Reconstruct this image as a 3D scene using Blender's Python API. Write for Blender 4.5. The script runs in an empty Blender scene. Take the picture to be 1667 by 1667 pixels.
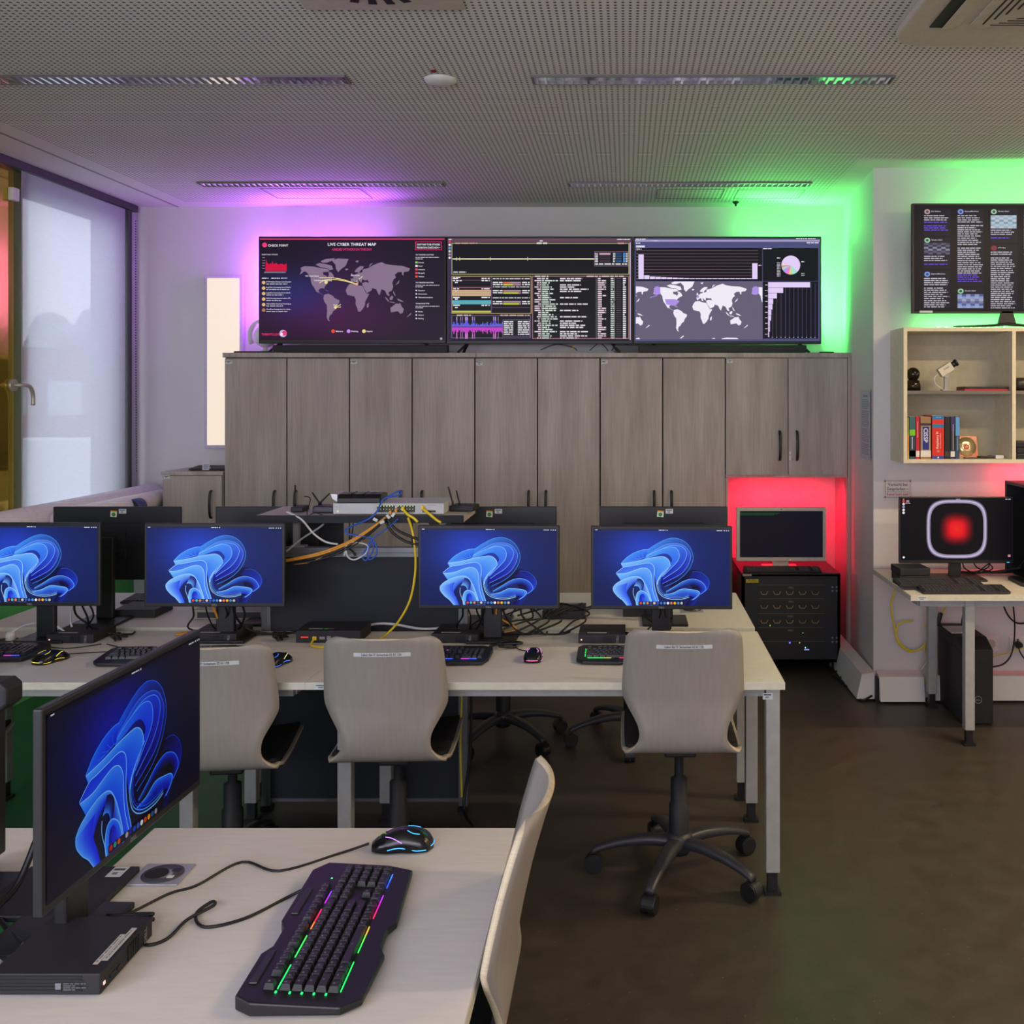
import bpy, bmesh, math, random
from mathutils import Vector, Matrix, noise
random.seed(7)
PI = math.pi
sc = bpy.context.scene
COL = sc.collection

# ------------------------------------------------------------------ camera, world, lights, exposure
F = 1680.0                       # focal length in pixels of the 1667 px frame
VX, VY, CH = 1020.0, 642.0, 1.70  # vanishing point of the depth lines, eye height
cam_d = bpy.data.cameras.new('camera'); cam = bpy.data.objects.new('camera', cam_d); COL.objects.link(cam)
cam_d.sensor_width = 36.0; cam_d.lens = F/1667*36.0
cam_d.shift_x = (833.5-VX)/1667; cam_d.shift_y = (VY-833.5)/1667
cam_d.clip_start = 0.05; cam_d.clip_end = 200
cam.location = (0, 0, CH); cam.rotation_euler = (PI/2, 0, 0)
sc.camera = cam
vs = sc.view_settings
sc.display_settings.display_device = 'sRGB'
vs.view_transform = 'Standard'; vs.look = 'None'; vs.gamma = 1.0; vs.use_curve_mapping = False
vs.exposure = 0.0

def lin(c):
    return tuple(((v/255)/12.92 if v/255 <= 0.04045 else ((v/255+0.055)/1.055)**2.4) for v in c)

world = bpy.data.worlds.new('overcast_sky'); sc.world = world; world.use_nodes = True
wn = world.node_tree.nodes; wl = world.node_tree.links
bg = wn['Background']; bg.inputs['Strength'].default_value = 4.6
tc = wn.new('ShaderNodeTexCoord'); mp = wn.new('ShaderNodeSeparateXYZ'); cr = wn.new('ShaderNodeValToRGB')
wl.new(tc.outputs['Generated'], mp.inputs[0]); wl.new(mp.outputs['Z'], cr.inputs[0]); wl.new(cr.outputs[0], bg.inputs['Color'])
cr.color_ramp.elements[0].position = 0.0; cr.color_ramp.elements[0].color = (*lin((205, 208, 220)), 1)
cr.color_ramp.elements[1].position = 0.5; cr.color_ramp.elements[1].color = (*lin((215, 222, 238)), 1)

def area(name, loc, direction, sx, sy, col, power, spread=PI):
    d = bpy.data.lights.new(name, 'AREA'); d.shape = 'RECTANGLE'; d.size = sx; d.size_y = sy
    d.color = col; d.energy = power; d.spread = spread
    o = bpy.data.objects.new(name, d); COL.objects.link(o); o.location = loc
    z = -Vector(direction).normalized(); up = Vector((0, 0, 1)) if abs(z.z) < 0.6 else Vector((0, 1, 0))
    x = up.cross(z).normalized(); y = z.cross(x); o.rotation_euler = Matrix((x, y, z)).transposed().to_euler()
    return o
WALLL = -3.34; WALLB = 7.0; CEIL = 2.97
# daylight entering through the blinds of the windows in the left wall
area('daylight_window_near', (WALLL+0.09, -0.4, 1.85), (1, 0.25, -0.05), 3.4, 1.9, (0.78, 0.80, 1.0), 165)
# cool fill light added behind the camera; the rear wall has no window
area('fill_light_rear', (-0.6, -2.9, 1.9), (0, 1, -0.1), 4.5, 1.6, (0.93, 0.90, 1.0), 125)
# warm ceiling luminaires, switched on further right in the room
area('luminaire_light_far', (2.75, 3.9, CEIL-0.05), (0, 0, -1), 1.3, 0.09, (1.0, 0.76, 0.45), 52)
area('luminaire_light_near', (2.9, 1.9, CEIL-0.05), (0, 0, -1), 1.3, 0.09, (1.0, 0.74, 0.42), 52)
# coloured LED strips
PURPLE = (0.52, 0.12, 1.0); GREEN = (0.09, 1.0, 0.16); RED = (1.0, 0.008, 0.055)
area('led_purple_side', (-2.38, 6.86, 2.38), (-1.2, 1, 0), 0.02, 0.64, PURPLE, 5.0)
area('led_purple_top', (-1.95, 6.76, 2.745), (-0.3, -1.2, 0.8), 0.9, 0.02, PURPLE, 7.0)
area('led_purple_wall', (-2.0, 6.87, 2.68), (-0.1, 0.3, 1), 0.8, 0.02, PURPLE, 2.2)
area('led_green_side', (1.25, 6.87, 2.38), (1.0, 0.25, 0.25), 0.02, 0.64, GREEN, 5.5)
area('led_green_top', (0.98, 6.76, 2.745), (0.5, -1.2, 0.8), 0.5, 0.02, GREEN, 6.5)
area('led_green_wall', (1.0, 6.87, 2.68), (0.2, 0.3, 1), 0.5, 0.02, GREEN, 2.0)
area('led_green_right_top', (2.3, 5.64, 2.72), (-0.1, 0.5, 1), 1.1, 0.02, GREEN, 2.8)
area('led_green_right_low', (2.15, 5.70, 2.10), (0, 1, -0.4), 1.0, 0.02, GREEN, 2.0)
area('led_red_niche', (1.03, 6.64, 1.14), (0, 0.75, -1), 0.66, 0.02, RED, 7.5, 2.1)
area('led_red_niche_low', (0.72, 6.62, 0.63), (0.4, 0.5, 1), 0.02, 0.2, RED, 3.0)
area('led_red_shelf', (2.55, 5.66, 1.32), (0, 0.6, -1), 0.9, 0.02, RED, 4.0)

# ------------------------------------------------------------------ materials
MATS = {}
def mat(name, rgb=(200, 200, 200), rough=0.5, metal=0.0, noise_amt=0.06, scale=30.0, bump=0.0, coat=0.0, emit=None, estr=1.0, alpha=None, stretch=None):
    if name in MATS: return MATS[name]
    m = bpy.data.materials.new(name); m.use_nodes = True; nt = m.node_tree; n = nt.nodes; l = nt.links
    b = n['Principled BSDF']; b.inputs['Roughness'].default_value = rough; b.inputs['Metallic'].default_value = metal
    c = lin(rgb)
    if coat: b.inputs['Coat Weight'].default_value = coat
    t = n.new('ShaderNodeTexCoord'); mpn = n.new('ShaderNodeMapping'); nz = n.new('ShaderNodeTexNoise'); r = n.new('ShaderNodeValToRGB')
    l.new(t.outputs['Object'], mpn.inputs[0]); l.new(mpn.outputs[0], nz.inputs['Vector']); l.new(nz.outputs['Fac'], r.inputs[0]); l.new(r.outputs[0], b.inputs['Base Color'])
    if stretch: mpn.inputs['Scale'].default_value = stretch
    nz.inputs['Scale'].default_value = scale; nz.inputs['Detail'].default_value = 4
    r.color_ramp.elements[0].position = 0.3; r.color_ramp.elements[1].position = 0.7
    r.color_ramp.elements[0].color = (*[v*(1-noise_amt) for v in c], 1); r.color_ramp.elements[1].color = (*[min(1, v*(1+noise_amt)) for v in c], 1)
    if bump:
        bp = n.new('ShaderNodeBump'); bp.inputs['Strength'].default_value = bump; bp.inputs['Distance'].default_value = 0.002
        l.new(nz.outputs['Fac'], bp.inputs['Height']); l.new(bp.outputs[0], b.inputs['Normal'])
    if emit:
        b.inputs['Emission Color'].default_value = (*lin(emit), 1); b.inputs['Emission Strength'].default_value = estr
    if alpha is not None: b.inputs['Alpha'].default_value = alpha
    MATS[name] = m
    return m

def screen_mat(name, strength, gamma=1.0):
    if name in MATS: return MATS[name]
    m = bpy.data.materials.new(name); m.use_nodes = True; n = m.node_tree.nodes; l = m.node_tree.links
    b = n['Principled BSDF']; b.inputs['Base Color'].default_value = (0.006, 0.006, 0.008, 1); b.inputs['Roughness'].default_value = 0.35
    b.inputs['Specular IOR Level'].default_value = 0.12
    a = n.new('ShaderNodeAttribute'); a.attribute_name = 'Col'; gm = n.new('ShaderNodeGamma'); gm.inputs[1].default_value = gamma; l.new(a.outputs['Color'], gm.inputs[0]); l.new(gm.outputs[0], b.inputs['Emission Color']); b.inputs['Emission Strength'].default_value = strength
    MATS[name] = m; return m
def paint_mat(name, rough=0.5):
    "printed surface: the colours are the object's own"
    if name in MATS: return MATS[name]
    m = bpy.data.materials.new(name); m.use_nodes = True; n = m.node_tree.nodes; l = m.node_tree.links
    b = n['Principled BSDF']; b.inputs['Roughness'].default_value = rough
    a = n.new('ShaderNodeAttribute'); a.attribute_name = 'Col'; l.new(a.outputs['Color'], b.inputs['Base Color'])
    MATS[name] = m; return m

M_wall = mat('white_wall_paint', (214, 211, 210), 0.75, scale=60, noise_amt=0.015, bump=0.05)
M_black = mat('black_plastic', (24, 24, 27), 0.42)
M_black2 = mat('matt_black_plastic', (30, 30, 34), 0.6, bump=0.1, scale=300)
M_dark = mat('dark_metal', (34, 34, 38), 0.45, metal=0.2)
M_alu = mat('aluminium', (150, 152, 155), 0.35, metal=0.7)
M_greymetal = mat('grey_painted_metal', (160, 160, 158), 0.5)
M_white = mat('white_plastic', (222, 220, 214), 0.5)
M_offwhite = mat('offwhite_laminate', (216, 210, 196), 0.5, scale=40, noise_amt=0.02)
M_desk = mat('pale_desk_laminate', (220, 213, 203), 0.48, scale=14, noise_amt=0.035, stretch=(1, 7, 1))
M_deskedge = mat('desk_edge_band', (208, 204, 184), 0.5)
M_shell = mat('plywood_laminate_grey', (152, 145, 137), 0.5, scale=12, noise_amt=0.05, stretch=(7, 1, 1))
M_ply = mat('plywood_edge', (205, 190, 160), 0.6, scale=40, noise_amt=0.12, stretch=(1, 1, 8))
M_pad = mat('black_seat_fabric', (30, 29, 30), 0.9, bump=0.4, scale=400)
M_panel = mat('dark_grey_fabric', (44, 47, 54), 0.9, bump=0.3, scale=500)
M_cable = mat('black_cable', (20, 20, 22), 0.45)
M_ycable = mat('yellow_cable', (232, 205, 40), 0.45)
M_ocable = mat('orange_cable', (214, 150, 50), 0.45)
M_bcable = mat('blue_cable', (38, 88, 190), 0.45)
M_wcable = mat('white_cable', (205, 205, 205), 0.45)
M_label = mat('white_label', (205, 208, 208), 0.6)
M_print = mat('black_print', (40, 40, 44), 0.6)
M_silver = mat('silver_print', (150, 150, 150), 0.4)

def wood_mat():
    m = bpy.data.materials.new('grey_ash_laminate'); m.use_nodes = True; n = m.node_tree.nodes; l = m.node_tree.links
    b = n['Principled BSDF']; b.inputs['Roughness'].default_value = 0.5
    t = n.new('ShaderNodeTexCoord'); info = n.new('ShaderNodeObjectInfo'); ad = n.new('ShaderNodeVectorMath'); ad.operation = 'ADD'
    sc_ = n.new('ShaderNodeVectorMath'); sc_.operation = 'SCALE'; cmb = n.new('ShaderNodeCombineXYZ')
    l.new(info.outputs['Random'], cmb.inputs[0]); l.new(info.outputs['Random'], cmb.inputs[2]); l.new(cmb.outputs[0], sc_.inputs[0]); sc_.inputs['Scale'].default_value = 40
    l.new(t.outputs['Object'], ad.inputs[0]); l.new(sc_.outputs[0], ad.inputs[1])
    def nz(scale, st, det):
        mp = n.new('ShaderNodeMapping'); mp.inputs['Scale'].default_value = st; q = n.new('ShaderNodeTexNoise'); q.inputs['Scale'].default_value = scale; q.inputs['Detail'].default_value = det
        l.new(ad.outputs[0], mp.inputs[0]); l.new(mp.outputs[0], q.inputs['Vector']); return q
    q1 = nz(9, (1, 1, 0.09), 6); q2 = nz(90, (1, 1, 0.05), 3)
    r1 = n.new('ShaderNodeValToRGB'); r2 = n.new('ShaderNodeValToRGB'); mx = n.new('ShaderNodeMix'); mx.data_type = 'RGBA'; mx.blend_type = 'MULTIPLY'; mx.inputs['Factor'].default_value = 1
    l.new(q1.outputs['Fac'], r1.inputs[0]); l.new(q2.outputs['Fac'], r2.inputs[0])
    e = r1.color_ramp.elements; e[0].position = 0.3; e[0].color = (*lin((158, 146, 134)), 1); e[1].position = 0.66; e[1].color = (*lin((188, 178, 167)), 1)
    e = r2.color_ramp.elements; e[0].position = 0.3; e[0].color = (0.84, 0.84, 0.84, 1); e[1].position = 0.6; e[1].color = (1, 1, 1, 1)
    l.new(r1.outputs[0], mx.inputs[6]); l.new(r2.outputs[0], mx.inputs[7]); l.new(mx.outputs[2], b.inputs['Base Color'])
    return m
M_wood = wood_mat()

def ceiling_mat():
    m = bpy.data.materials.new('perforated_ceiling_board'); m.use_nodes = True; n = m.node_tree.nodes; l = m.node_tree.links
    b = n['Principled BSDF']; b.inputs['Roughness'].default_value = 0.8
    g = n.new('ShaderNodeNewGeometry'); s = n.new('ShaderNodeSeparateXYZ'); l.new(g.outputs['Position'], s.inputs[0])
    def mth(op, a, bb=None, c=None):
        q = n.new('ShaderNodeMath'); q.operation = op
        for i, v in enumerate((a, bb, c)):
            if v is None: continue
            if isinstance(v, (int, float)): q.inputs[i].default_value = v
            else: l.new(v, q.inputs[i])
        return q.outputs[0]
    P_ = 0.0245
    def cell(v): return mth('SUBTRACT', mth('FRACT', mth('DIVIDE', v, P_)), 0.5)
    fx, fy = cell(s.outputs['X']), cell(s.outputs['Y'])
    d = mth('SQRT', mth('ADD', mth('MULTIPLY', fx, fx), mth('MULTIPLY', fy, fy)))
    hole = mth('LESS_THAN', d, 0.23)
    mask = mth('MULTIPLY', mth('GREATER_THAN', s.outputs['X'], -2.92), hole)
    mask = mth('MULTIPLY', mask, mth('LESS_THAN', s.outputs['Y'], 6.82))
    # plain margin in front of the right-hand wall and around the alcove
    inr = mth('MULTIPLY', mth('GREATER_THAN', s.outputs['X'], 1.26), mth('GREATER_THAN', s.outputs['Y'], 5.55))
    mask = mth('MULTIPLY', mask, mth('SUBTRACT', 1.0, inr))
    mx = n.new('ShaderNodeMix'); mx.data_type = 'RGBA'; l.new(mask, mx.inputs['Factor'])
    mx.inputs[6].default_value = (*lin((228, 224, 222)), 1); mx.inputs[7].default_value = (*lin((72, 66, 58)), 1)
    l.new(mx.outputs[2], b.inputs['Base Color']); return m
def floor_mat():
    m = bpy.data.materials.new('dark_linoleum'); m.use_nodes = True; n = m.node_tree.nodes; l = m.node_tree.links
    b = n['Principled BSDF']; b.inputs['Roughness'].default_value = 0.42; b.inputs['Specular IOR Level'].default_value = 0.35
    t = n.new('ShaderNodeTexCoord'); a = n.new('ShaderNodeTexNoise'); a.inputs['Scale'].default_value = 9; a.inputs['Detail'].default_value = 8; a.inputs['Roughness'].default_value = 0.7
    l.new(t.outputs['Object'], a.inputs['Vector'])
    r = n.new('ShaderNodeValToRGB'); l.new(a.outputs['Fac'], r.inputs[0])
    e = r.color_ramp.elements; e[0].position = 0.3; e[0].color = (*lin((60, 54, 47)), 1); e[1].position = 0.72; e[1].color = (*lin((78, 71, 62)), 1)
    v = n.new('ShaderNodeTexNoise'); v.inputs['Scale'].default_value = 70; v.inputs['Detail'].default_value = 2; l.new(t.outputs['Object'], v.inputs['Vector'])
    r3 = n.new('ShaderNodeValToRGB'); l.new(v.outputs['Fac'], r3.inputs[0]); e = r3.color_ramp.elements
    e[0].position = 0.70; e[0].color = (0, 0, 0, 1); e[1].position = 0.76; e[1].color = (0.35, 0.35, 0.35, 1)
    mx = n.new('ShaderNodeMix'); mx.data_type = 'RGBA'; l.new(r3.outputs[0], mx.inputs['Factor']); l.new(r.outputs[0], mx.inputs[6]); mx.inputs[7].default_value = (*lin((150, 140, 118)), 1)
    l.new(mx.outputs[2], b.inputs['Base Color'])
    r2 = n.new('ShaderNodeMapRange'); l.new(a.outputs['Fac'], r2.inputs[0]); r2.inputs[3].default_value = 0.34; r2.inputs[4].default_value = 0.52; l.new(r2.outputs[0], b.inputs['Roughness'])
    return m

# ------------------------------------------------------------------ mesh helpers
class MB:
    def __init__(s): s.v = []; s.f = []; s.m = []; s.mi = 0; s.sm = []; s.smooth = False
    def mat(s, i): s.mi = i; return s
    def add(s, vs, fs, smooth=None):
        o = len(s.v); s.v += [tuple(v) for v in vs]
        for f in fs: s.f.append(tuple(i+o for i in f)); s.m.append(s.mi); s.sm.append(s.smooth if smooth is None else smooth)
        return s
    def box(s, x0, x1, y0, y1, z0, z1, M=None):
        vs = [Vector((x, y, z)) for z in (z0, z1) for y in (y0, y1) for x in (x0, x1)]
        if M: vs = [M @ v for v in vs]
        return s.add(vs, [(0, 2, 3, 1), (4, 5, 7, 6), (0, 1, 5, 4), (2, 6, 7, 3), (0, 4, 6, 2), (1, 3, 7, 5)], False)
    def cbox(s, cx, cy, cz, sx, sy, sz, M=None): return s.box(cx-sx/2, cx+sx/2, cy-sy/2, cy+sy/2, cz-sz/2, cz+sz/2, M)
    def prism(s, pts, a0, a1, axis='z', M=None):
        n = len(pts)
        def mk(p, a): return Vector({'z': (p[0], p[1], a), 'y': (p[0], a, p[1]), 'x': (a, p[0], p[1])}[axis])
        vs = [mk(p, a0) for p in pts]+[mk(p, a1) for p in pts]
        if M: vs = [M @ v for v in vs]
        return s.add(vs, [tuple(range(n-1, -1, -1)), tuple(range(n, 2*n))]+[(i, (i+1) % n, n+(i+1) % n, n+i) for i in range(n)], False)
    def lathe(s, prof, n=24, M=None, caps=True):
        vs = []; fs = []
        for (r, z) in prof:
            for k in range(n): a = 2*PI*k/n; vs.append(Vector((r*math.cos(a), r*math.sin(a), z)))
        for i in range(len(prof)-1):
            for k in range(n): k2 = (k+1) % n; fs.append((i*n+k, i*n+k2, (i+1)*n+k2, (i+1)*n+k))
        if caps: fs.append(tuple(range(n-1, -1, -1))); fs.append(tuple(range((len(prof)-1)*n, len(prof)*n)))
        if M: vs = [M @ v for v in vs]
        o = len(s.f); s.add(vs, fs, True)
        if caps: s.sm[-1] = s.sm[-2] = False
        return s
    def cyl(s, c, r, h, axis='z', n=20, r2=None):
        R = {'z': Matrix.Identity(4), 'x': Matrix.Rotation(PI/2, 4, 'Y'), 'y': Matrix.Rotation(-PI/2, 4, 'X')}[axis]
        return s.lathe([(r, 0), (r2 if r2 is not None else r, h)], n, Matrix.Translation(c) @ R)
    def tube(s, pts, r, n=8, smooth_path=True, sub=6, flat=1.0):
        pts = [Vector(p) for p in pts]
        if smooth_path and len(pts) > 2: pts = crom(pts, sub)
        rs = r if isinstance(r, (list, tuple)) else None
        vs = []; fs = []; L = len(pts); up = Vector((0, 0, 1)); prev = None
        for i, p in enumerate(pts):
            t = (pts[min(i+1, L-1)]-pts[max(i-1, 0)])
            if t.length < 1e-9: t = Vector((0, 0, 1))
            t.normalize()
            if prev is None:
                a = t.cross(up) if abs(t.z) < 0.9 else t.cross(Vector((1, 0, 0)))
            else: a = prev-t*prev.dot(t)
            a.normalize(); prev = a; b = t.cross(a)
            if rs: q = i/(L-1)*(len(rs)-1); k = min(int(q), len(rs)-2); rr = rs[k]+(rs[k+1]-rs[k])*(q-k)
            else: rr = r
            for k in range(n): an = 2*PI*k/n; vs.append(p+a*math.cos(an)*rr+b*math.sin(an)*rr*flat)
        for i in range(L-1):
            for k in range(n): k2 = (k+1) % n; fs.append((i*n+k, i*n+k2, (i+1)*n+k2, (i+1)*n+k))
        fs.append(tuple(range(n-1, -1, -1))); fs.append(tuple(range((L-1)*n, L*n)))
        return s.add(vs, fs, True)
    def sphere(s, c, r, n=16, sz=1.0, zmin=-1.0, zmax=1.0):
        prof = []
        m = n//2
        a0, a1 = math.asin(zmin), math.asin(zmax)
        for i in range(m+1): a = a0+(a1-a0)*i/m; prof.append((max(1e-4, r*math.cos(a)), r*math.sin(a)*sz))
        return s.lathe(prof, n, Matrix.Translation(c))
    def build(s, name, mats, parent=None, bevel=0.0, seg=2, loc=None, rot=None):
        me = bpy.data.meshes.new(name); me.from_pydata(s.v, [], s.f)
        if not isinstance(mats, (list, tuple)): mats = [mats]
        for m in mats: me.materials.append(m)
        me.polygons.foreach_set('material_index', s.m); me.polygons.foreach_set('use_smooth', s.sm)
        me.update()
        bm = bmesh.new(); bm.from_mesh(me); bmesh.ops.recalc_face_normals(bm, faces=bm.faces); bm.to_mesh(me); bm.free()
        o = bpy.data.objects.new(name, me); COL.objects.link(o)
        if parent: o.parent = parent
        if bevel:
            b = o.modifiers.new('bevel', 'BEVEL'); b.width = bevel; b.segments = seg; b.limit_method = 'ANGLE'; b.angle_limit = math.radians(40)
        if loc: o.location = loc
        if rot: o.rotation_euler = rot
        return o

def crom(pts, sub=6):
    P_ = [Vector(p) for p in pts]; out = []
    for i in range(len(P_)-1):
        p0 = P_[max(i-1, 0)]; p1 = P_[i]; p2 = P_[i+1]; p3 = P_[min(i+2, len(P_)-1)]
        for k in range(sub):
            t = k/sub
            out.append(0.5*((2*p1)+(p2-p0)*t+(2*p0-5*p1+4*p2-p3)*t*t+(3*p1-p0-3*p2+p3)*t**3))
    out.append(P_[-1]); return out

def tag(o, label=None, cat=None, group=None, kind=None):
    if label: o['label'] = label
    if cat: o['category'] = cat
    if group: o['group'] = group
    if kind: o['kind'] = kind
    return o
def thing(name, label, cat, loc=(0, 0, 0), rz=0.0, group=None):
    o = bpy.data.objects.new(name, None); COL.objects.link(o); o.empty_display_size = 0.05
    o.location = loc; o.rotation_euler = (0, 0, rz); return tag(o, label, cat, group)
def struct(name, mb, m, **k): return tag(mb.build(name, m, **k), kind='structure')
CH_CACHE = {}
def kids(o): return [c for c in bpy.data.objects if c.parent == o]
def dup(root, loc, rz, label, group=None):
    r = root.copy(); COL.objects.link(r); r.location = loc; r.rotation_euler = (0, 0, rz); r['label'] = label
    if group: r['group'] = group
    if root.name not in CH_CACHE: CH_CACHE[root.name] = [(c, kids(c)) for c in kids(root)]
    for ch, gs in CH_CACHE[root.name]:
        c = ch.copy(); COL.objects.link(c); c.parent = r
        for g in gs: d = g.copy(); COL.objects.link(d); d.parent = c
    return r
def at(px, py, Y): return Vector(((px-VX)*Y/F, Y, CH-(py-VY)*Y/F))

# --- glyphs
GL = {}
def glyphs(s):
    if s in GL: return GL[s]
    cu = bpy.data.curves.new('t', 'FONT'); cu.body = s; cu.size = 1.0; cu.resolution_u = 2; cu.offset = 0.012
    o = bpy.data.objects.new('t', cu); COL.objects.link(o)
    dg = bpy.context.evaluated_depsgraph_get(); ev = o.evaluated_get(dg); me = ev.to_mesh()
    vs = [(v.co.x, v.co.y) for v in me.vertices]; fs = [tuple(p.vertices) for p in me.polygons]
    ev.to_mesh_clear(); bpy.data.objects.remove(o); bpy.data.curves.remove(cu)
    if vs:
        x0 = min(v[0] for v in vs); x1 = max(v[0] for v in vs)
    else: x0, x1 = 0, 1
    GL[s] = (vs, fs, x0, x1); return GL[s]

class Canvas:
    """flat drawing on a panel; px coordinates (y down) mapped to a w x h metre panel facing -Y"""
    def __init__(s, px0, py0, px1, py1, w, h):
        s.a = (px0, py0, px1, py1); s.w = w; s.h = h; s.v = []; s.f = []; s.c = []; s.z = 0.0
    def up(s, n=1): s.z += 6e-5*n; return s
    def P(s, x, y):
        a = s.a; return ((x-a[0])/(a[2]-a[0])-0.5, -s.z, (a[3]-y)/(a[3]-a[1]))
    def poly(s, pts, col):
        o = len(s.v); s.v += [s.P(*p) for p in pts]; s.f.append(tuple(range(o, o+len(pts))))
        s.c.append([col]*len(pts) if not isinstance(col, list) else col); return s
    def clip(s, pts, col, r=None):
        x0, y0, x1, y1 = r or s.a
        for ax, lim, sg in ((0, x0, 1), (0, x1, -1), (1, y0, 1), (1, y1, -1)):
            out = []
            for i in range(len(pts)):
                p, q = pts[i], pts[(i+1) % len(pts)]
                ip = (p[ax]-lim)*sg >= 0; iq = (q[ax]-lim)*sg >= 0
                if ip: out.append(p)
                if ip != iq:
                    t = (lim-p[ax])/(q[ax]-p[ax]); out.append((p[0]+(q[0]-p[0])*t, p[1]+(q[1]-p[1])*t))
            pts = out
            if len(pts) < 3: return s
        return s.poly(pts, col)
    def rect(s, x0, y0, x1, y1, col): return s.poly([(x0, y0), (x1, y0), (x1, y1), (x0, y1)], col)
    def frame(s, x0, y0, x1, y1, t, col):
        s.rect(x0, y0, x1, y0+t, col); s.rect(x0, y1-t, x1, y1, col); s.rect(x0, y0, x0+t, y1, col); s.rect(x1-t, y0, x1, y1, col); return s
    def disk(s, x, y, r, col, n=14, ry=None):
        return s.poly([(x+r*math.cos(2*PI*k/n), y+(ry or r)*math.sin(2*PI*k/n)) for k in range(n)], col)
    def ring(s, x, y, r0, r1, col, n=40, ex=2.0):
        def q(a, r):
            c, d = math.cos(a), math.sin(a); return (x+r*math.copysign(abs(c)**(2/ex), c), y+r*math.copysign(abs(d)**(2/ex), d))
        for k in range(n):
            a, b = 2*PI*k/n, 2*PI*(k+1)/n; s.poly([q(a, r0), q(b, r0), q(b, r1), q(a, r1)], col if not callable(col) else col(a))
        return s
    def line(s, pts, t, col, smooth=False):
        if smooth: pts = [(p.x, p.y) for p in crom([Vector((p[0], p[1], 0)) for p in pts], 6)]
        for i in range(len(pts)-1):
            d = Vector((pts[i+1][0]-pts[i][0], pts[i+1][1]-pts[i][1]))
            if d.length < 1e-6: continue
            n = Vector((-d.y, d.x)).normalized()*t/2; p, q = pts[i], pts[i+1]
            s.poly([(p[0]+n.x, p[1]+n.y), (q[0]+n.x, q[1]+n.y), (q[0]-n.x, q[1]-n.y), (p[0]-n.x, p[1]-n.y)], col)
        return s
    def text(s, st, x, y, size, col, width=None, align='l', rot=0):
        vs, fs, a, b = glyphs(st); k = size/0.72; kx = k if width is None else width/(b-a)
        off = -a*kx if align == 'l' else (-(a+b)/2*kx if align == 'c' else -b*kx)
        o = len(s.v)
        for (u, w) in vs:
            dx, dy = u*kx+off, -w*k
            if rot: dx, dy = (dx*math.cos(rot)-dy*math.sin(rot), dx*math.sin(rot)+dy*math.cos(rot))
            s.v.append(s.P(x+dx, y+dy))
        for f in fs: s.f.append(tuple(i+o for i in f)); s.c.append([col]*len(f))
        return s
    def words(s, x0, x1, y, t, col, gap=0.25):
        x = x0
        while x < x1:
            w = random.uniform(1.2, 6)*t; s.rect(x, y, min(x1, x+w), y+t, col); x += w+t*random.uniform(0.5, 1.0)
        return s
    def fold(s, A, B, ca, cb, rim=None, t=4, n=4, mid=None):
        A = crom([Vector((p[0], p[1], 0)) for p in A], 6); B = crom([Vector((p[0], p[1], 0)) for p in B], 6)
        L = max(len(A), len(B))
        def rs(Q): return [Q[min(len(Q)-1, round(i*(len(Q)-1)/(L-1)))] for i in range(L)]
        A, B = rs(A), rs(B)
        def colr(i, j):
            u, w = i/(L-1), j/n
            def mixc(p, q, k): return tuple(p[z]*(1-k)+q[z]*k for z in range(3))
            a = mixc(ca[0], ca[1], u); b = mixc(cb[0], cb[1], u); return mixc(a, b, w)
        for i in range(L-1):
            for j in range(n):
                w0, w1 = j/n, (j+1)/n
                q = [A[i].lerp(B[i], w0), A[i+1].lerp(B[i+1], w0), A[i+1].lerp(B[i+1], w1), A[i].lerp(B[i], w1)]
                s.poly([(p.x, p.y) for p in q], [colr(i, j), colr(i+1, j), colr(i+1, j+1), colr(i, j+1)])
        s.up()
        if rim: s.line([(p.x, p.y) for p in A], t, rim)
        return s.up()
    def build(s, name, m, parent=None, loc=None, rot=None):
        me = bpy.data.meshes.new(name); me.from_pydata([(x*s.w, y, z*s.h) for x, y, z in s.v], [], s.f); me.materials.append(m)
        ca = me.color_attributes.new('Col', 'FLOAT_COLOR', 'CORNER'); i = 0; buf = []
        for cs, f in zip(s.c, s.f):
            for c in cs: buf += [*lin(c), 1.0]
        ca.data.foreach_set('color', buf)
        me.update()
        o = bpy.data.objects.new(name, me); COL.objects.link(o)
        if parent: o.parent = parent
        if loc: o.location = loc
        if rot: o.rotation_euler = rot
        return o
# ------------------------------------------------------------------ setting
def mix_shader_blind():
    m = bpy.data.materials.new('roller_blind_fabric'); m.use_nodes = True; n = m.node_tree.nodes; l = m.node_tree.links
    out = n['Material Output']; b = n['Principled BSDF']; b.inputs['Base Color'].default_value = (*lin((205, 205, 212)), 1); b.inputs['Roughness'].default_value = 0.9
    tr = n.new('ShaderNodeBsdfTranslucent'); tr.inputs[0].default_value = (*lin((215, 215, 222)), 1); tp = n.new('ShaderNodeBsdfTransparent')
    m1 = n.new('ShaderNodeMixShader'); m1.inputs[0].default_value = 0.55; m2 = n.new('ShaderNodeMixShader')
    t = n.new('ShaderNodeTexCoord'); w = n.new('ShaderNodeTexNoise'); w.inputs['Scale'].default_value = 60; mp = n.new('ShaderNodeMapping'); mp.inputs['Scale'].default_value = (1, 0.3, 3)
    l.new(t.outputs['Object'], mp.inputs[0]); l.new(mp.outputs[0], w.inputs['Vector'])
    r = n.new('ShaderNodeMapRange'); l.new(w.outputs['Fac'], r.inputs[0]); r.inputs[3].default_value = 0.24; r.inputs[4].default_value = 0.34; l.new(r.outputs[0], m2.inputs[0])
    l.new(b.outputs[0], m1.inputs[1]); l.new(tr.outputs[0], m1.inputs[2]); l.new(m1.outputs[0], m2.inputs[1]); l.new(tp.outputs[0], m2.inputs[2]); l.new(m2.outputs[0], out.inputs[0]); return m
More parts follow.
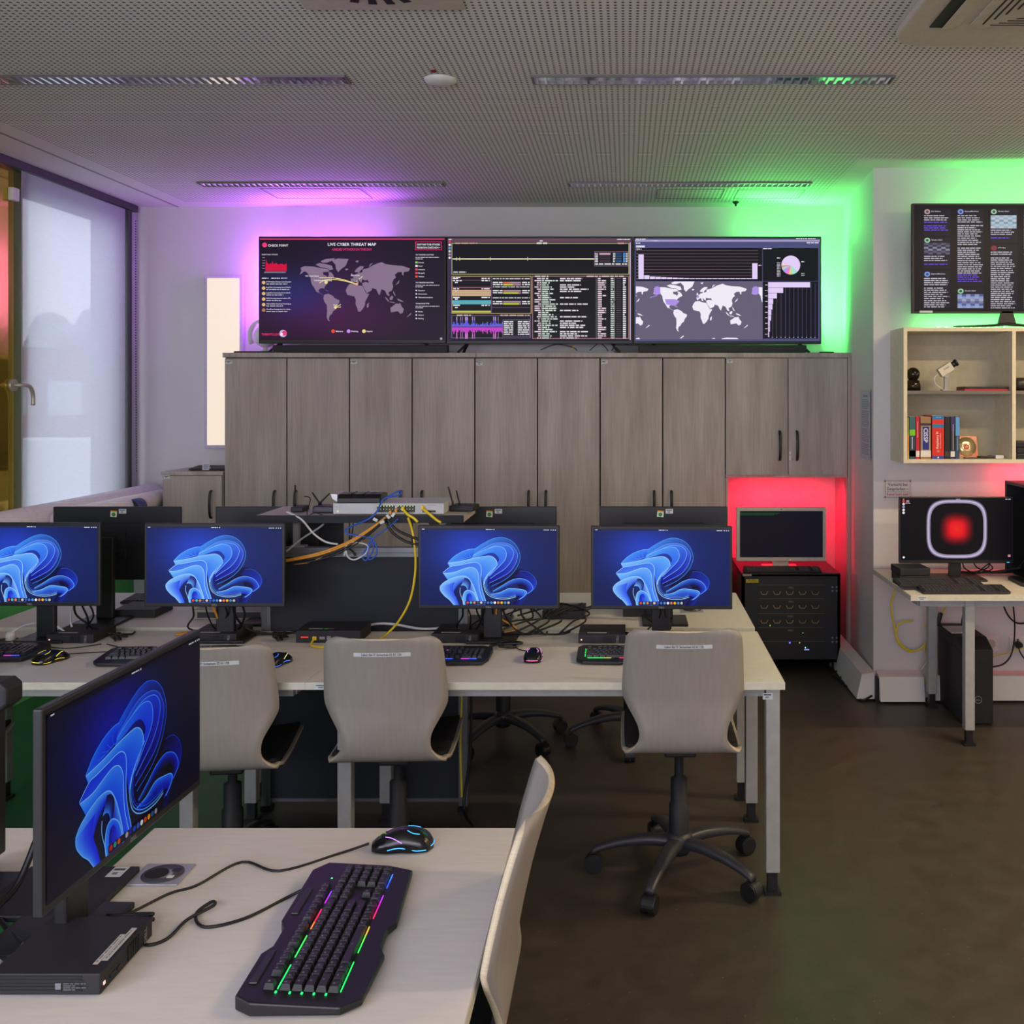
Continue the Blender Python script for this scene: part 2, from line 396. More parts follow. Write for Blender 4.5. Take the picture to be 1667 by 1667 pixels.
def glass_mat():
    m = bpy.data.materials.new('window_glass'); m.use_nodes = True; n = m.node_tree.nodes; l = m.node_tree.links
    tp = n.new('ShaderNodeBsdfTransparent'); tp.inputs[0].default_value = (0.95, 0.97, 0.96, 1); g = n.new('ShaderNodeBsdfGlossy'); g.inputs['Roughness'].default_value = 0.02
    mx = n.new('ShaderNodeMixShader'); mx.inputs[0].default_value = 0.04; l.new(tp.outputs[0], mx.inputs[1]); l.new(g.outputs[0], mx.inputs[2]); l.new(mx.outputs[0], n['Material Output'].inputs[0]); return m
M_glass = glass_mat()
fm = floor_mat()
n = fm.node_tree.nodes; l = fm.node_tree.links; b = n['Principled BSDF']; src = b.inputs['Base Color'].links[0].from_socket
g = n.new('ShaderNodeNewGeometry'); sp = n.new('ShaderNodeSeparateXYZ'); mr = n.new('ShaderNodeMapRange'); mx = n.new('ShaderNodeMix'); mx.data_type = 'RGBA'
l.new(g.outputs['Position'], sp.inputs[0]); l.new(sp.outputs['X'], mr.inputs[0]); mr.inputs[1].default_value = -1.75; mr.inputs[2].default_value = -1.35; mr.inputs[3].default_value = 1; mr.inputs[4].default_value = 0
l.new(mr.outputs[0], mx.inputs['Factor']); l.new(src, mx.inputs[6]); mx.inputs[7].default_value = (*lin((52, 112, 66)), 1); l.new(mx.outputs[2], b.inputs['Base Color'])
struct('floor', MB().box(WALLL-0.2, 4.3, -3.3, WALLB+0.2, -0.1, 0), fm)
struct('ceiling', MB().box(WALLL-0.2, 4.3, -3.3, WALLB+0.2, CEIL, CEIL+0.1), ceiling_mat())
struct('wall_back', MB().box(WALLL-0.2, 1.6, WALLB, WALLB+0.15, 0, CEIL), M_wall)
struct('wall_alcove', MB().prism([(1.458, 7.0), (1.385, 5.79), (1.60, 5.79), (1.60, 7.0)], 0, CEIL), M_wall)
struct('wall_right_front', MB().box(1.60, 4.3, 5.79, 5.95, 0, CEIL), M_wall)
struct('wall_right', MB().box(4.2, 4.35, -3.3, 5.79, 0, CEIL), M_wall)
struct('wall_rear', MB().box(WALLL-0.2, 4.3, -3.3, -3.15, 0, CEIL), M_wall)
M_green = mat('green_parapet_paint', (92, 190, 108), 0.7, bump=0.3, scale=160, noise_amt=0.08)
struct('wall_left_parapet', MB().box(WALLL-0.18, WALLL, 1.9, 6.99, 0, 0.95), M_green)
struct('wall_left', MB().box(WALLL-0.18, WALLL, -3.2, 1.9, 0, CEIL).box(WALLL-0.18, WALLL, 1.9, 7.0, 2.93, CEIL).box(WALLL-0.18, WALLL, 6.93, 7.0, 0.95, 2.93), M_wall)
struct('trim_1', MB().box(-3.045, -3.03, -3.1, 6.99, CEIL-0.002, CEIL+0.01), mat('ceiling_groove', (150, 146, 146), 0.8))
M_frame = mat('window_frame_grey', (92, 92, 96), 0.5)
M_rail = mat('blind_rail_dark', (58, 56, 60), 0.5)
# window_1 : the blind-covered window next to the back wall
w = struct('window_1', MB().box(WALLL-0.14, WALLL-0.08, 5.64, 5.70, 0.95, 2.93).box(WALLL-0.14, WALLL-0.08, 6.70, 6.93, 0.95, 2.93).box(WALLL-0.14, WALLL-0.08, 5.64, 6.93, 2.83, 2.93).box(WALLL-0.14, WALLL-0.08, 5.64, 6.93, 0.95, 1.0), M_frame)
MB().box(WALLL-0.115, WALLL-0.110, 5.66, 6.72, 0.98, 2.85).build('pane', M_glass, w)
struct('window_2', MB().box(WALLL-0.14, WALLL-0.08, 1.9, 2.0, 0.95, 2.93).box(WALLL-0.14, WALLL-0.08, 4.3, 4.6, 0.95, 2.93).box(WALLL-0.13, WALLL-0.1, 2.0, 4.3, 0.95, 2.93), M_frame)
# window sill
struct('trim_2', MB().box(WALLL, WALLL+0.34, 4.2, 6.99, 0.92, 0.955), M_white, bevel=0.004)
struct('trim_3', MB().box(WALLL+0.0, WALLL+0.05, 1.9, 6.95, 2.925, 2.968), M_rail)
struct('trim_4', MB().box(WALLL+0.001, WALLL+0.02, 6.93, 6.998, 0.96, 2.925), mat('grey_reveal', (165, 168, 172), 0.6))
bl = thing('roller_blind', 'translucent pale grey roller blind drawn down over the window beside the back wall', 'blind', (WALLL, 6.3, 0.96))
MB().box(0.035, 0.037, -0.665, 0.50, 0.03, 1.96).build('fabric', mix_shader_blind(), bl)
MB().box(0.02, 0.05, 0.515, 0.545, 0.0, 1.96).box(0.02, 0.045, 0.56, 0.575, 0.0, 1.96).build('side_guide', M_rail, bl)
ch = MB()
for i in range(95): ch.sphere((0.055, 0.605+0.012*max(0, (i-40)/55), 1.9-i*0.0178), 0.0045, 6)
tag(ch.build('bead_chain', M_rail, bl), kind='stuff')
# yellow glazed window leaf with its handle
M_yel = mat('yellow_coated_glass', (196, 172, 62), 0.07, metal=0.85, noise_amt=0.02)
M_olive = mat('olive_edge', (96, 100, 12), 0.35)
yp = thing('yellow_window_leaf', 'glossy yellow glazed window leaf with olive edge, left of the roller blind', 'window leaf', (WALLL, 5.07, 0.95))
MB().box(-0.06, 0.0, -1.0, 0.555, 0.0, 1.98).build('glazing', M_yel, yp)
MB().box(-0.06, 0.001, 0.555, 0.635, 0.0, 1.98).build('edge', M_olive, yp)
hd = MB().cyl((0.0, 0.53, 0.80), 0.033, 0.02, 'x').tube([(0.02, 0.53, 0.80), (0.05, 0.535, 0.80), (0.062, 0.56, 0.80), (0.064, 0.60, 0.79), (0.064, 0.625, 0.75), (0.062, 0.63, 0.69)], 0.011, 10)
hd.build('handle', mat('brushed_handle', (190, 185, 175), 0.35, metal=0.5), yp)
MB().box(0.0, 0.03, 0.50, 0.56, 1.80, 1.87).build('hinge', M_white, yp, bevel=0.004)
# outside
struct('ground', MB().box(-60, WALLL-1, -20, 80, -3.3, -3.1), mat('outdoor_ground', (150, 155, 158), 0.9))
def bld(nm, lab, x0, x1, y0, y1, z1, col, nwin):
    t = thing(nm, lab, 'building', ((x0+x1)/2, (y0+y1)/2, -3.1)); hx, hy = (x1-x0)/2, (y1-y0)/2
    MB().box(-hx, hx, -hy, hy, 0, z1).build('wall', mat(nm+'_wall_'+str(col[0]), col, 0.9), t)
    for i in range(nwin): MB().box(-hx+0.6+i*1.5, -hx+1.5+i*1.5, -hy-0.03, -hy, z1-1.8, z1-0.9).build('window', mat('far_window', (190, 195, 205), 0.3), t)
    return t
bld('apartment_block', 'reddish brick building faintly visible through the roller blind', -22, -11, 27.5, 34, 6.05, (150, 108, 112), 6)
bld('storage_hut', 'low white hut in front of the brick building seen through the blind', -15.3, -12.2, 24.5, 26.5, 3.7, (235, 236, 240), 0)
tr = thing('tree', 'dark tree crown faintly visible above the brick building through the blind', 'tree', (-19, 38, -3.1))
MB().cyl((0, 0, 0), 0.25, 6).build('trunk', mat('bark', (70, 60, 50), 0.9), tr)
cw = MB()
for i in range(26): cw.sphere((random.uniform(-2.6, 2.6), random.uniform(-1, 1), 6.6+random.uniform(-1.6, 1.2)), random.uniform(0.5, 0.95), 8)
cw.build('crown', mat('tree_leaves', (170, 175, 175), 0.9), tr)

# white rolls and a blue roll lying on the sill
M_cloth = mat('white_rolled_paper', (240, 234, 238), 0.75)
def roll(label, p0, p1, r, m=None, n=24):
    mb = MB(); p0, p1 = Vector(p0), Vector(p1); mb.tube([p0, p1], r, n, smooth_path=False)
    return tag(mb.build('paper_roll', m or M_cloth), label, 'paper roll', 'rolls lying along the window sill')
roll('long white paper roll lying along the window sill, closest to the panes', (WALLL+0.10, 4.3, 1.025), (WALLL+0.16, 6.93, 1.035), 0.068)
roll('shorter white paper roll reaching from the sill towards the small cabinet', (-3.07, 5.6, 1.017), (-3.035, 6.96, 1.02), 0.06)
ob = MB().lathe([(0.052, 0), (0.052, 0.10)], 24, Matrix.Translation((-3.20, 6.05, 1.01)) @ Matrix.Rotation(-PI/2, 4, 'X'))
ob.mat(1).lathe([(0.045, -0.002), (0.032, -0.004), (0.02, -0.002)], 24, Matrix.Translation((-3.20, 6.05, 1.01)) @ Matrix.Rotation(-PI/2, 4, 'X'))
o = ob.build('cable_reel', [mat('blue_plastic', (66, 72, 130), 0.5), M_panel]); o.location = (0.19, 0.22, 0.0)
tag(o, 'dark blue round roll end showing in front of the white rolls by the window', 'roll')

# cable trunking and skirting on the right
def trunk(nm, M, L):
    return struct(nm, MB().prism([(0, 0), (-0.10, 0), (-0.115, 0.015), (-0.085, 0.21), (0, 0.225)], 0, L, 'x', None) if False else M, M_white)
tk = MB(); tk.prism([(0, 0.012), (-0.115, 0.012), (-0.085, 0.14), (0, 0.155)], 1.395, 1.64, 'x')
o = struct('baseboard_right', tk, M_wall); o.location = (0, 5.78, 0)
tk = MB(); tk.prism([(0, 0.012), (-0.10, 0.012), (-0.09, 0.145), (0, 0.15)], 1.70, 4.2, 'x')
o = struct('baseboard_right_long', tk, M_wall); o.location = (0, 5.788, 0)
tk = MB(); tk.prism([(0, 0.012), (0.10, 0.012), (0.07, 0.15), (0, 0.16)], 0, 1.15, 'y')
o = struct('baseboard_alcove', tk, M_wall); o.location = (1.375, 5.72, 0); o.rotation_euler = (0, 0, 0.0); o.scale = (-1, 1, 1)
# floor-level dark gap corner piece of the trunking
tag(MB().box(1.375, 1.395, 5.70, 5.76, 0.0, 0.13).build('trim_5', M_dark), kind='structure')

# ------------------------------------------------------------------ cabinets
M_edge = mat('cabinet_edge', (62, 56, 50), 0.6)
M_nic = mat('niche_panel', (168, 158, 152), 0.5)
M_handle = mat('black_handle', (26, 28, 30), 0.35)
def handle_mb(x, y, z0, z1):
    zm = (z0+z1)/2
    return MB().tube([(x, y, z1), (x, y-0.022, z1-0.008), (x, y-0.034, z1-0.05), (x, y-0.036, zm), (x, y-0.034, z0+0.05), (x, y-0.022, z0+0.008), (x, y, z0)], 0.0085, 8, flat=0.8)
FACE = 6.588
CX0, CW = -2.569, 0.8
ctop = 1.7+(642-582)*FACE/F
def sticker_at(name, parent, x, z, y=-0.0015, w=0.04, h=0.022, col=None, rot=0):
    cv = Canvas(0, 0, 40, 22, w, h); cv.rect(0, 0, 40, 22, (205, 212, 212)); cv.up(); cv.rect(4, 4, 34, 8, (70, 70, 76)); cv.rect(10, 12, 24, 17, (120, 120, 126))
    return cv.build(name, paint_mat('printed_label'), parent, (x, y, z), (0, rot, 0))
for i in range(5):
    x0 = CX0+i*CW
    lab = ['tall grey wood two-door cabinet at the window end of the row', 'tall two-door cabinet standing behind the left end of the network switch shelf', 'middle tall two-door cabinet, behind the right end of the switch shelf',
           'tall two-door cabinet right beside the red-lit niche', 'wall-height cabinet with two short doors above the red-lit rack niche'][i]
    t = thing('storage_cabinet', lab, 'cabinet', (x0, FACE, 0), group='grey wood cabinets along the back wall')
    if i < 4: MB().box(0.002, CW-0.002, 0.02, 0.405, 0.0, ctop+0.0).build('body', M_edge, t)
    else:
        zb = 1.7-(773-642)*FACE/F
        MB().box(0.002, CW-0.02, 0.02, 0.40, zb-0.018, ctop).build('body', M_wood, t)
        MB().box(CW-0.018, CW+0.0, 0.0, 0.405, 0, ctop+0.0).build('side_panel', M_wood, t)
        MB().box(0.0, 0.02, 0.02, 0.41, 0, zb-0.02).build('side_panel', M_nic, t)
        MB().box(0.02, CW-0.02, 0.385, 0.40, 0, zb-0.02).build('back_panel', M_nic, t)
        MB().box(CW-0.022, CW-0.0182, 0.02, 0.385, 0.0, zb-0.02).build('inner_lining', M_nic, t)
    zlo = 0.07 if i < 4 else zb
    for k in range(2):
        dd = MB().box(k*CW/2+0.004, (k+1)*CW/2-(0.021 if i == 4 and k else 0.004), 0.0, 0.018, zlo, ctop-0.006).build('door', M_wood, t, bevel=0.0015)
        hx = CW/2+(-0.055 if k == 0 else 0.055)
        hx += (0.0, 0.06)[k] if i == 0 else 0
        if i == 0: hx = 0.325 if k == 0 else 0.46
        elif i == 1: hx = 0.465 if k else 0.335
        if i == 1 and k == 0: hx = 0.33
        z1, z0 = (1.05, 0.86) if i < 4 else (1.7-(702-642)*FACE/F, 1.7-(749-642)*FACE/F)
        if i < 4: z1 = 1.7-(799-642)*FACE/F; z0 = z1-0.19
        handle_mb(hx, 0.0, z0, z1).build('handle', M_handle, dd)
        if i == 4 and k == 1: MB().cyl((CW/2+0.028, -0.004, z0+0.005), 0.008, 0.006, 'y', 12).build('lock', M_alu, dd)
    if i == 4: cv = sticker_at('sticker', t, 0.03, ctop-0.035, w=0.035)
    else: sticker_at('sticker', t, 0.03 if i else 0.032, ctop-0.04 if i != 2 else ctop-0.05, rot=(0, 0, 0, -0.15)[i])
    if i == 4:
        cv = Canvas(0, 0, 10, 34, 0.012, 0.055); cv.rect(0, 0, 10, 34, (215, 215, 205)).up(); cv.disk(5, 14, 2, (60, 60, 60)); cv.build('sticker', paint_mat('printed_label'), t, (CW/2+0.012, -0.0015, z0-0.0))
for i, (a, b_) in enumerate(((-2.575, -0.96), (-0.958, 1.430))):
    o = MB().box(a, b_, FACE-0.012, FACE+0.405, ctop, ctop+0.030).build('cover_board', M_wood, bevel=0.002)
    tag(o, ['grey wood top board over the left half of the cabinets', 'grey wood top board over the right half of the cabinets'][i], 'board', 'top boards of the cabinet row')
TOP = ctop+0.030
# small cabinet at the left
x0 = -2.965; zs = 1.7-(768-642)*FACE/F
t = thing('low_cabinet', 'lower one-door grey wood cabinet left of the tall row, under a keyboard', 'cabinet', (x0, FACE, 0))
MB().box(0.002, 0.385, 0.02, 0.40, 0, zs-0.022).build('body', M_wood, t)
MB().box(-0.004, 0.392, -0.01, 0.41, zs-0.022, zs).build('top', M_wood, t, bevel=0.002)
dd = MB().box(0.004, 0.380, 0.0, 0.018, 0.07, zs-0.026).build('door', M_wood, t, bevel=0.0015)
handle_mb(0.315, 0, 1.7-(843-642)*FACE/F, 1.7-(799-642)*FACE/F).build('handle', M_handle, dd)
sticker_at('sticker', t, 0.03, zs-0.045)
# wall light panel
t = thing('wall_light_panel', 'tall cream glowing light panel with pale frame on the back wall', 'light panel', (-2.715, 6.98, 1.335))
MB().box(-0.13, 0.13, -0.03, 0.018, 0, 1.17).build('frame', mat('panel_frame', (205, 190, 215), 0.5), t, bevel=0.003)
MB().box(-0.108, 0.108, -0.034, -0.0305, 0.024, 1.147).build('diffuser', mat('light_diffuser', (90, 86, 80), 0.6, emit=(255, 236, 214), estr=0.9), t)

# ------------------------------------------------------------------ ceiling fittings
M_louv = mat('mirror_louvre', (225, 225, 230), 0.12, metal=1.0)
def fixture(x0, x1, y, lab):
    t = thing('ceiling_luminaire', lab, 'ceiling light', ((x0+x1)/2, y, CEIL), group='slim louvred luminaires set into the ceiling'); h = (x1-x0)/2
    MB().box(-h, h, -0.052, -0.046, -0.010, 0.0).box(-h, h, 0.046, 0.052, -0.010, 0.0).box(-h, -h+0.005, -0.046, 0.046, -0.010, 0).box(h-0.005, h, -0.046, 0.046, -0.010, 0).build('frame', mat('luminaire_frame', (120, 116, 116), 0.4, metal=0.4), t)
    lv = MB(); lv.box(-h+0.005, h-0.005, -0.046, 0.046, -0.002, -0.001); k = int(2*h/0.034)
    for i in range(k):
        x = -h+0.02+i*(2*h-0.04)/(k-1); lv.prism([(x-0.0015, -0.002), (x+0.0015, -0.002), (x+0.005, -0.009), (x-0.005, -0.009)], -0.046, 0.046, 'y')
    lv.build('louvre', M_louv, t)
fixture(-2.56, -1.12, 4.15, 'slim louvred ceiling light nearer the window, in the front row of luminaires')
fixture(-0.38, 1.07, 4.15, 'slim louvred ceiling light in the front row, right of the smoke detector')
fixture(-2.57, -1.10, 6.22, 'slim louvred ceiling light above the left wall screen')
fixture(-0.35, 1.11, 6.22, 'slim louvred ceiling light above the right wall screen, tinted green')
fixture(2.03, 3.47, 3.9, 'slim louvred ceiling light beyond the air conditioner, in the right bay')
fixture(2.18, 3.62, 1.9, 'slim louvred ceiling light in the right bay, nearest the camera')
t = thing('air_conditioner', 'square off-white ceiling air conditioner with slotted grille', 'air conditioner', (1.42, 3.20, CEIL))
def rrect(h, r, n=6):
    out = []
    for cx, cy, a in ((h-r, h-r, 0), (-h+r, h-r, PI/2), (-h+r, -h+r, PI), (h-r, -h+r, 1.5*PI)):
        for k in range(n+1): out.append((cx+r*math.cos(a+k*PI/2/n), cy+r*math.sin(a+k*PI/2/n)))
    return out
M_ac = mat('cream_ac_plastic', (196, 186, 168), 0.5)
MB().prism(rrect(0.485, 0.12), -0.03, 0).build('housing', M_ac, t, bevel=0.008)
MB().prism(rrect(0.27, 0.02), -0.036, -0.031).build('grille', M_ac, t)
sl = MB()
for i in range(9): y = -0.22+i*0.055; sl.box(-0.235+0.022*i, -0.235+0.022*i+0.006, -0.24, 0.26-0.045*i-0.02, -0.0375, -0.0355)
for i in range(8): sl.box(-0.235+0.022*i+0.03, 0.24, 0.25-0.02*i-0.004, 0.25-0.02*i, -0.0375, -0.0355)
tag(sl.build('slots', mat('slot_black', (22, 20, 18), 0.7), t), kind='stuff')
for sx, a in ((-1, 0), (1, 0)):
    o = MB().box(-0.024, 0.024, -0.27, 0.28, -0.034, -0.031).build('louvre', mat('slot_black', (22, 20, 18), 0.7), t); o.location = (sx*0.375, 0, 0)
    o = MB().box(-0.028, 0.028, -0.28, 0.285, -0.036, -0.033).build('flap', M_ac, t); o.location = (sx*0.335, 0, 0); o.rotation_euler = (0, sx*0.15, 0)
t = thing('air_diffuser', 'square cream ceiling air outlet with radiating slots', 'air vent', (-0.79, 3.11, CEIL))
MB().box(-0.262, 0.262, -0.28, 0.28, -0.008, 0.0).build('plate', M_ac, t, bevel=0.002)
for k in range(24):
    a = 2*PI*k/24+0.13; ca, sa = math.cos(a), math.sin(a)
    o = MB().prism([(0.12, -0.008), (0.225, -0.014), (0.225, 0.014), (0.12, 0.008)], -0.0105, -0.0085, 'z', Matrix.Rotation(a, 4, 'Z')).build('slot', mat('slot_black', (22, 20, 18), 0.7), t)
t = MB().lathe([(0.001, -0.022), (0.04, -0.02), (0.062, -0.010), (0.065, 0.0)], 28, Matrix.Translation((-0.75, 4.16, CEIL)), caps=False).build('smoke_detector', M_white)
tag(t, 'round white smoke detector disc on the ceiling between the two front luminaires', 'smoke detector')
t = MB().lathe([(0.001, -0.006), (0.008, -0.006), (0.013, 0.0)], 16, Matrix.Translation((-0.757, 4.05, CEIL)), caps=False).build('alarm_indicator', mat('dark_red', (130, 20, 30), 0.4))
tag(t, 'tiny dark red indicator on the ceiling next to the smoke detector', 'indicator light')
t = MB().lathe([(0.022, 0.0), (0.02, -0.01), (0.008, -0.015), (0.006, -0.03), (0.001, -0.031)], 14, Matrix.Translation((0.72, 6.80, CEIL)), caps=False).build('ceiling_sensor', M_dark)
tag(t, 'small dark sensor on the ceiling edge above the right wall screen', 'sensor')
for (cx, cy, wx, wy, lab) in ((0.40, 6.42+0.12, 0.42, 0.30, 'thin-lined ceiling access hatch above the right wall screen'), (-1.95, 6.52, 0.62, 0.32, 'thin-lined ceiling access hatch above the left wall screen'), (0.9, 6.54, 0.42, 0.28, 'thin-lined ceiling access hatch nearest the green-lit corner')):
    mb = MB().box(-wx/2, wx/2, -wy/2, -wy/2+0.006, -0.002, 0).box(-wx/2, wx/2, wy/2-0.006, wy/2, -0.002, 0).box(-wx/2, -wx/2+0.006, -wy/2, wy/2, -0.002, 0).box(wx/2-0.006, wx/2, -wy/2, wy/2, -0.002, 0)
    tag(mb.build('ceiling_hatch', mat('hatch_joint', (120, 116, 114), 0.7), loc=(cx, cy, CEIL)), lab, 'hatch', 'access hatches in the ceiling')

# ------------------------------------------------------------------ wall screens
SCR_TV = screen_mat('tv_picture', 1.0)
SCR = screen_mat('monitor_picture', 0.95, 1.12)
SCRD = screen_mat('dim_monitor_picture', 0.62, 2.1)
AM = {
 'na': [(432,372),(448,340),(440,318),(470,303),(540,306),(600,318),(655,325),(672,345),(640,350),(618,352),(622,372),(648,382),(655,395),(668,372),(662,350),(682,352),(700,372),(707,392),(690,402),(672,412),(655,432),(645,452),(632,470),(628,488),(618,480),(592,486),(582,500),(592,520),(612,532),(628,548),(614,536),(590,520),(566,510),(550,480),(530,450),(522,420),(520,395),(508,380),(488,350),(470,345),(450,362)],
 'arct': [(560,290),(590,278),(640,285),(690,300),(700,330),(672,335),(650,318),(600,312)],
 'arct2': [(600,262),(640,245),(715,238),(700,255),(650,275),(615,275)],
 'green': [(690,255),(740,240),(822,245),(810,275),(800,300),(765,325),(740,352),(722,325),(718,290),(700,272)],
 'ice': [(795,325),(815,322),(820,332),(800,338)],
 'sa': [(628,535),(660,525),(700,545),(712,562),(750,580),(748,600),(728,625),(722,650),(700,668),(690,690),(672,705),(665,735),(678,750),(660,745),(648,715),(652,670),(650,620),(630,590),(622,565)],
 'af': [(800,500),(812,470),(830,448),(870,445),(895,458),(930,462),(942,480),(952,505),(965,525),(988,528),(970,560),(955,590),(952,620),(935,650),(915,672),(900,672),(890,640),(878,610),(880,575),(868,548),(840,542),(812,535)],
 'mad': [(968,612),(985,598),(980,635),(968,642)],
 'eu': [(842,428),(840,405),(862,402),(858,385),(880,368),(905,360),(935,352),(950,330),(975,325),(1000,310),(1030,300),(1020,330),(1000,345),(990,400),(960,420),(930,410),(925,440),(912,428),(895,408),(905,440),(892,445),(880,412),(862,425),(850,438)],
 'sca': [(870,345),(890,320),(915,302),(945,305),(935,325),(915,340),(905,365),(892,350),(880,355)],
 'uk': [(838,385),(845,358),(856,372),(858,385)],
 'asia': [(935,330),(980,318),(1010,300),(1040,285),(1085,270),(1115,285),(1170,295),(1250,300),(1312,322),(1300,345),(1262,350),(1258,380),(1248,372),(1245,350),(1215,352),(1190,372),(1200,395),(1180,410),(1170,440),(1178,470),(1168,500),(1140,515),(1150,545),(1130,540),(1118,515),(1110,500),(1085,490),(1075,520),(1068,542),(1052,512),(1042,490),(1010,480),(1005,500),(968,522),(950,490),(935,462),(930,440),(960,430),(985,440),(975,415),(945,400),(930,370)],
 'jap': [(1215,430),(1228,415),(1222,440),(1205,452),(1195,458)],
 'sea1': [(1112,550),(1130,565),(1148,590),(1138,590),(1120,570)],
 'sea2': [(1150,590),(1190,596),(1188,602),(1150,596)],
 'born': [(1148,560),(1168,542),(1178,552),(1170,575),(1152,578)],
 'phil': [(1178,502),(1188,520),(1198,545),(1188,540),(1178,520)],
 'ng': [(1208,565),(1235,575),(1262,592),(1240,590),(1215,580)],
 'au': [(1155,640),(1180,622),(1200,605),(1222,608),(1232,600),(1245,630),(1262,650),(1255,680),(1235,690),(1215,668),(1190,672),(1160,678)],
 'nz': [(1318,682),(1322,692),(1295,712),(1282,718),(1300,700)],
 'cuba': [(630,492),(652,500),(668,505),(650,503)],
 'sval': [(878,260),(905,256),(895,275),(880,268)], 'nov': [(985,305),(995,285),(1018,278),(1000,295),(990,308)],
}
def tv(nm, lab, x0, x1, y0, y1, Y, canvas, kind=0, group='three large screens in a row on the cabinets'):
    s = F/Y; w = (x1-x0)/s; h = (y1-y0)/s; cx = ((x0+x1)/2-VX)/s; zb = CH-(y1-VY)/s
    t = thing(nm, lab, 'screen', (cx, Y, zb), group=group)
    MB().box(-w/2, w/2, 0.0, 0.035, 0, h).box(-w*0.35, w*0.35, 0.035, 0.07, h*0.08, h*0.6).build('casing', M_black, t, bevel=0.003)
    cv = canvas; cv.w = w*0.984; cv.h = h*0.955
    return t, w, h, zb, cv
# left : attack map.  canvas px = 1667x1079 crop of the photograph around the screen
c = Canvas(118, 78, 1585, 905, 1, 1)
gx, gy = 24, 14
def tv1bg(x, y):
    u, v = (x-118)/1467, (y-78)/827; d1 = math.exp(-((u-0.17)**2/0.05+(v-0.55)**2/0.06)); d2 = math.exp(-((u-0.5)**2/0.06+(v-0.5)**2/0.18)); d3 = math.exp(-((u-0.35)**2/0.2+(v-0.8)**2/0.05))
    return (27+20*d2+44*d3*0.6+8*d1, 17+8*d2+20*d1, 33+22*d2+58*d1+16*d3)
for i in range(gx):
    for j in range(gy):
        q = [(118+1467*a/gx, 78+827*b/gy) for a, b in ((i, j), (i+1, j), (i+1, j+1), (i, j+1))]; c.poly(q, [tv1bg(*p) for p in q])
c.up(); c.rect(118, 79, 1585, 88, (215, 45, 105)); land = (134, 112, 138)
for k in AM: c.clip(AM[k], land)
c.up(); PK = (236, 52, 120)
c.disk(155, 131, 20, (225, 60, 120)); c.text('CHECK POINT', 182, 144, 18, (240, 235, 240), 160); c.text('LIVE CYBER THREAT MAP', 850, 138, 24, (240, 238, 245), 384, 'c'); c.text('4,985,863 ATTACKS ON THIS DAY', 850, 176, 17, PK, 318, 'c')
c.frame(1353, 104, 1563, 172, 4, PK); c.text("DON'T WAIT TO BE ATTACKED", 1458, 135, 15, (245, 245, 245), 185, 'c'); c.text('PREVENTION STARTS NOW >', 1458, 160, 15, (245, 245, 245), 185, 'c')
c.text('RECENT DAILY ATTACKS', 133, 214, 10, (220, 215, 225), 126); c.text('TOP TARGETED COUNTRIES', 1355, 216, 10, (230, 225, 235), 145)
c.text('TOP TARGETED INDUSTRIES', 1355, 441, 10, (230, 225, 235), 145); c.text('TOP MALWARE TYPES', 1355, 611, 10, (230, 225, 235), 110)
pts = [(162, 290), (168, 245), (174, 275), (190, 290), (200, 280), (212, 285), (218, 262), (224, 285), (250, 278), (262, 290), (290, 282), (310, 292), (330, 280), (330, 342), (162, 342)]
for p, q in zip(pts[:12], pts[1:13]): c.poly([p, q, (q[0], 342), (p[0], 342)], (205, 12, 62))
for y in (232, 253, 275, 296, 318): c.words(136, 158, y, 5, (150, 140, 160))
for i in range(20): c.line([(158+i*8.6, 346), (154+i*8.6, 358)], 3, (190, 185, 200))
c.words(133, 185, 397, 7, (220, 215, 225)); c.words(208, 275, 397, 7, (220, 215, 225)); c.words(285, 335, 397, 6, (220, 215, 225))
for i, st in enumerate(('HTTP Headers Remote Code Execution', 'LangChain Community Server-Side R...', 'LangChain Community Server-Side R...', 'NULL Encoding detected within a HT...', 'Vulnerability Scanning Techniques', 'WordPress Amapage Sync For Airtab...')):
    y = 436+i*44.6; c.disk(147, y, 14, (226, 186, 120) if i < 5 else (175, 120, 75)); c.text(st, 168, y-2, 10, (232, 228, 236), 198); c.words(168, 168+random.randint(90, 190), y+8, 7, (190, 185, 200))
for i, (st, cc) in enumerate((('Ethiopia', (150, 200, 110)), ('Nepal', (235, 232, 240)), ('Indonesia', (228, 70, 80)), ('Mongolia', (225, 70, 110)), ('Vietnam', (225, 80, 50)))):
    y = 273+i*28.5; c.rect(1354, y-8, 1372, y+8, cc); c.text(st, 1378, y+5, 10, (230, 228, 235))
for y in (229, 242, 455, 468, 625, 638): c.words(1355, 1545 if y not in (242, 468, 638) else 1415, y, 6, (200, 195, 208))
for i, st in enumerate(('Education', 'Government', 'Telecommunications', '', 'Mobile', 'Adware', 'Phishing')):
    y = (500, 528, 556, 0, 671, 699, 727)[i]
    if st: c.disk(1361, y, 6, (235, 232, 240)); c.text(st, 1376, y+5, 10, (230, 228, 235))
for x, cc, st in ((700, (236, 76, 40), 'Malware'), (823, (200, 140, 240), 'Phishing'), (945, (240, 214, 130), 'Exploit')): c.disk(x, 830, 15, cc); c.text(st, x+22, 836, 12, (225, 220, 230))
c.text('THREATCLOUD', 130, 864, 18, PK, 155); c.disk(302, 848, 30, (200, 170, 220)); c.up(); c.disk(313, 845, 20, (220, 60, 120)); c.disk(290, 855, 12, (240, 240, 250)); c.disk(1559, 890, 10, (170, 165, 180))
yl = (240, 215, 140)
c.line([(588, 398), (690, 398), (780, 412), (888, 448)], 6, yl, True); c.line([(590, 440), (640, 415), (720, 412), (800, 425), (888, 450)], 6, yl, True); c.disk(644, 435, 13, yl); c.disk(888, 448, 11, (235, 170, 110))
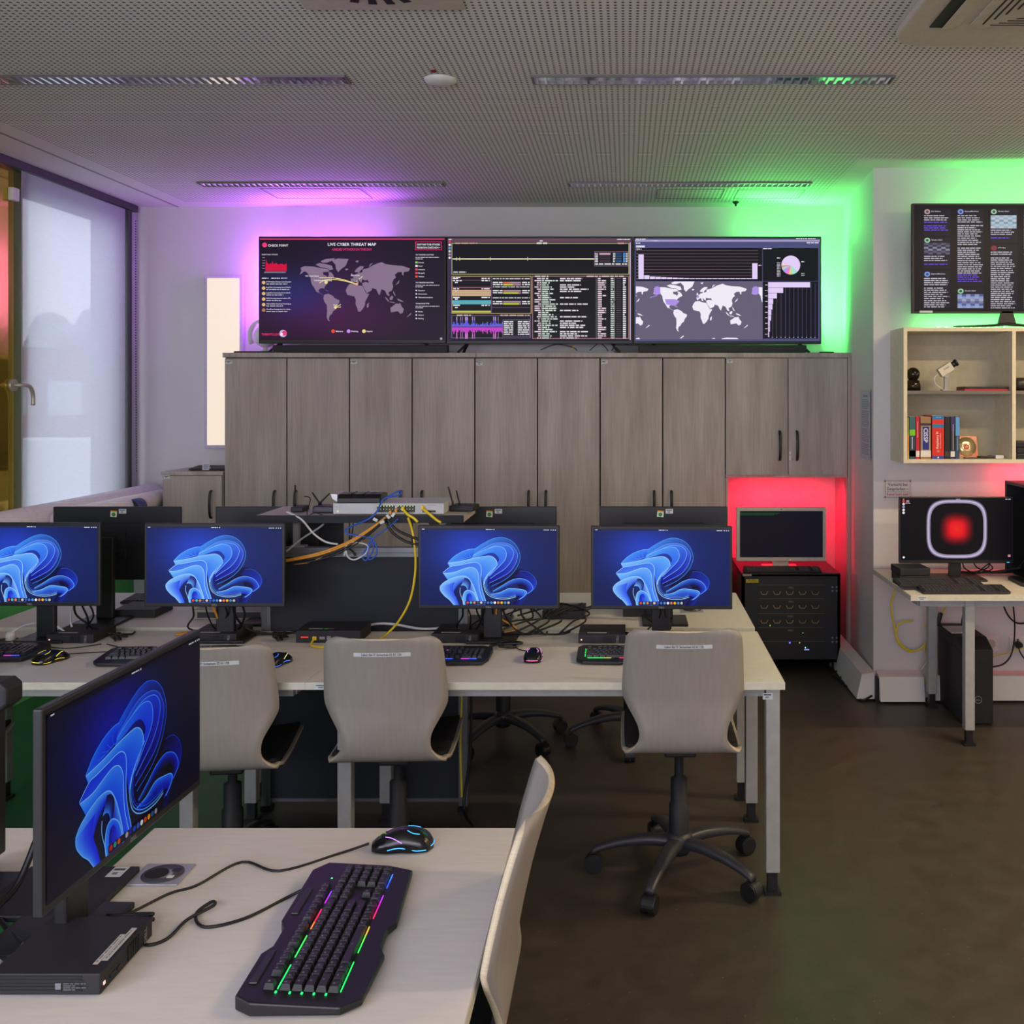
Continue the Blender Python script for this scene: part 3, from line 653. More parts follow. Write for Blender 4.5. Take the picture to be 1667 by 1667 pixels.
c.line([(905, 408), (935, 385)], 5, yl); c.disk(718, 637, 12, yl); c.line([(718, 637), (762, 612)], 5, yl); c.line([(718, 637), (762, 634)], 5, yl)
c.text('WA, United States', 478, 388, 12, (235, 235, 240), 108); c.text('United States', 550, 424, 12, (235, 235, 240), 140); c.text('Brazil', 702, 622, 11, (235, 235, 240)); c.text('Germany', 842, 382, 12, (235, 235, 240), 70); c.text('Italy', 868, 428, 11, (235, 235, 240))
t, w, h, zb, cv = tv('wall_screen', 'large screen showing the purple live cyber threat map', 421, 726, 385, 559, 6.76, c)
cv.build('display', SCR_TV, t, (0, -0.002, h*0.027)); tv1 = t
# middle : terminal monitor
c = Canvas(45, 85, 1605, 975, 1, 1)
for i in range(8):
    for j in range(6):
        q = [(45+1560*a/8, 85+890*b/6) for a, b in ((i, j), (i+1, j), (i+1, j+1), (i, j+1))]
        c.poly(q, [(70-30*(p[1]-85)/890+(30 if p[1] < 200 else 0), 50-22*(p[1]-85)/890+(20 if p[1] < 200 else 0), 84-24*(p[1]-85)/890) for p in q])
c.up(); c.rect(76, 120, 1590, 970, (16, 15, 21)); c.up()
c.frame(76, 126, 1588, 398, 5, (182, 186, 126)); c.rect(84, 258, 1290, 268, (228, 226, 186)); c.words(105, 295, 122, 11, (200, 140, 150)); c.words(800, 890, 121, 13, (230, 230, 235)); c.words(1490, 1560, 122, 12, (210, 150, 160)); c.words(90, 200, 372, 10, (210, 210, 215))
for x in (118, 144, 405, 722): c.rect(x-2, 246, x+3, 280, (180, 182, 130))
c.rect(1290, 198, 1580, 326, (18, 17, 24)); c.up(); c.frame(1290, 198, 1580, 326, 5, (130, 100, 130)); c.rect(1334, 212, 1428, 226, (205, 165, 185))
for i in range(6):
    y = 212+i*14; c.words(1297, 1322, y, 9, (215, 212, 220)); c.words(1450, 1470, y, 9, (205, 215, 212)); c.rect(1476, y+3, 1524, y+6, (70, 140, 210)); c.rect(1536, y, 1556, y+10, (90, 150, 215)); c.words(1560, 1574, y, 9, (215, 212, 220))
    if i: c.rect(1334, y+4, 1428, y+7, (110, 80, 100))
c.words(1297, 1570, 302, 11, (225, 222, 228))
c.frame(76, 411, 755, 738, 5, (198, 166, 108)); c.rect(412, 415, 416, 736, (130, 100, 140))
c.words(88, 150, 420, 10, (225, 222, 228))
for y, st in ((427, 0), (446, 0), (517, 1), (592, 1), (660, 1)): c.words(88, 88+random.randint(40, 80), y, 10, (225, 222, 228)); c.words(330, 400, y, 10, (225, 222, 228))
for y in (462, 535, 606, 680): c.words(104, 128, y, 10, (225, 222, 228))
c.rect(82, 532, 410, 584, (216, 182, 142)); c.rect(82, 622, 410, 656, (92, 186, 205)); c.rect(82, 712, 410, 728, (190, 192, 92)); c.rect(82, 506, 410, 514, (150, 92, 108)); c.rect(84, 445, 330, 449, (110, 70, 90))
c.up()
for x in range(90, 408, 8): c.rect(x, 534, x+1.5, 583, (120, 95, 80)); c.rect(x, 624, x+1.5, 655, (40, 110, 130))
for y in (545, 560, 573, 636, 647): c.rect(82, y, 410, y+1.5, (120, 110, 95))
for y0, f1, f2 in ((462, 0.38, 0.55), (533, 0.08, 0.85), (628, 0.0, 0.9)):
    c.rect(515, y0, 665, y0+13, (172, 135, 155)); c.rect(515, y0+18, 665, y0+31, (172, 135, 155)); c.up(); c.rect(515, y0, 515+150*f1, y0+13, (216, 100, 92)); c.rect(515, y0+18, 515+150*f2, y0+31, (196, 204, 60))
    for dy in (0, 18): c.words(427, 510, y0+dy, 10, (225, 222, 228)); c.words(676, 742, y0+dy, 10, (225, 222, 228))
    c.words(427, 742, y0-32, 9, (190, 190, 196))
c.rect(418, 682, 742, 686, (110, 80, 108))
c.frame(76, 752, 748, 950, 4, (128, 108, 160)); c.words(120, 245, 747, 10, (225, 222, 228)); c.words(490, 740, 747, 10, (215, 190, 200))
for i in range(86):
    x = 80+i*5; hgt = random.choice((12, 18, 25, 30, 42)); big = i in (7, 8, 14, 17, 22, 23, 24, 25, 26, 34, 35, 38, 70, 71, 73, 74, 78)
    up, dn = (90, 105) if big else (hgt, hgt*1.1+10)
    c.rect(x, 850-min(up, 55), x+5, 850, (96, 92, 212)); c.rect(x, 855, x+5, 855+min(dn, 60), (188, 64, 192))
    if big: c.rect(x, 850-up*0.95, x+4, 795, (190, 150, 200)); c.rect(x, 905, x+4, 955, (205, 130, 205))
c.rect(510, 790, 745, 935, (18, 17, 24)); c.up(); c.frame(510, 790, 745, 935, 3, (130, 110, 150))
for i in range(7): c.words(520, 600, 802+i*18, 10, (225, 222, 228)); c.words(640, 738, 802+i*18, 10, (225, 222, 228))
c.frame(762, 411, 1586, 955, 5, (182, 122, 132)); c.words(785, 900, 408, 11, (225, 215, 220)); c.words(1225, 1545, 408, 11, (225, 190, 200))
for i in range(29):
    y = 428+i*18.4; g1 = (200, 214, 205); c.words(782+random.choice((0, 20, 30)), 836, y, 10, (222, 200, 212)); c.words(846, 846+random.randint(50, 140), y, 11, g1)
    if i in (0, 1, 3, 4, 5, 6, 9, 12, 15, 18, 20, 21, 22, 23, 25, 26, 27, 28): c.words(998, 998+random.randint(130, 270), y, 11, (220, 212, 222))
    c.words(1320, 1320+random.choice((35, 70)), y, 11, (222, 200, 212)); c.words(1430, 1460, y, 10, g1); c.rect(1476, y+4, 1520, y+7, (110, 92, 110)); c.words(1534, 1560, y, 11, (225, 222, 228))
for x in (838, 1306, 1462): c.rect(x, 425, x+3, 950, (130, 140, 130))
c.rect(1592, 120, 1600, 965, (205, 185, 205))
for i, cc in enumerate(((230, 60, 100), (235, 235, 240), (70, 170, 225), (200, 220, 180), (190, 140, 180), (235, 235, 240))): c.disk(59, 113+i*28, 10, cc)
c.words(50, 76, 90, 7, (225, 222, 228)); c.words(825, 852, 103, 8, (225, 222, 228)); c.words(1485, 1598, 90, 7, (225, 222, 228))
t, w, h, zb, cv = tv('wall_screen', 'large screen full of terminal graphs and process lists, middle of the three', 727, 1030, 385, 560, 6.76, c)
cv.build('display', SCR_TV, t, (0, -0.002, h*0.027)); tv2 = t
# right : dashboard
c = Canvas(68, 85, 1545, 912, 1, 1); c.rect(68, 85, 1545, 912, (76, 76, 122)); c.up()
c.rect(68, 95, 1545, 112, (160, 150, 190)); c.words(75, 160, 88, 6, (225, 222, 235)); c.words(75, 260, 101, 6, (235, 232, 240)); c.words(1355, 1510, 84, 6, (235, 232, 240)); c.words(75, 112, 120, 7, (235, 232, 240)); c.rect(78, 142, 148, 158, (220, 215, 235)); c.words(1440, 1535, 117, 7, (235, 232, 240))
c.rect(76, 163, 1085, 428, (20, 17, 26)); c.rect(1090, 163, 1532, 428, (20, 17, 26)); c.rect(1090, 432, 1532, 892, (20, 17, 26)); c.rect(76, 432, 1087, 897, (100, 92, 116)); c.up()
for i in range(9): c.rect(100, 181+i*25.4, 1052, 184+i*25.4, (120, 88, 104))
c.up(); LV = (226, 205, 246)
for i in range(21):
    x = 97+i*45.4; hh = {0: 198, 1: 30, 20: 126}.get(i, max(5, 24-i*2.2)); c.rect(x, 412-hh, x+42, 412, LV)
c.words(80, 122, 168, 6, (225, 222, 235)); c.words(1092, 1160, 165, 6, (235, 232, 240)); c.words(1055, 1078, 299, 6, LV)
for i in range(10): c.rect(84, 180+i*25.4, 90, 184+i*25.4, (200, 195, 210)); c.words(1108, 1128, 458+i*44, 5, (215, 210, 225))
WH = (238, 234, 245)
def t3(p, ox=0): return (p[0]*0.8506-154+ox, 490+(p[1]-320)*0.802)
for ox in (0, 785, -785):
    for k in AM: c.clip([t3(p, ox) for p in AM[k]], WH, (76, 432, 1087, 897))
c.clip([(760, 892), (800, 884), (880, 886), (897, 896), (762, 896)], WH); c.clip([(78, 890), (100, 884), (110, 896), (76, 896)], WH); c.clip([(680, 892), (700, 886), (712, 894)], WH); c.line([(432, 890), (458, 870)], 8, WH)
c.up(); LP = (170, 142, 226)
for ox in (0, 785):
    c.clip([(218+ox, 510), (228+ox, 475), (250+ox, 470), (272+ox, 480), (273+ox, 530), (250+ox, 540), (225+ox, 538)], LP, (76, 432, 1087, 897)); c.line([(190+ox, 562), (245+ox, 545)], 5, LP) if ox == 0 else None
c.clip([(308, 575), (390, 575), (425, 590), (405, 615), (395, 628), (360, 625), (320, 618)], LP); c.disk(573, 553, 8, LP, ry=14)
pie = [(0, 40, (160, 224, 205)), (40, 58, (235, 205, 110)), (58, 92, (225, 130, 215)), (92, 104, (110, 195, 225)), (104, 118, (222, 190, 225)), (118, 124, (120, 200, 120)), (124, 132, (230, 150, 90)), (132, 360, LV)]
for a0, a1, cc in pie:
    n_ = max(2, int((a1-a0)/6)); P0 = (1313, 300)
    c.poly([P0]+[(1313+75*math.cos(math.radians(45+a0+(a1-a0)*k/n_)), 300+76*math.sin(math.radians(45+a0+(a1-a0)*k/n_))) for k in range(n_+1)], cc)
for y in range(278, 390, 12): c.words(1202, 1230, y, 5, (215, 210, 225))
c.words(1202, 1230, 240, 6, WH); c.words(1397, 1422, 270, 6, WH); c.words(1397, 1422, 365, 5, WH); c.words(1397, 1422, 380, 5, WH)
for i in range(11): c.rect(1166+i*34, 445, 1169+i*34, 878, (84, 72, 120)); c.rect(1163+i*34, 880, 1170+i*34, 885, (215, 210, 225))
c.up()
for i, wd in enumerate((335, 120, 70, 40, 34, 25, 23, 14, 14, 8)): c.rect(1132, 438+i*44.5, 1132+wd, 438+i*44.5+42, LV)
t, w, h, zb, cv = tv('wall_screen', 'large screen showing the white world map dashboard with lilac bars', 1031, 1337, 385, 560, 6.76, c)
cv.build('display', SCR_TV, t, (0, -0.002, h*0.027)); tv3 = t
for t in (tv1, tv2, tv3):
    for sx in (-1, 1):
        zt = t.location.z-TOP
        for sy in (-1, 1):
            MB().tube([(sx*0.47, 0.02, 0.01), (sx*(0.47+0.05), 0.02+sy*0.10, -zt+0.008)], 0.010, 8, False, flat=0.7).build('foot', M_black, t)
def soundbar(x0, x1, lab):
    s = F/6.70; a = (x0-VX)/s; b = (x1-VX)/s
    t = thing('soundbar', lab, 'soundbar', ((a+b)/2, 6.70, TOP), group='black soundbars under the wall screens'); w = b-a
    MB().box(-w/2, w/2, -0.03, 0.03, 0.004, 0.054).build('body', M_black2, t, bevel=0.006)
    MB().box(-w/2+0.03, -w/2+0.06, -0.02, 0.02, 0, 0.004).box(w/2-0.06, w/2-0.03, -0.02, 0.02, 0, 0.004).build('foot', M_black, t)
soundbar(446, 730, 'long black soundbar under the threat map screen'); soundbar(1040, 1312, 'long black soundbar under the world map dashboard screen')
tag(MB().box(-0.08, 0.12, -0.06, 0.06, 0, 0.055).build('set_top_box', M_black, bevel=0.003, loc=(0.0, 6.78, TOP)), 'small black box on the cabinets between middle and right screens', 'box')
tag(MB().box(-0.045, 0.045, -0.03, 0.03, 0, 0.012).build('remote_control', M_black, bevel=0.003, loc=(1.30, 6.72, TOP)), 'flat black remote on the cabinet top at its green-lit end', 'remote')
tag(MB().box(-0.16, 0.16, -0.1, 0.1, 0, 0.012).build('laptop', M_black, bevel=0.003, loc=(-2.36, 6.72, TOP)), 'flat closed black tablet lying on the cabinet top beside the light panel', 'tablet')
t = thing('round_lamp', 'round white glass lamp standing behind the left end of the threat map screen', 'lamp', (-2.40, 6.86, TOP))
MB().sphere((0, 0, 0.12), 0.075, 24).build('globe', mat('frosted_glass', (235, 225, 240), 0.2), t)
rg = MB().tube([(0.105*math.cos(a*PI/12), 0, 0.125+0.105*math.sin(a*PI/12)) for a in range(-2, 15)], 0.014, 10, False); rg.build('hood', M_white, t)
MB().lathe([(0.06, 0), (0.05, 0.015), (0.015, 0.03), (0.012, 0.05)], 20).build('base', M_white, t)
CABLE_G = 'cables'
def cable(nm, lab, pts, m, r=0.0032, group=None, sub=6):
    o = MB().tube(pts, r, 7, True, sub).build(nm, m); return tag(o, lab, 'cable', group)
for i, (pp, m) in enumerate((([(880, 571), (905, 562), (930, 566), (940, 572)], M_cable), ([(960, 572), (975, 560), (985, 566), (990, 573)], M_cable), ([(996, 572), (1003, 558), (1002, 545)], M_cable), ([(930, 572), (937, 560), (945, 555)], M_ycable))):
    cable('screen_cable', ['black cable loop on the cabinet top below the middle screen', 'small black cable loop below the right end of the middle screen', 'black cable hanging between middle and right screens', 'short yellow cable standing up below the middle screen'][i], [at(px, py, 6.78) + Vector((0, 0, 0.005)) for px, py in pp], m, group='cables under the wall screens')
# things on the low cabinet
#--PART3--
# ------------------------------------------------------------------ desks
def desk(lab, x0, x1, y0, y1, z=0.737, leg_in=0.05, label_front=True, group='pale office desks', legs=None, leg_l=None):
    t = thing('office_desk', lab, 'desk', ((x0+x1)/2, (y0+y1)/2, 0), group=group); w, d = (x1-x0)/2, (y1-y0)/2
    MB().mat(0).box(-w, w, -d, d, z-0.025, z).build('tabletop', M_desk, t, bevel=0.0015)
    MB().box(-w-0.0006, w+0.0006, -d-0.0012, -d-0.0002, z-0.0245, z-0.0008).box(w+0.0002, w+0.0012, -d, d, z-0.0245, z-0.0008).box(-w-0.0012, -w-0.0002, -d, d, z-0.0245, z-0.0008).box(-w, w, d+0.0002, d+0.0012, z-0.0245, z-0.0008).build('edge_band', M_deskedge, t)
    MB().box(-w+0.06, w-0.06, -d+0.065, -d+0.095, z-0.065, z-0.025).box(-w+0.06, w-0.06, d-0.095, d-0.065, z-0.065, z-0.025).box(-w+0.055, -w+0.085, -d+0.09, d-0.09, z-0.065, z-0.025).box(w-0.085, w-0.055, -d+0.09, d-0.09, z-0.065, z-0.025).build('frame', M_greymetal, t)
    for sx in (-1, 1):
        for sy in (-1, 1):
            cx, cy = sx*(w-(leg_l if (sx < 0 and leg_l) else leg_in)), sy*(d-0.075)
            lg = MB().box(cx-0.0235, cx+0.0235, cy-0.0235, cy+0.0235, 0.075, z-0.025).build('leg', M_greymetal, t, bevel=0.003)
            MB().box(cx-0.016, cx+0.016, cy-0.016, cy+0.016, 0.01, 0.077).box(cx-0.028, cx+0.028, cy-0.028, cy+0.028, 0, 0.012).build('foot', M_black, lg)
    sticker_at('sticker', t, -w+0.055, z-0.022, y=-d-0.0016, w=0.05, h=0.017)
    return t
D1Y0, D1Y1 = F/487, 4.196; D2Y0, D2Y1 = 4.264, 5.010
DZ = 0.737
dk = desk('pale desk in the middle row, right half, with the empty chair back at its corner', -1.073, 0.529, D1Y0, D1Y1, leg_in=0.032, leg_l=0.115)
sticker_at('leg_label', dk, (0.529+1.073)/2-0.05, 0.665, y=-(D1Y1-D1Y0)/2+0.075-0.0245, w=0.034, h=0.022)
desk('pale desk in the middle row, left half towards the window', -2.675, -1.075, D1Y0+0.0, D1Y1, leg_in=0.42, leg_l=0.06)
desk('pale desk in the back row, right half, beside the server rack', -1.073, 0.529, D2Y0, D2Y1, leg_in=0.045, leg_l=0.115)
desk('pale desk in the back row, left half near the green parapet', -2.675, -1.075, D2Y0, D2Y1, leg_in=0.48, leg_l=0.06)
desk('foreground desk carrying the lit keyboard and the angled monitor', -1.048, -0.248, 0.69, 2.292)
desk('foreground neighbour desk at the left picture edge', -1.980, -1.182, 0.69, 2.292)
desk('pale desk against the right wall under the shelf', 1.360, 2.96, 4.935, 5.69, leg_in=0.30)

# ------------------------------------------------------------------ monitors
def bloom_canvas():
    c = Canvas(62, 90, 1600, 960, 1, 1); nx, ny = 26, 15
    def bgc(x, y):
        d = math.exp(-(((x-620)/420)**2+((y-330)/300)**2)); e = math.exp(-(((x-900)/900)**2+((y-500)/560)**2)); return (24+16*d+6*e, 34+32*d+12*e, 84+92*d+30*e)
    for i in range(nx):
        for j in range(ny):
            q = [(62+1538*a/nx, 90+870*b/ny) for a, b in ((i, j), (i+1, j), (i+1, j+1), (i, j+1))]; c.poly(q, [bgc(*p) for p in q])
    c.up()
    L1, L2, Mi, Dk, Vd, Ri = (140, 200, 255), (84, 164, 250), (52, 104, 238), (20, 26, 170), (12, 12, 50), (178, 220, 255)
    # right-hand lobe
    c.fold([(1110, 575), (1180, 552), (1270, 572), (1345, 625), (1378, 700), (1350, 780), (1270, 850), (1190, 955)], [(900, 760), (960, 740), (1040, 710), (1120, 700), (1160, 730), (1180, 790), (1150, 850), (1100, 955)], ((16, 20, 60), (30, 50, 170)), ((14, 14, 60), (12, 12, 60)), None)
    c.fold([(1180, 575), (1260, 575), (1340, 630), (1372, 700), (1350, 770), (1300, 810)], [(1130, 640), (1200, 640), (1260, 670), (1300, 720), (1310, 760), (1290, 800)], ((20, 30, 110), (40, 90, 230)), ((20, 30, 140), (30, 60, 210)), (70, 120, 240), 3)
    c.fold([(880, 800), (980, 740), (1080, 680), (1180, 655), (1270, 680), (1320, 730), (1330, 780), (1270, 830)], [(880, 830), (980, 790), (1080, 750), (1180, 720), (1240, 735), (1270, 770), (1260, 800), (1230, 830)], (L2, (40, 70, 220)), ((20, 20, 90), (20, 40, 160)), (120, 180, 250), 5)
    c.fold([(860, 835), (960, 815), (1060, 770), (1160, 775), (1240, 790), (1262, 820), (1230, 860), (1180, 895)], [(870, 870), (960, 880), (1060, 860), (1120, 855), (1170, 855), (1200, 860), (1180, 880), (1150, 900)], ((90, 170, 250), (90, 160, 250)), ((20, 30, 150), (30, 60, 220)), (150, 205, 255), 5)
    # big lobe, outermost folds first
    c.fold([(640, 345), (760, 265), (880, 205), (980, 190), (1080, 222), (1155, 300), (1188, 410), (1160, 510), (1100, 600), (1000, 680), (860, 745)], [(650, 400), (760, 330), (880, 270), (980, 250), (1060, 285), (1110, 350), (1125, 430), (1090, 520), (1010, 600), (900, 660), (820, 700)], (L2, (16, 16, 110)), ((60, 130, 245), (10, 10, 60)), L2, 4)
    c.fold([(650, 395), (770, 318), (880, 262), (990, 250), (1080, 275), (1135, 330), (1160, 400), (1130, 500), (1060, 590), (960, 650), (840, 710)], [(660, 420), (770, 360), (880, 310), (970, 300), (1030, 340), (1050, 400), (1040, 470), (1000, 540), (930, 600), (860, 650), (810, 700)], ((110, 180, 252), (24, 26, 190)), ((60, 120, 240), (14, 14, 120)), (120, 170, 250), 4)
    c.fold([(655, 405), (770, 345), (880, 292), (960, 275), (1050, 285), (1100, 325), (1115, 380), (1080, 470), (1010, 550), (920, 610), (850, 660)], [(665, 425), (760, 385), (860, 350), (930, 340), (980, 370), (1000, 420), (990, 470), (950, 520), (900, 570), (850, 620), (810, 680)], (L2, (40, 60, 215)), (L2, (16, 20, 150)), L1, 4)
    c.fold([(640, 410), (740, 355), (850, 310), (930, 293), (1000, 310), (1032, 370), (1020, 440), (970, 500), (900, 570), (840, 630)], [(640, 430), (740, 400), (830, 370), (890, 370), (930, 400), (950, 440), (930, 480), (890, 530), (850, 580), (810, 640)], ((90, 170, 250), (60, 110, 240)), (L2, (40, 80, 230)), L1, 5)
    # left crown of folds
    c.fold([(372, 480), (440, 410), (530, 355), (620, 325), (680, 322)], [(430, 520), (480, 495), (540, 460), (600, 430), (650, 415)], (L2, (70, 140, 250)), ((60, 120, 245), (40, 90, 225)), (120, 190, 255), 5)
    for k in range(5): c.line([(420+k*48, 470-k*26), (520+k*26, 445-k*8), (640, 412)], 2.5, (110, 180, 255), True)
    c.fold([(372, 485), (520, 460), (640, 432), (740, 412), (850, 402), (910, 440), (925, 500), (870, 580), (810, 650), (780, 720)], [(420, 580), (520, 560), (620, 520), (700, 520), (740, 560), (750, 620), (760, 660), (765, 690), (770, 710), (772, 730)], (L1, L2), ((70, 150, 250), (60, 110, 240)), Ri, 5)
    c.fold([(316, 590), (400, 525), (470, 512), (580, 490), (680, 474), (735, 500), (750, 560), (745, 650), (755, 760), (800, 910)], [(370, 672), (440, 640), (520, 620), (600, 620), (660, 660), (690, 720), (710, 790), (730, 850), (745, 900), (760, 955)], ((70, 110, 235), L2), (L2, (50, 90, 235)), Ri, 5)
    c.fold([(318, 598), (430, 590), (540, 552), (620, 530), (680, 545), (715, 600), (722, 680), (730, 780), (760, 880), (790, 955)], [(372, 676), (440, 650), (520, 625), (590, 640), (640, 700), (670, 770), (690, 830), (700, 870), (715, 920), (725, 955)], (L1, (80, 150, 250)), (L2, (60, 110, 240)), Ri, 5)
    c.fold([(282, 750), (330, 700), (430, 650), (520, 628), (590, 640), (640, 700), (680, 790), (710, 880), (725, 955)], [(440, 955), (420, 880), (440, 800), (490, 730), (560, 690), (600, 740), (600, 820), (600, 900), (600, 955)], (L1, L1), ((60, 110, 245), (30, 40, 190)), Ri, 5)
    c.fold([(282, 755), (290, 800), (340, 860), (390, 900), (440, 958)], [(450, 700), (430, 760), (440, 820), (470, 880), (500, 958)], (L1, L1), ((50, 90, 240), (50, 90, 240)), Ri, 4)
    c.fold([(560, 650), (600, 660), (630, 700), (625, 760), (600, 800)], [(520, 740), (545, 735), (570, 745), (585, 770), (590, 800)], ((24, 30, 120), (20, 24, 110)), (L1, L2), None)
    c.fold([(548, 955), (540, 880), (560, 810), (610, 790), (670, 830), (700, 900), (715, 955)], [(585, 955), (580, 890), (590, 840), (620, 825), (640, 850), (655, 900), (660, 955)], (L1, L2), (L2, Mi), Ri, 5)
    c.fold([(590, 955), (585, 890), (598, 845), (625, 830), (645, 860)], [(650, 955), (640, 930), (630, 910), (630, 890), (640, 870)], ((30, 40, 200), (40, 60, 220)), (Mi, Mi), None)
    c.line([(512, 760), (510, 820), (530, 880), (555, 955)], 5, Ri, True)
    # long S-shaped bright ribbons
    for k, (dx, cc) in enumerate(((0, Ri), (14, L1), (28, (90, 150, 250)), (40, (60, 110, 235)))):
        c.line([(935-dx*0.2, 500), (880, 550), (815+dx*0.5, 620), (780+dx*0.9, 690), (782+dx, 760), (810+dx, 825-dx*0.5), (870+dx, 868-dx), (960, 888-dx*1.2), (1060, 885-dx*1.2), (1140, 862-dx)], 6-k, cc, True)
    c.up(); c.rect(62, 90, 1600, 108, (46, 50, 80)); c.rect(570, 912, 1082, 952, (22, 22, 44)); c.up()
    W = (235, 235, 240)
    c.rect(80, 94, 108, 101, W); c.words(800, 875, 97, 7, W); c.disk(893, 101, 6, W); c.words(1452, 1515, 102, 7, W); c.disk(1538, 106, 6, W); c.disk(1562, 106, 6, W); c.disk(1586, 106, 6, W)
    for i, cc in enumerate(((225, 80, 90), (90, 190, 190), (225, 140, 110), (80, 84, 120), (210, 200, 205), (80, 90, 190), (60, 130, 220), (90, 150, 225), (235, 235, 240), (225, 130, 90), (240, 190, 60), (90, 150, 190), (190, 190, 195))): c.disk(595+i*38.5, 930, 15, cc, 10)
    return c
PIC = {}
def monitor(lab, loc, rz, pic=SCR, stickers=False, group=None, bot=0.14, w=0.5385, h=0.318, cursor=False, base=True):
    t = thing('computer_monitor', lab, 'monitor', loc, rz, group)
    MB().box(-w/2, w/2, 0.0, 0.016, bot, bot+h).box(-w/2+0.10, w/2-0.10, 0.016, 0.036, bot+0.02, bot+h-0.07).build('casing', M_black, t, bevel=0.003)
    if 'bl' not in PIC:
        cv = bloom_canvas(); cv.w, cv.h = w*0.963, h*0.917; PIC['bl'] = cv.build('display', pic, t, (0, -0.0012, bot+h*0.046))
    else:
        o = PIC['bl'].copy(); COL.objects.link(o); o.parent = t; o.location = (0, -0.0012, bot+h*0.046)
        if pic is not SCR: o.data = PIC['bl'].data.copy(); o.data.materials[0] = pic
    logo(t, 0, bot+0.0042, -0.0012)
    MB().box(-0.036, 0.036, 0.100, 0.124, 0.012, bot+h*0.62).build('stand', M_black, t, bevel=0.004)
    MB().box(-0.05, 0.05, 0.034, 0.046, bot+0.1, bot+0.21).box(-0.03, 0.03, 0.044, 0.102, bot+0.13, bot+0.18).build('mount', M_dark, t)
    if base: MB().box(-0.095, 0.095, 0.045, 0.225, 0, 0.012).build('base', M_black, t, bevel=0.003)
    if stickers:
        cv = Canvas(0, 0, 20, 20, 0.028, 0.028); cv.rect(0, 0, 20, 20, (225, 225, 215)); cv.up(); cv.rect(0, 0, 20, 4, (225, 150, 30)); cv.disk(10, 12, 6.5, (60, 160, 60)); cv.up(); cv.ring(10, 12, 2, 3.2, (20, 90, 30), 12)
        cv.build('inspection_sticker', paint_mat('printed_label'), t, (0.015, 0.0168, bot+h-0.045), (0, 0.08, PI))
        sticker_at('barcode_sticker', t, -0.025, bot+h-0.03, y=0.0168, w=0.032, h=0.02).rotation_euler = (0, 0, PI)
    return t
LG = {}
def logo(parent, x, z, y, st='DELL', size=0.007, m=None, rot=(0, 0, 0), name='logo'):
    cv = Canvas(0, 0, 1, 1, 1, 1); cv.text(st, 0.5, 1.0, size, (150, 152, 155), align='c')
    return cv.build(name, m or paint_mat('printed_label'), parent, (x, y, z), rot)
G1 = 'monitors with blue wallpaper in the middle desk row'
MY = F/427
def mx(px): return (px-VX)/427
monitor('monitor with blue folded wallpaper behind the chair at the right desk corner', (mx(1077), MY, DZ), -0.012, group=G1, bot=0.143)
monitor('monitor with blue folded wallpaper just right of the dark divider screen', (mx(796), MY-0.01, DZ), -0.012, group=G1, bot=0.147)
monitor('monitor with blue folded wallpaper left of the dark divider screen', (mx(349), MY, DZ), -0.01, group=G1, bot=0.153)
monitor('monitor with blue folded wallpaper cut by the left picture edge', (mx(49), MY, DZ), -0.014, group=G1, bot=0.156)
m_front = monitor('large foreground monitor turned sideways with deep blue folded wallpaper', (-0.880, 1.84, DZ), PI/2-0.035, SCRD, bot=0.165)
G2 = 'monitors of the back desk row seen from behind'
for px, lab in ((194, 'back of a monitor with green sticker, in front of the window and yellow leaf'), (457, 'back of a monitor partly hidden by the switch shelf, left side'), (803, 'back of a monitor partly hidden by the switch shelf, right side'), (1080, 'back of a monitor with green sticker beside the red-lit niche')):
    monitor(lab, ((px-VX)/373, 4.50, DZ), PI, stickers=True, group=G2, bot=0.157, w=0.555)
t = thing('computer_monitor', 'side of a low black monitor on the neighbour desk at the left edge', 'monitor', (-1.280, 1.88, DZ), 0, G2[:0] or None)
MB().box(-0.036, 0.0, -0.25, 0.25, 0.02, 0.325).build('casing', M_black, t, bevel=0.004)
MB().box(-0.06, 0.09, -0.1, 0.18, 0, 0.012).build('base', M_black, t, bevel=0.003); MB().box(-0.075, -0.036, -0.03, 0.03, 0.0, 0.22).build('stand', M_black, t)
t = thing('webcam', 'rounded black webcam perched on the low monitor at the left edge', 'webcam', (-1.288, 2.09, DZ+0.325))
MB().prism([(-0.06, 0.0), (0.03, 0.0), (0.05, 0.015), (0.05, 0.05), (0.035, 0.062), (-0.06, 0.062)], -0.03, 0.03, 'y').build('body', M_black2, t, bevel=0.006)

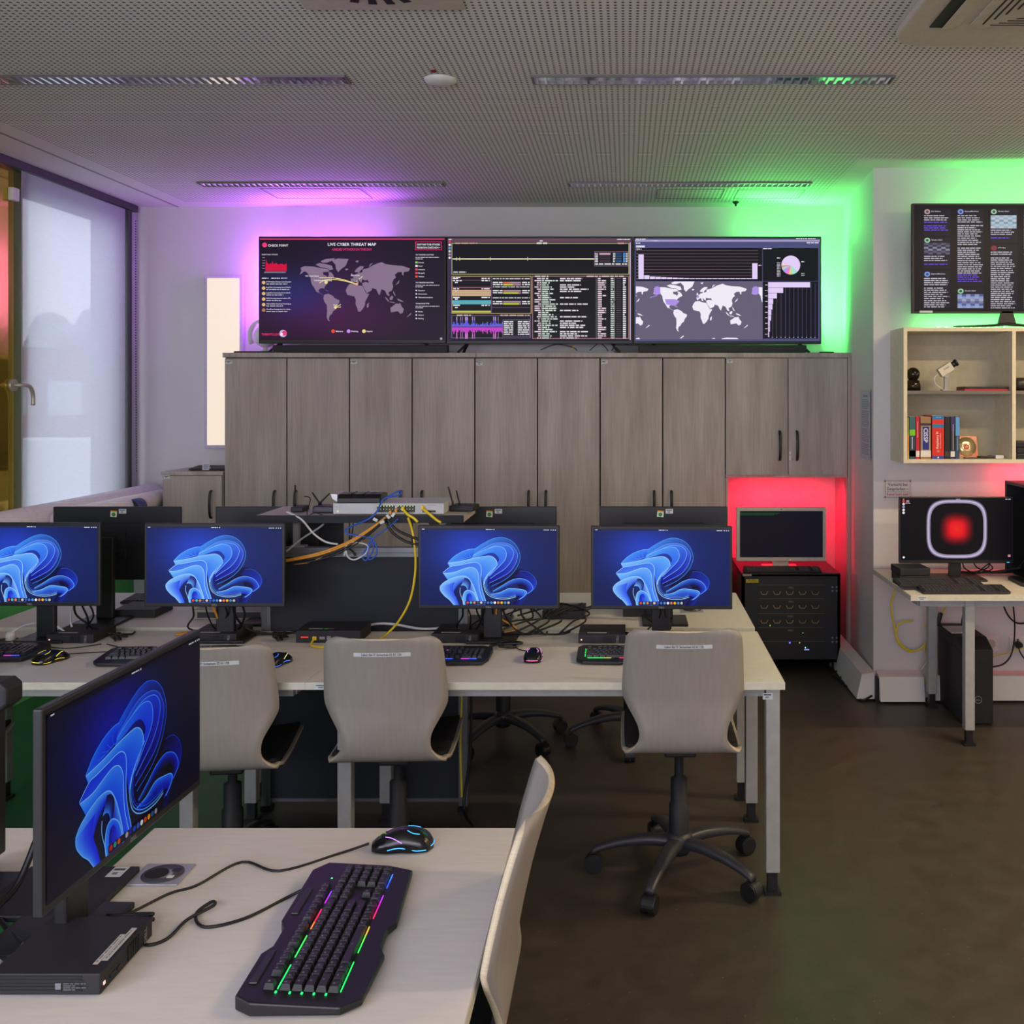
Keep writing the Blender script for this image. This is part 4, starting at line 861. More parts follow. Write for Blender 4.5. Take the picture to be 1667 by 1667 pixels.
# ------------------------------------------------------------------ mini computers
def minipc(lab, loc, rz=0, group='black mini computers on the desks', side=False):
    t = thing('mini_computer', lab, 'computer', loc, rz, group)
    MB().box(-0.091, 0.091, -0.089, 0.089, 0.002, 0.036).build('body', M_black2, t, bevel=0.002)
    g_ = MB(); [g_.box(0.0+0.006*i, 0.003+0.006*i, -0.0912, -0.089, 0.006, 0.032) for i in range(7)]
    tag(g_.build('vent', M_dark, t), kind='stuff')
    logo(t, 0.062, 0.008, -0.0915, size=0.009, rot=(0, -PI/2, 0)).location = (0.064, -0.0915, 0.019)
    MB().box(-0.082, -0.077, -0.0905, -0.089, 0.013, 0.018).build('power_led', mat('soft_led', (240, 200, 190), 0.4, emit=(250, 190, 180), estr=0.8), t)
    MB().box(-0.060, -0.045, -0.0905, -0.089, 0.012, 0.017).box(-0.038, -0.026, -0.0905, -0.089, 0.012, 0.017).build('port', M_dark, t)
    cv = Canvas(0, 0, 60, 8, 0.075, 0.013); cv.rect(0, 0, 60, 8, (205, 205, 200)); cv.up(); cv.words(3, 57, 3, 2, (90, 90, 90)); cv.build('paper_label', paint_mat('printed_label'), t, (-0.02, -0.070, 0.0368), (-PI/2, 0, 0))
    if side:
        for i in range(5): MB().box(-0.091, 0.055, -0.0, 0.0, 0, 0)
    return t
front_pc = minipc('mini computer in the foreground left corner with two paper labels', (-0.931, 1.742, DZ), 0)
bpy.data.objects.remove([c for c in kids(front_pc) if c.name.startswith('paper_label')][0])
front_pc.rotation_euler = (0, 0, PI/2)
# its front faces the chair; the side towards the camera carries ribs and a small printed plate
for i in range(5): MB().box(-0.0922, -0.0908, -0.06, 0.088, 0.008+i*0.0055, 0.0105+i*0.0055).build('rib', M_dark, front_pc)
cv = Canvas(0, 0, 60, 20, 0.055, 0.013); cv.rect(0, 2, 10, 18, (120, 120, 125)); [cv.words(14, 55-(i % 2)*20, 2+i*5, 2.5, (105, 105, 110)) for i in range(4)]
cv.build('type_plate', paint_mat('printed_label'), front_pc, (-0.0925, -0.045, 0.010), (0, 0, -PI/2))
cv = Canvas(0, 0, 100, 20, 0.115, 0.019); cv.rect(0, 0, 82, 9, (190, 184, 176)); cv.rect(10, 9.5, 100, 20, (190, 184, 176)); cv.up(); cv.words(6, 78, 2, 3, (120, 116, 112)); cv.words(16, 94, 12, 3, (120, 116, 112))
cv.build('paper_label', paint_mat('printed_label'), front_pc, (-0.008, -0.082, 0.0368), (-PI/2, 0, 0))
first = minipc('mini computer in front of the monitor at the right desk corner', (-0.095, 3.985+0.089, DZ))
minipc('mini computer half under the monitor right of the divider', (-0.66, 3.99+0.089, DZ), -0.06)
minipc('mini computer in front of the monitor left of the divider', (-1.60, 4.0+0.082, DZ), 0.0)
minipc('mini computer by the leftmost wallpaper monitor', (-2.15, 3.99+0.085, DZ), 0.0)
minipc('mini computer lying on the back row behind the leftmost monitors', (-2.12, 4.43+0.1, DZ), PI)
minipc('mini computer on the back row behind the right-corner monitor', (0.075, 4.55, DZ), PI)
minipc('mini computer on the back row behind the monitor right of the divider', (-0.27, 4.50, DZ), PI)

# ------------------------------------------------------------------ gaming keyboards and mice
M_key = mat('black_keycap', (38, 37, 42), 0.4)
def led(col, s=1.6): return mat('led_%d_%d_%d' % col, col, 0.4, emit=col, estr=s)
def keyrows():
    rows = []; u = 0.0188; x0 = -0.205
    r = []  # (cx, cy, w)
    ys = [0.052, 0.026, 0.0072, -0.0116, -0.0304, -0.0492]
    def row(y, spec, start=0.0):
        x = start
        for s in spec:
            if s < 0: x += -s
            else: r.append((x0+(x+s/2)*u, y, s*u)); x += s
    row(ys[0], [1, -1, 1, 1, 1, 1, -.5, 1, 1, 1, 1, -.5, 1, 1, 1, 1, -.25, 1, 1, 1])
    row(ys[1], [1]*13+[2, -.25, 1, 1, 1, -.25, 1, 1, 1, 1])
    row(ys[2], [1.5]+[1]*12+[1.5, -.25, 1, 1, 1, -.25, 1, 1, 1, 1])
    row(ys[3], [1.75]+[1]*11+[2.25, -3.5, 1, 1, 1, 1])
    row(ys[4], [2.25]+[1]*10+[2.75, -1.25, 1, -1.25, 1, 1, 1, 1])
    row(ys[5], [1.25, 1.25, 1.25, 6.25, 1.25, 1.25, 1.25, 1.25, -.25, 1, 1, 1, -.25, 2, 1, 1])
    return r
KR = keyrows()
def rain(u, a=0.0):
    stops = [(0, (40, 225, 110)), (0.33, (60, 230, 100)), (0.42, (225, 190, 60)), (0.5, (250, 50, 60)), (0.63, (235, 30, 160)), (0.74, (150, 60, 250)), (0.85, (50, 80, 255)), (1, (70, 170, 255))]
    u = (u+a) % 1.0001
    for (p, c), (q, d) in zip(stops, stops[1:]):
        if p <= u <= q: k = (u-p)/(q-p); return tuple(int(c[i]+(d[i]-c[i])*k)//12*12 for i in range(3))
    return stops[-1][1]
KMESH = {}
def keyboard(lab, loc, rz, phase=0.0, dark=False, group='black gaming keyboards with rainbow backlight', blue=False):
    t = thing('gaming_keyboard', lab, 'keyboard', loc, rz, group)
    if 'body' not in KMESH:
        out = [(-0.240, 0.07), (-0.222, 0.098), (-0.10, 0.098), (-0.075, 0.086), (-0.015, 0.086), (0.01, 0.098), (0.205, 0.098), (0.24, 0.075), (0.24, -0.045), (0.225, -0.095), (0.02, -0.105), (-0.005, -0.094), (-0.06, -0.094), (-0.085, -0.105), (-0.215, -0.098), (-0.24, -0.07)]
        mb = MB(); nP = len(out)
        def hz(p): return 0.014+(p[1]+0.105)*0.062
        vs = [(p[0], p[1], 0.003) for p in out]+[(p[0], p[1], hz(p)) for p in out]
        mb.add(vs, [tuple(range(nP-1, -1, -1)), tuple(range(nP, 2*nP))]+[(i, (i+1) % nP, nP+(i+1) % nP, nP+i) for i in range(nP)], False)
        b_ = mb.build('body', M_black, t, bevel=0.003); KMESH['body'] = b_
    else:
        b_ = KMESH['body'].copy(); COL.objects.link(b_); b_.parent = t
    # keys
    for (cx, cy, w) in KR:
        k = round(w, 4)
        if k not in KMESH:
            h = w/2-0.0011; d = 0.0083; mb = MB(); z0, z1 = 0, 0.0095
            vs = [(-h, -d, z0), (h, -d, z0), (h, d, z0), (-h, d, z0), (-h+0.0022, -d+0.002, z1), (h-0.0022, -d+0.002, z1), (h-0.0022, d-0.0026, z1), (-h+0.0022, d-0.0026, z1)]
            mb.add(vs, [(3, 2, 1, 0), (4, 5, 6, 7), (0, 1, 5, 4), (1, 2, 6, 5), (2, 3, 7, 6), (3, 0, 4, 7)], False)
            mb.mat(1); mb.box(-0.0018, 0.0018, 0.0, 0.003, z1, z1+0.0001)
            KMESH[k] = mb.build('key', [M_key, mat('key_legend', (120, 118, 122), 0.5)], t)
            ko = KMESH[k]
        else: ko = KMESH[k].copy(); COL.objects.link(ko); ko.parent = t
        ko.location = (cx, cy, 0.014+(cy+0.105)*0.062+0.0005); ko.rotation_euler = (0.062, 0, 0)
    # light strips between key rows
    if not dark:
        for y, x0, x1 in ((0.0385, -0.200, 0.12), (-0.0605, -0.200, 0.20)):
            n_ = 14
            for i in range(n_):
                a, b2 = x0+(x1-x0)*i/n_, x0+(x1-x0)*(i+0.98)/n_
                if i % 4 == 3: continue
                z = 0.014+(y+0.105)*0.062+0.001; col = rain((a+0.2)/0.4, phase) if not blue else ((60, 90, 255) if i % 3 else (200, 60, 200))
                MB().box(a, b2, y-0.0008, y+0.0008, z-0.001, z+0.0005).build('light_strip', led(col), t)
        for i, yy in enumerate((0.0385, 0.0166, -0.0022, -0.021, -0.04)):
            col = rain(0.0, phase) if not blue else (70, 110, 255)
            MB().box(-0.2115, -0.2075, yy-0.0015, yy+0.0015, 0.014+(yy+0.105)*0.062, 0.016+(yy+0.105)*0.062).build('light_dot', led(col), t)
    for (xa, xb) in ((-0.19, -0.095), (0.03, 0.125)): MB().box(xa, xb, 0.074, 0.088, 0.0245, 0.0285).build('media_key_bar', M_key, t, bevel=0.003)
    if not dark: MB().box(0.150, 0.153, 0.05, 0.053, 0.0238, 0.0248).box(0.170, 0.173, 0.05, 0.053, 0.0238, 0.0248).build('status_led', led((60, 225, 120)), t)
    return t
K0 = keyboard('foreground gaming keyboard lying lengthwise with rainbow light strips', (-0.517, 1.832, DZ), PI/2+0.02)
keyboard('gaming keyboard with blue and violet backlight behind the middle chair', (-0.735, 3.755, DZ), -0.01, 0.55, blue=True)
keyboard('gaming keyboard mostly hidden by the chair at the right desk corner', (0.06, 3.765, DZ), 0.0, 0.25)
keyboard('gaming keyboard with blue backlight cut by the left picture edge', (-2.40, 3.80, DZ), 0.0, 0.75, blue=True)
keyboard('unlit gaming keyboard partly hidden by the foreground monitor', (-1.66, 3.75, DZ), 0.06, dark=True)

def mouse(lab, loc, rz, cols, group='glossy black gaming mice', s=1.0):
    t = thing('gaming_mouse', lab, 'mouse', loc, rz, group)   # nose towards +Y
    mb = MB(); prof = []; n = 15; m = 18; vs = []; fs = []
    for i in range(n):
        u = i/(n-1); y = -0.064+0.128*u
        hw = 0.034*(1-abs(2*u-0.85)**3.2*0.30)*(1 if 0.03 < u < 0.97 else 0.86)*(1-0.12*math.exp(-((u-0.55)/0.13)**2)); 
        if u < 0.12: hw *= math.sqrt(max(0.05, 1-((0.12-u)/0.14)**2))
        hz = 0.040*math.sin(PI*min(1, (u*0.80+0.13)))**0.75
        if u < 0.1: hz *= 0.55+4.5*u
        for k in range(m):
            a = PI*k/(m-1); c, s_ = math.cos(a), math.sin(a)
            vs.append((hw*math.copysign(abs(c)**0.75, c), y, 0.003+hz*abs(s_)**0.7))
    for i in range(n-1):
        for k in range(m-1): fs.append((i*m+k, i*m+k+1, (i+1)*m+k+1, (i+1)*m+k))
        fs.append((i*m+m-1, i*m, (i+1)*m, (i+1)*m+m-1))
    fs.append(tuple(range(m))); fs.append(tuple(range((n-1)*m, n*m)))
    mb.add(vs, fs, True); mb.build('body', mat('gloss_black', (14, 14, 17), 0.22), t)
    MB().cyl((-0.003, 0.040, 0.026), 0.0085, 0.006, 'x', 16).build('scroll_wheel', M_black2, t)
    MB().cyl((-0.0008, 0.040, 0.026), 0.0088, 0.0016, 'x', 16).build('wheel_light', led((150, 210, 60), 0.8), t)
    def srf(x, y):
        u = (y+0.064)/0.128; hz = 0.040*math.sin(PI*min(1, u*0.80+0.13))**0.75; hw = 0.034*(1-abs(2*u-0.85)**3.2*0.30)*(1-0.12*math.exp(-((u-0.55)/0.13)**2))
        c = min(0.999, abs(x)/hw)**(1/0.75); return 0.003+hz*(max(0, 1-c*c)**0.5)**0.7+0.0002
    for sx in (-1, 1):
        MB().tube([(sx*0.016, 0.035, srf(0.016, 0.035)), (sx*0.024, 0.02, srf(0.024, 0.02)), (sx*0.029, 0.0, srf(0.029, 0.0))], 0.0008, 6).build('light_line', led(cols[0]), t)
        MB().tube([(sx*0.0315, 0.03, 0.010), (sx*0.0305, 0.01, 0.013), (sx*0.031, -0.01, 0.011), (sx*0.0335, -0.03, 0.007), (sx*0.031, -0.05, 0.007)], 0.0009, 6).build('light_line', led(cols[1]), t)
        MB().tube([(sx*0.012, -0.010, srf(0.012, -0.010)), (sx*0.019, -0.022, srf(0.019, -0.022)), (sx*0.018, -0.036, srf(0.018, -0.036))], 0.0008, 6).build('light_line', led(cols[1]), t)
    MB().tube([(-0.027, -0.052, 0.010), (-0.015, -0.062, 0.011), (0, -0.064, 0.011), (0.015, -0.062, 0.011), (0.027, -0.052, 0.010)], 0.0009, 6).build('light_line', led(cols[2]), t)
    return t
mouse('glossy mouse with blue light lines at the far end of the foreground desk', (-0.474, 2.19, DZ), PI/2+0.12, ((190, 120, 250), (60, 170, 250), (60, 170, 250)))
mouse('mouse with pink tail light between the two right keyboards', (-0.338, 3.75, DZ), 0.0, ((220, 150, 230), (200, 120, 200), (250, 80, 160)))
mouse('mouse with blue light line between the left and middle chairs', (-1.245, 3.68, DZ), -0.35, ((235, 235, 160), (60, 110, 240), (200, 220, 150)))
mouse('mouse with yellow light line beside the left-edge keyboard', (-2.075, 3.72, DZ), -0.45, ((235, 205, 70), (190, 165, 40), (215, 190, 60)))

# ------------------------------------------------------------------ chairs
def chair(lab, loc, rz, base_rz=0.0, dz=0.0, label_text=True, group='plywood shell swivel chairs'):
    t = thing('swivel_chair', lab, 'chair', loc, rz, group)
    S = 0.485+dz
    prof = [(0.235, -0.022, 0.185), (0.225, -0.006, 0.197), (0.19, 0.0, 0.203), (0.10, -0.004, 0.205), (0.0, -0.010, 0.206), (-0.09, -0.012, 0.205), (-0.15, -0.010, 0.203), (-0.185, 0.000, 0.198), (-0.205, 0.010, 0.186), (-0.218, 0.024, 0.168), (-0.226, 0.045, 0.151), (-0.230, 0.07, 0.146), (-0.233, 0.10, 0.150), (-0.236, 0.13, 0.164), (-0.238, 0.16, 0.181), (-0.241, 0.185, 0.193), (-0.245, 0.205, 0.200), (-0.252, 0.24, 0.2015), (-0.268, 0.31, 0.198), (-0.285, 0.37, 0.194), (-0.295, 0.402, 0.190), (-0.300, 0.417, 0.183), (-0.303, 0.426, 0.170), (-0.305, 0.431, 0.150)]
    P2 = crom([Vector(p) for p in prof], 2)
    if 'shell' not in KMESH:
        m = 12; vs = []; fs = []
        for i, p in enumerate(P2):
            q = P2[min(i+1, len(P2)-1)]-P2[max(i-1, 0)]
            back = min(1, max(0, (p.y-0.08)/0.12))
            for k in range(m+1):
                u = -1+2*k/m
                vs.append((u*p.z, p.x+back*0.035*abs(u)**2.2, p.y+(1-back)*0.012*abs(u)**2.5*(1 if p.x > -0.19 else 0)))
        for i in range(len(P2)-1):
            for k in range(m): fs.append((i*(m+1)+k, i*(m+1)+k+1, (i+1)*(m+1)+k+1, (i+1)*(m+1)+k))
        me = bpy.data.meshes.new('shell'); me.from_pydata(vs, [], fs); me.polygons.foreach_set('use_smooth', [True]*len(fs)); me.materials.append(M_shell); me.materials.append(M_ply); me.update()
        sh = bpy.data.objects.new('shell', me); COL.objects.link(sh); sh.parent = t
        so = sh.modifiers.new('thick', 'SOLIDIFY'); so.thickness = 0.012; so.offset = 0; so.material_offset_rim = 1; so.use_even_offset = True
        KMESH['shell'] = sh
        # seat pad
        vs = []; fs = []; rows = [p for p in P2 if p.x > -0.20 and p.y < 0.02]
        for p in rows:
            for k in range(m+1):
                u = -1+2*k/m; vs.append((u*(p.z-0.012), min(p.x, 0.225), p.y+0.010+0.012*abs(u)**2.5))
        for i in range(len(rows)-1):
            for k in range(m): fs.append((i*(m+1)+k, i*(m+1)+k+1, (i+1)*(m+1)+k+1, (i+1)*(m+1)+k))
        me = bpy.data.meshes.new('seat_pad'); me.from_pydata(vs, [], fs); me.polygons.foreach_set('use_smooth', [True]*len(fs)); me.materials.append(M_pad); me.update()
        sp_ = bpy.data.objects.new('seat_pad', me); COL.objects.link(sp_); sp_.parent = t; so = sp_.modifiers.new('thick', 'SOLIDIFY'); so.thickness = 0.012; so.offset = 0
        KMESH['pad'] = sp_
        # column, mechanism, lever
        mb = MB().lathe([(0.034, 0.075), (0.036, 0.09), (0.036, 0.25), (0.030, 0.255), (0.030, 0.34), (0.016, 0.345), (0.016, 0.47)], 20); KMESH['col'] = mb.build('gas_lift', M_black2, t)
        KMESH['mech'] = MB().box(-0.055, 0.055, -0.09, 0.09, -0.055, -0.018).build('mechanism', M_dark, t, bevel=0.006)
        KMESH['lev'] = MB().tube([(0.05, 0.0, -0.045), (0.13, 0.0, -0.05), (0.17, 0.0, -0.058)], [0.006, 0.006, 0.010, 0.008], 8, flat=0.6).build('lever', M_black, t)
        M_base = mat('graphite_plastic', (52, 52, 58), 0.38)
        mb = MB(); mb.lathe([(0.048, 0.092), (0.05, 0.13), (0.042, 0.150), (0.036, 0.152)], 20); KMESH['hub'] = mb.build('hub', M_base, t)
        mb = MB(); A = [(0.03, 0, 0.118), (0.10, 0, 0.122), (0.18, 0, 0.114), (0.25, 0, 0.098), (0.30, 0, 0.080), (0.312, 0, 0.072)]; vs = []; fs = []; pts = crom([Vector(p) for p in A], 4); ws = [0.030, 0.027, 0.024, 0.021, 0.019, 0.015]; hs = [0.022, 0.020, 0.017, 0.014, 0.013, 0.010]
        nn = 10
        for i, p in enumerate(pts):
            q = i/(len(pts)-1)*(len(ws)-1); k0 = min(int(q), len(ws)-2); f_ = q-k0; w_ = ws[k0]*(1-f_)+ws[k0+1]*f_; h_ = hs[k0]*(1-f_)+hs[k0+1]*f_
            for k in range(nn):
                a = 2*PI*k/nn; vs.append((p.x, w_*math.copysign(abs(math.cos(a))**0.7, math.cos(a)), p.z+h_*math.copysign(abs(math.sin(a))**0.8, math.sin(a))))
        for i in range(len(pts)-1):
            for k in range(nn): k2 = (k+1) % nn; fs.append((i*nn+k, i*nn+k2, (i+1)*nn+k2, (i+1)*nn+k))
        fs.append(tuple(range(nn))); fs.append(tuple(range((len(pts)-1)*nn, len(pts)*nn))); mb.add(vs, fs, True)
        KMESH['arm'] = mb.build('leg', M_base, t)
        mb = MB(); mb.cyl((0.302, 0, 0.05), 0.008, 0.025, 'z', 10)
        mb.lathe([(0.030, -0.024), (0.031, -0.020), (0.031, -0.004), (0.03, -0.003)], 20, Matrix.Translation((0.302, 0, 0.031)) @ Matrix.Rotation(PI/2, 4, 'X')).lathe([(0.030, 0.003), (0.031, 0.004), (0.031, 0.020), (0.030, 0.024)], 20, Matrix.Translation((0.302, 0, 0.031)) @ Matrix.Rotation(PI/2, 4, 'X'))
        hood = [(0.302+0.034*math.cos(a), 0.031+0.034*math.sin(a)) for a in [PI*k/12 for k in range(-1, 12)]]
        mb.prism(hood, -0.020, 0.020, 'y'); KMESH['caster'] = mb.build('caster', M_black, t, bevel=0.001)
        base = [KMESH['shell'], KMESH['pad'], KMESH['col'], KMESH['mech'], KMESH['lev'], KMESH['hub'], KMESH['arm'], KMESH['caster']]
        arm0, cas0 = KMESH['arm'], KMESH['caster']
    else:
        for k in ('shell', 'pad', 'col', 'mech', 'lev', 'hub'):
            o = KMESH[k].copy(); COL.objects.link(o); o.parent = t; KMESH['_'+k] = o
        arm0 = KMESH['arm'].copy(); cas0 = KMESH['caster'].copy()
        for o in (arm0, cas0): COL.objects.link(o); o.parent = t
    cur = {k: KMESH.get('_'+k, KMESH[k]) for k in ('shell', 'pad', 'mech', 'lev')}
    for o in cur.values(): o.location = (0, 0, S)
    cas0.parent = arm0; arm0.rotation_euler = (0, 0, base_rz)
    for i in range(1, 5):
        a = arm0.copy(); COL.objects.link(a); a.rotation_euler = (0, 0, base_rz+i*2*PI/5); c2 = cas0.copy(); COL.objects.link(c2); c2.parent = a
    if label_text:
        cv = Canvas(0, 0, 200, 13, 0.185, 0.0125)
        # bowed strip following the curved back
        N = 12; pts = []
        for k in range(N+1):
            x = -0.092+0.184*k/N; u = x/0.192; pts.append((x, -0.2885+0.035*abs(u)**2.2-0.0085))
        mb = MB()
        for k in range(N):
            (xa, ya), (xb, yb) = pts[k], pts[k+1]
            mb.add([(xa, ya+0.003, 0.372), (xb, yb+0.003, 0.372), (xb, yb, 0.3855), (xa, ya, 0.3855)], [(0, 1, 2, 3)])
        s_ = mb.build('name_strip', M_label, t); s_.location = (0, 0, S)
        gl, gf, a_, b_ = glyphs('Labor für IT Sicherheit 02 01 120'); k_ = 0.128/(b_-a_); mb = MB(); vv = []
        for (u_, w_) in gl:
            x = -0.066+u_*k_; uu = x/0.192; z = 0.3755+w_*k_*1.2; vv.append((x, -0.2895+0.035*abs(uu)**2.2-0.0085+0.003*(1-(z-0.372)/0.0135), z))
        mb.add(vv, gf, False); q = mb.build('lettering', M_print, s_)
    return t
CHA = chair('plywood swivel chair with name strip at the right desk corner, wheels fully visible', (0.186, 3.66, 0), 0.01, math.radians(32), dz=0.012)
chair('plywood swivel chair with name strip in front of the dark divider', (-0.803, 3.63, 0), 0.04, 0.4, dz=-0.006)
chair('plywood swivel chair partly hidden behind the foreground monitor', (-1.378, 3.61, 0), 0.12, 0.1, dz=-0.03)
chair('swivel chair seen edge-on against the foreground desk', (-0.442, 1.875, 0), PI/2-0.0, 0.3, dz=0.07, label_text=False)
chair('swivel chair behind the back row, its wheels showing under the desks left of centre', (-0.605, 5.06, 0), PI+0.1, math.radians(-15), label_text=False)
chair('swivel chair behind the back row, its wheels showing next to the right corner chair', (0.02, 5.08, 0), PI-0.05, math.radians(20), label_text=False)
chair('swivel chair under the window-side desk, only its seat edge showing at far left', (-2.44, 3.62, 0), 0.25, 0.2, dz=-0.03, label_text=False)
#--PART4--
# ------------------------------------------------------------------ divider screen and switch shelf
M_railg = mat('divider_rail', (118, 120, 124), 0.4, metal=0.5)
t = thing('divider_screen', 'dark grey fabric divider panel with aluminium posts between the desk rows', 'divider', (-1.07, 4.23, 0))
MB().box(-0.385, 0.385, -0.014, 0.014, 0.05, 1.035).build('panel', M_panel, t)
MB().box(-0.42, 0.42, -0.018, 0.018, 1.035, 1.075).box(-0.42, 0.42, -0.0195, 0.0195, 1.050, 1.056).build('top_rail', M_railg, t, bevel=0.002)
MB().box(-0.385, 0.385, -0.012, 0.012, 0.035, 0.05).build('bottom_rail', M_railg, t)
for sx in (-1, 1):
    MB().box(sx*0.402-0.018, sx*0.402+0.018, -0.018, 0.018, 0.02, 1.035).box(sx*0.402-0.003, sx*0.402+0.003, -0.021, 0.021, 0.02, 1.035).build('post', M_railg, t)
    MB().box(sx*0.402-0.02, sx*0.402+0.02, -0.028, 0.028, 0, 0.02).build('foot', M_black, t)
t = thing('switch_shelf', 'small raised shelf on the divider carrying the network switch and routers', 'shelf', (-1.055, 4.24, 1.075))
MB().box(-0.41, 0.41, -0.165, 0.165, 0.118, 0.147).build('board', mat('pale_shelf_top', (186, 178, 172), 0.5), t, bevel=0.001)
MB().box(-0.412, 0.412, -0.168, -0.1652, 0.117, 0.1475).build('edge_band', M_panel, t)
for sx in (-0.30, 0.30):
    lg = MB().box(sx-0.012, sx+0.012, -0.012, 0.012, 0.006, 0.118).build('leg', M_greymetal, t)
    MB().box(sx-0.02, sx+0.04, -0.02, 0.02, 0, 0.006).build('foot_plate', M_greymetal, lg)
SH = 1.075+0.147
# network switch
sw = thing('network_switch', 'pale grey network switch with lit green ports and yellow plugs', 'network switch', (-0.945, 4.20, SH))
MB().prism([(-0.105, 0.003), (0.12, 0.003), (0.12, 0.046), (-0.105, 0.046)], -0.22, 0.22, 'x').build('housing', mat('pale_grey_switch', (188, 190, 192), 0.45), sw, bevel=0.002)
for bx0, n_ in ((-0.045, 6), (0.035, 6)):
    b_ = MB().box(bx0, bx0+n_*0.0118, -0.1062, -0.105, 0.010, 0.037).build('port_block', M_black, sw)
    mb = MB()
    for i in range(n_):
        mb.box(bx0+i*0.0118+0.002, bx0+i*0.0118+0.005, -0.1068, -0.1060, 0.0335, 0.0365).box(bx0+i*0.0118+0.002, bx0+i*0.0118+0.004, -0.1068, -0.1060, 0.0215, 0.0235)
    mb.build('port_leds', led((190, 225, 70), 1.3), b_)
b_ = MB().box(0.135, 0.188, -0.1062, -0.105, 0.010, 0.018).build('uplink_ports', M_black, sw)
cv = Canvas(0, 0, 60, 20, 0.06, 0.02); cv.words(20, 58, 4, 1.6, (120, 122, 126)); cv.build('print', paint_mat('printed_label'), sw, (0.165, -0.1056, 0.022))
cv = Canvas(0, 0, 30, 20, 0.02, 0.012); [cv.rect(3+i*3, 10-abs(4-abs(i-4)*2) , 4+i*3, 12, (130, 134, 138)) for i in range(8)]; cv.up(); cv.text('cisco', 15, 18, 4, (130, 134, 138), align='c'); cv.build('logo', paint_mat('printed_label'), sw, (-0.205, -0.1056, 0.026))
MB().box(-0.203, -0.199, -0.1062, -0.105, 0.012, 0.016).build('status_led', led((200, 225, 90), 1.2), sw)
t = thing('modem', 'black ribbed modem lying on the left end of the network switch', 'modem', (-1.065, 4.17, SH+0.046), 0.03)
MB().prism([(-0.075, 0.0), (0.07, 0.0), (0.07, 0.03), (0.02, 0.036), (-0.05, 0.034), (-0.075, 0.02)], -0.085, 0.085, 'x').build('housing', mat('gloss_black', (14, 14, 17), 0.22), t, bevel=0.003)
MB().prism([(-0.086, 0.005), (-0.105, 0.018), (-0.112, 0.036), (-0.095, 0.036), (-0.086, 0.034)], -0.07, 0.07, 'y').build('end_cap', mat('silver_plastic', (190, 190, 194), 0.3, metal=0.4), t)
mb = MB(); [mb.box(x, x+0.0025, -0.06, 0.05, 0.0345, 0.0368) for x in (-0.035, 0.012)]; mb.build('groove', M_black2, t)
sticker_at('label', t, 0.045, 0.0372, y=0.0, w=0.035, h=0.03).rotation_euler = (-PI/2, 0, 0)
def router(lab, loc, rz, w, ants, col=M_black2, d=0.09, h=0.028, group='small routers on the switch shelf'):
    t = thing('router', lab, 'router', loc, rz, group); MB().box(-w/2, w/2, -d/2, d/2, 0.002, h).build('body', col, t, bevel=0.004)
    for (x, y, dx, L) in ants: MB().tube([(x, y, h-0.004), (x, y, h+0.01), (x+dx*L, y, h+L)], [0.006, 0.006, 0.0055, 0.004], 8, False, flat=0.7).build('antenna', M_black, t)
    return t
router('flat dark purple router beside the switch with two folded antennas', (-1.22, 4.19, SH), 0, 0.085, [(-0.035, 0.02, -0.55, 0.05), (-0.03, 0.03, 0.8, 0.045)], mat('dark_purple_plastic', (44, 36, 52), 0.35))
router('small black router with one upright antenna on the left end of the shelf', (-1.335, 4.22, SH), 0, 0.05, [(-0.02, 0.0, 0.0, 0.085)], h=0.022)
router('black router with two antennas on the right end of the shelf', (-0.665, 4.24, SH), -0.15, 0.10, [(-0.04, -0.035, -0.25, 0.075), (-0.012, -0.035, -0.2, 0.06)], h=0.026)
# cables at the switch
def cb(nm, lab, px, m, r=0.0036, Y=4.07, group=None):
    return cable(nm, lab, [at(p[0], p[1], p[2] if len(p) > 2 else Y) for p in px], m, r, group)
GC = 'loose cables around the switch shelf'
cb('blue_cable', 'blue network cable looping from the modem down over the shelf edge', [(625, 812, 4.14), (650, 799, 4.14), (650, 806, 4.12), (625, 812, 4.10), (614, 832, 4.06), (600, 845, 4.04), (566, 860), (564, 868), (590, 873), (606, 876)], M_bcable, group=GC)
cb('blue_cable', 'blue network cable bundle hanging below the switch in a tied loop', [(648, 845, 4.05), (630, 860), (607, 876), (598, 890), (590, 906), (596, 912), (607, 896), (608, 878)], M_bcable, r=0.003, group=GC)
cb('blue_cable', 'second strand of the tied blue loop below the switch', [(606, 876), (613, 890), (612, 904), (601, 911), (598, 900), (603, 886), (606, 877)], M_bcable, r=0.003, group=GC)
cb('yellow_cable', 'long yellow cable hanging from the switch past the divider to the desk', [(664, 843, 4.05), (670, 860), (675, 890), (676, 930), (668, 975), (650, 1010), (630, 1032), (618, 1041, 4.0)], M_ycable, r=0.0046, group='yellow network cables')
cb('yellow_cable', 'yellow cable plugged into the middle of the switch and drooping right', [(655, 828, 4.09), (664, 838), (674, 844), (680, 850)], M_ycable, r=0.0055, group='yellow network cables')
cb('yellow_cable', 'yellow cable plugged into the right port of the switch and drooping right', [(688, 828, 4.09), (698, 836), (710, 846), (718, 851)], M_ycable, r=0.0055, group='yellow network cables')
for i, (dy, m) in enumerate(((0, M_ocable), (3, M_ocable), (7, M_cable), (11, M_cable))):
    cb('cable_strand', ['upper orange cable sweeping left from the switch', 'lower orange cable sweeping left from the switch', 'upper black cable sweeping left from the switch', 'lower black cable sweeping left from the switch'][i],
       [(628, 842+dy*0.3, 4.06), (600, 862+dy*0.8), (565, 883+dy), (520, 900+dy), (465, 912+dy*0.6), (440, 916+dy*0.5)], m, r=0.0042, group=GC)
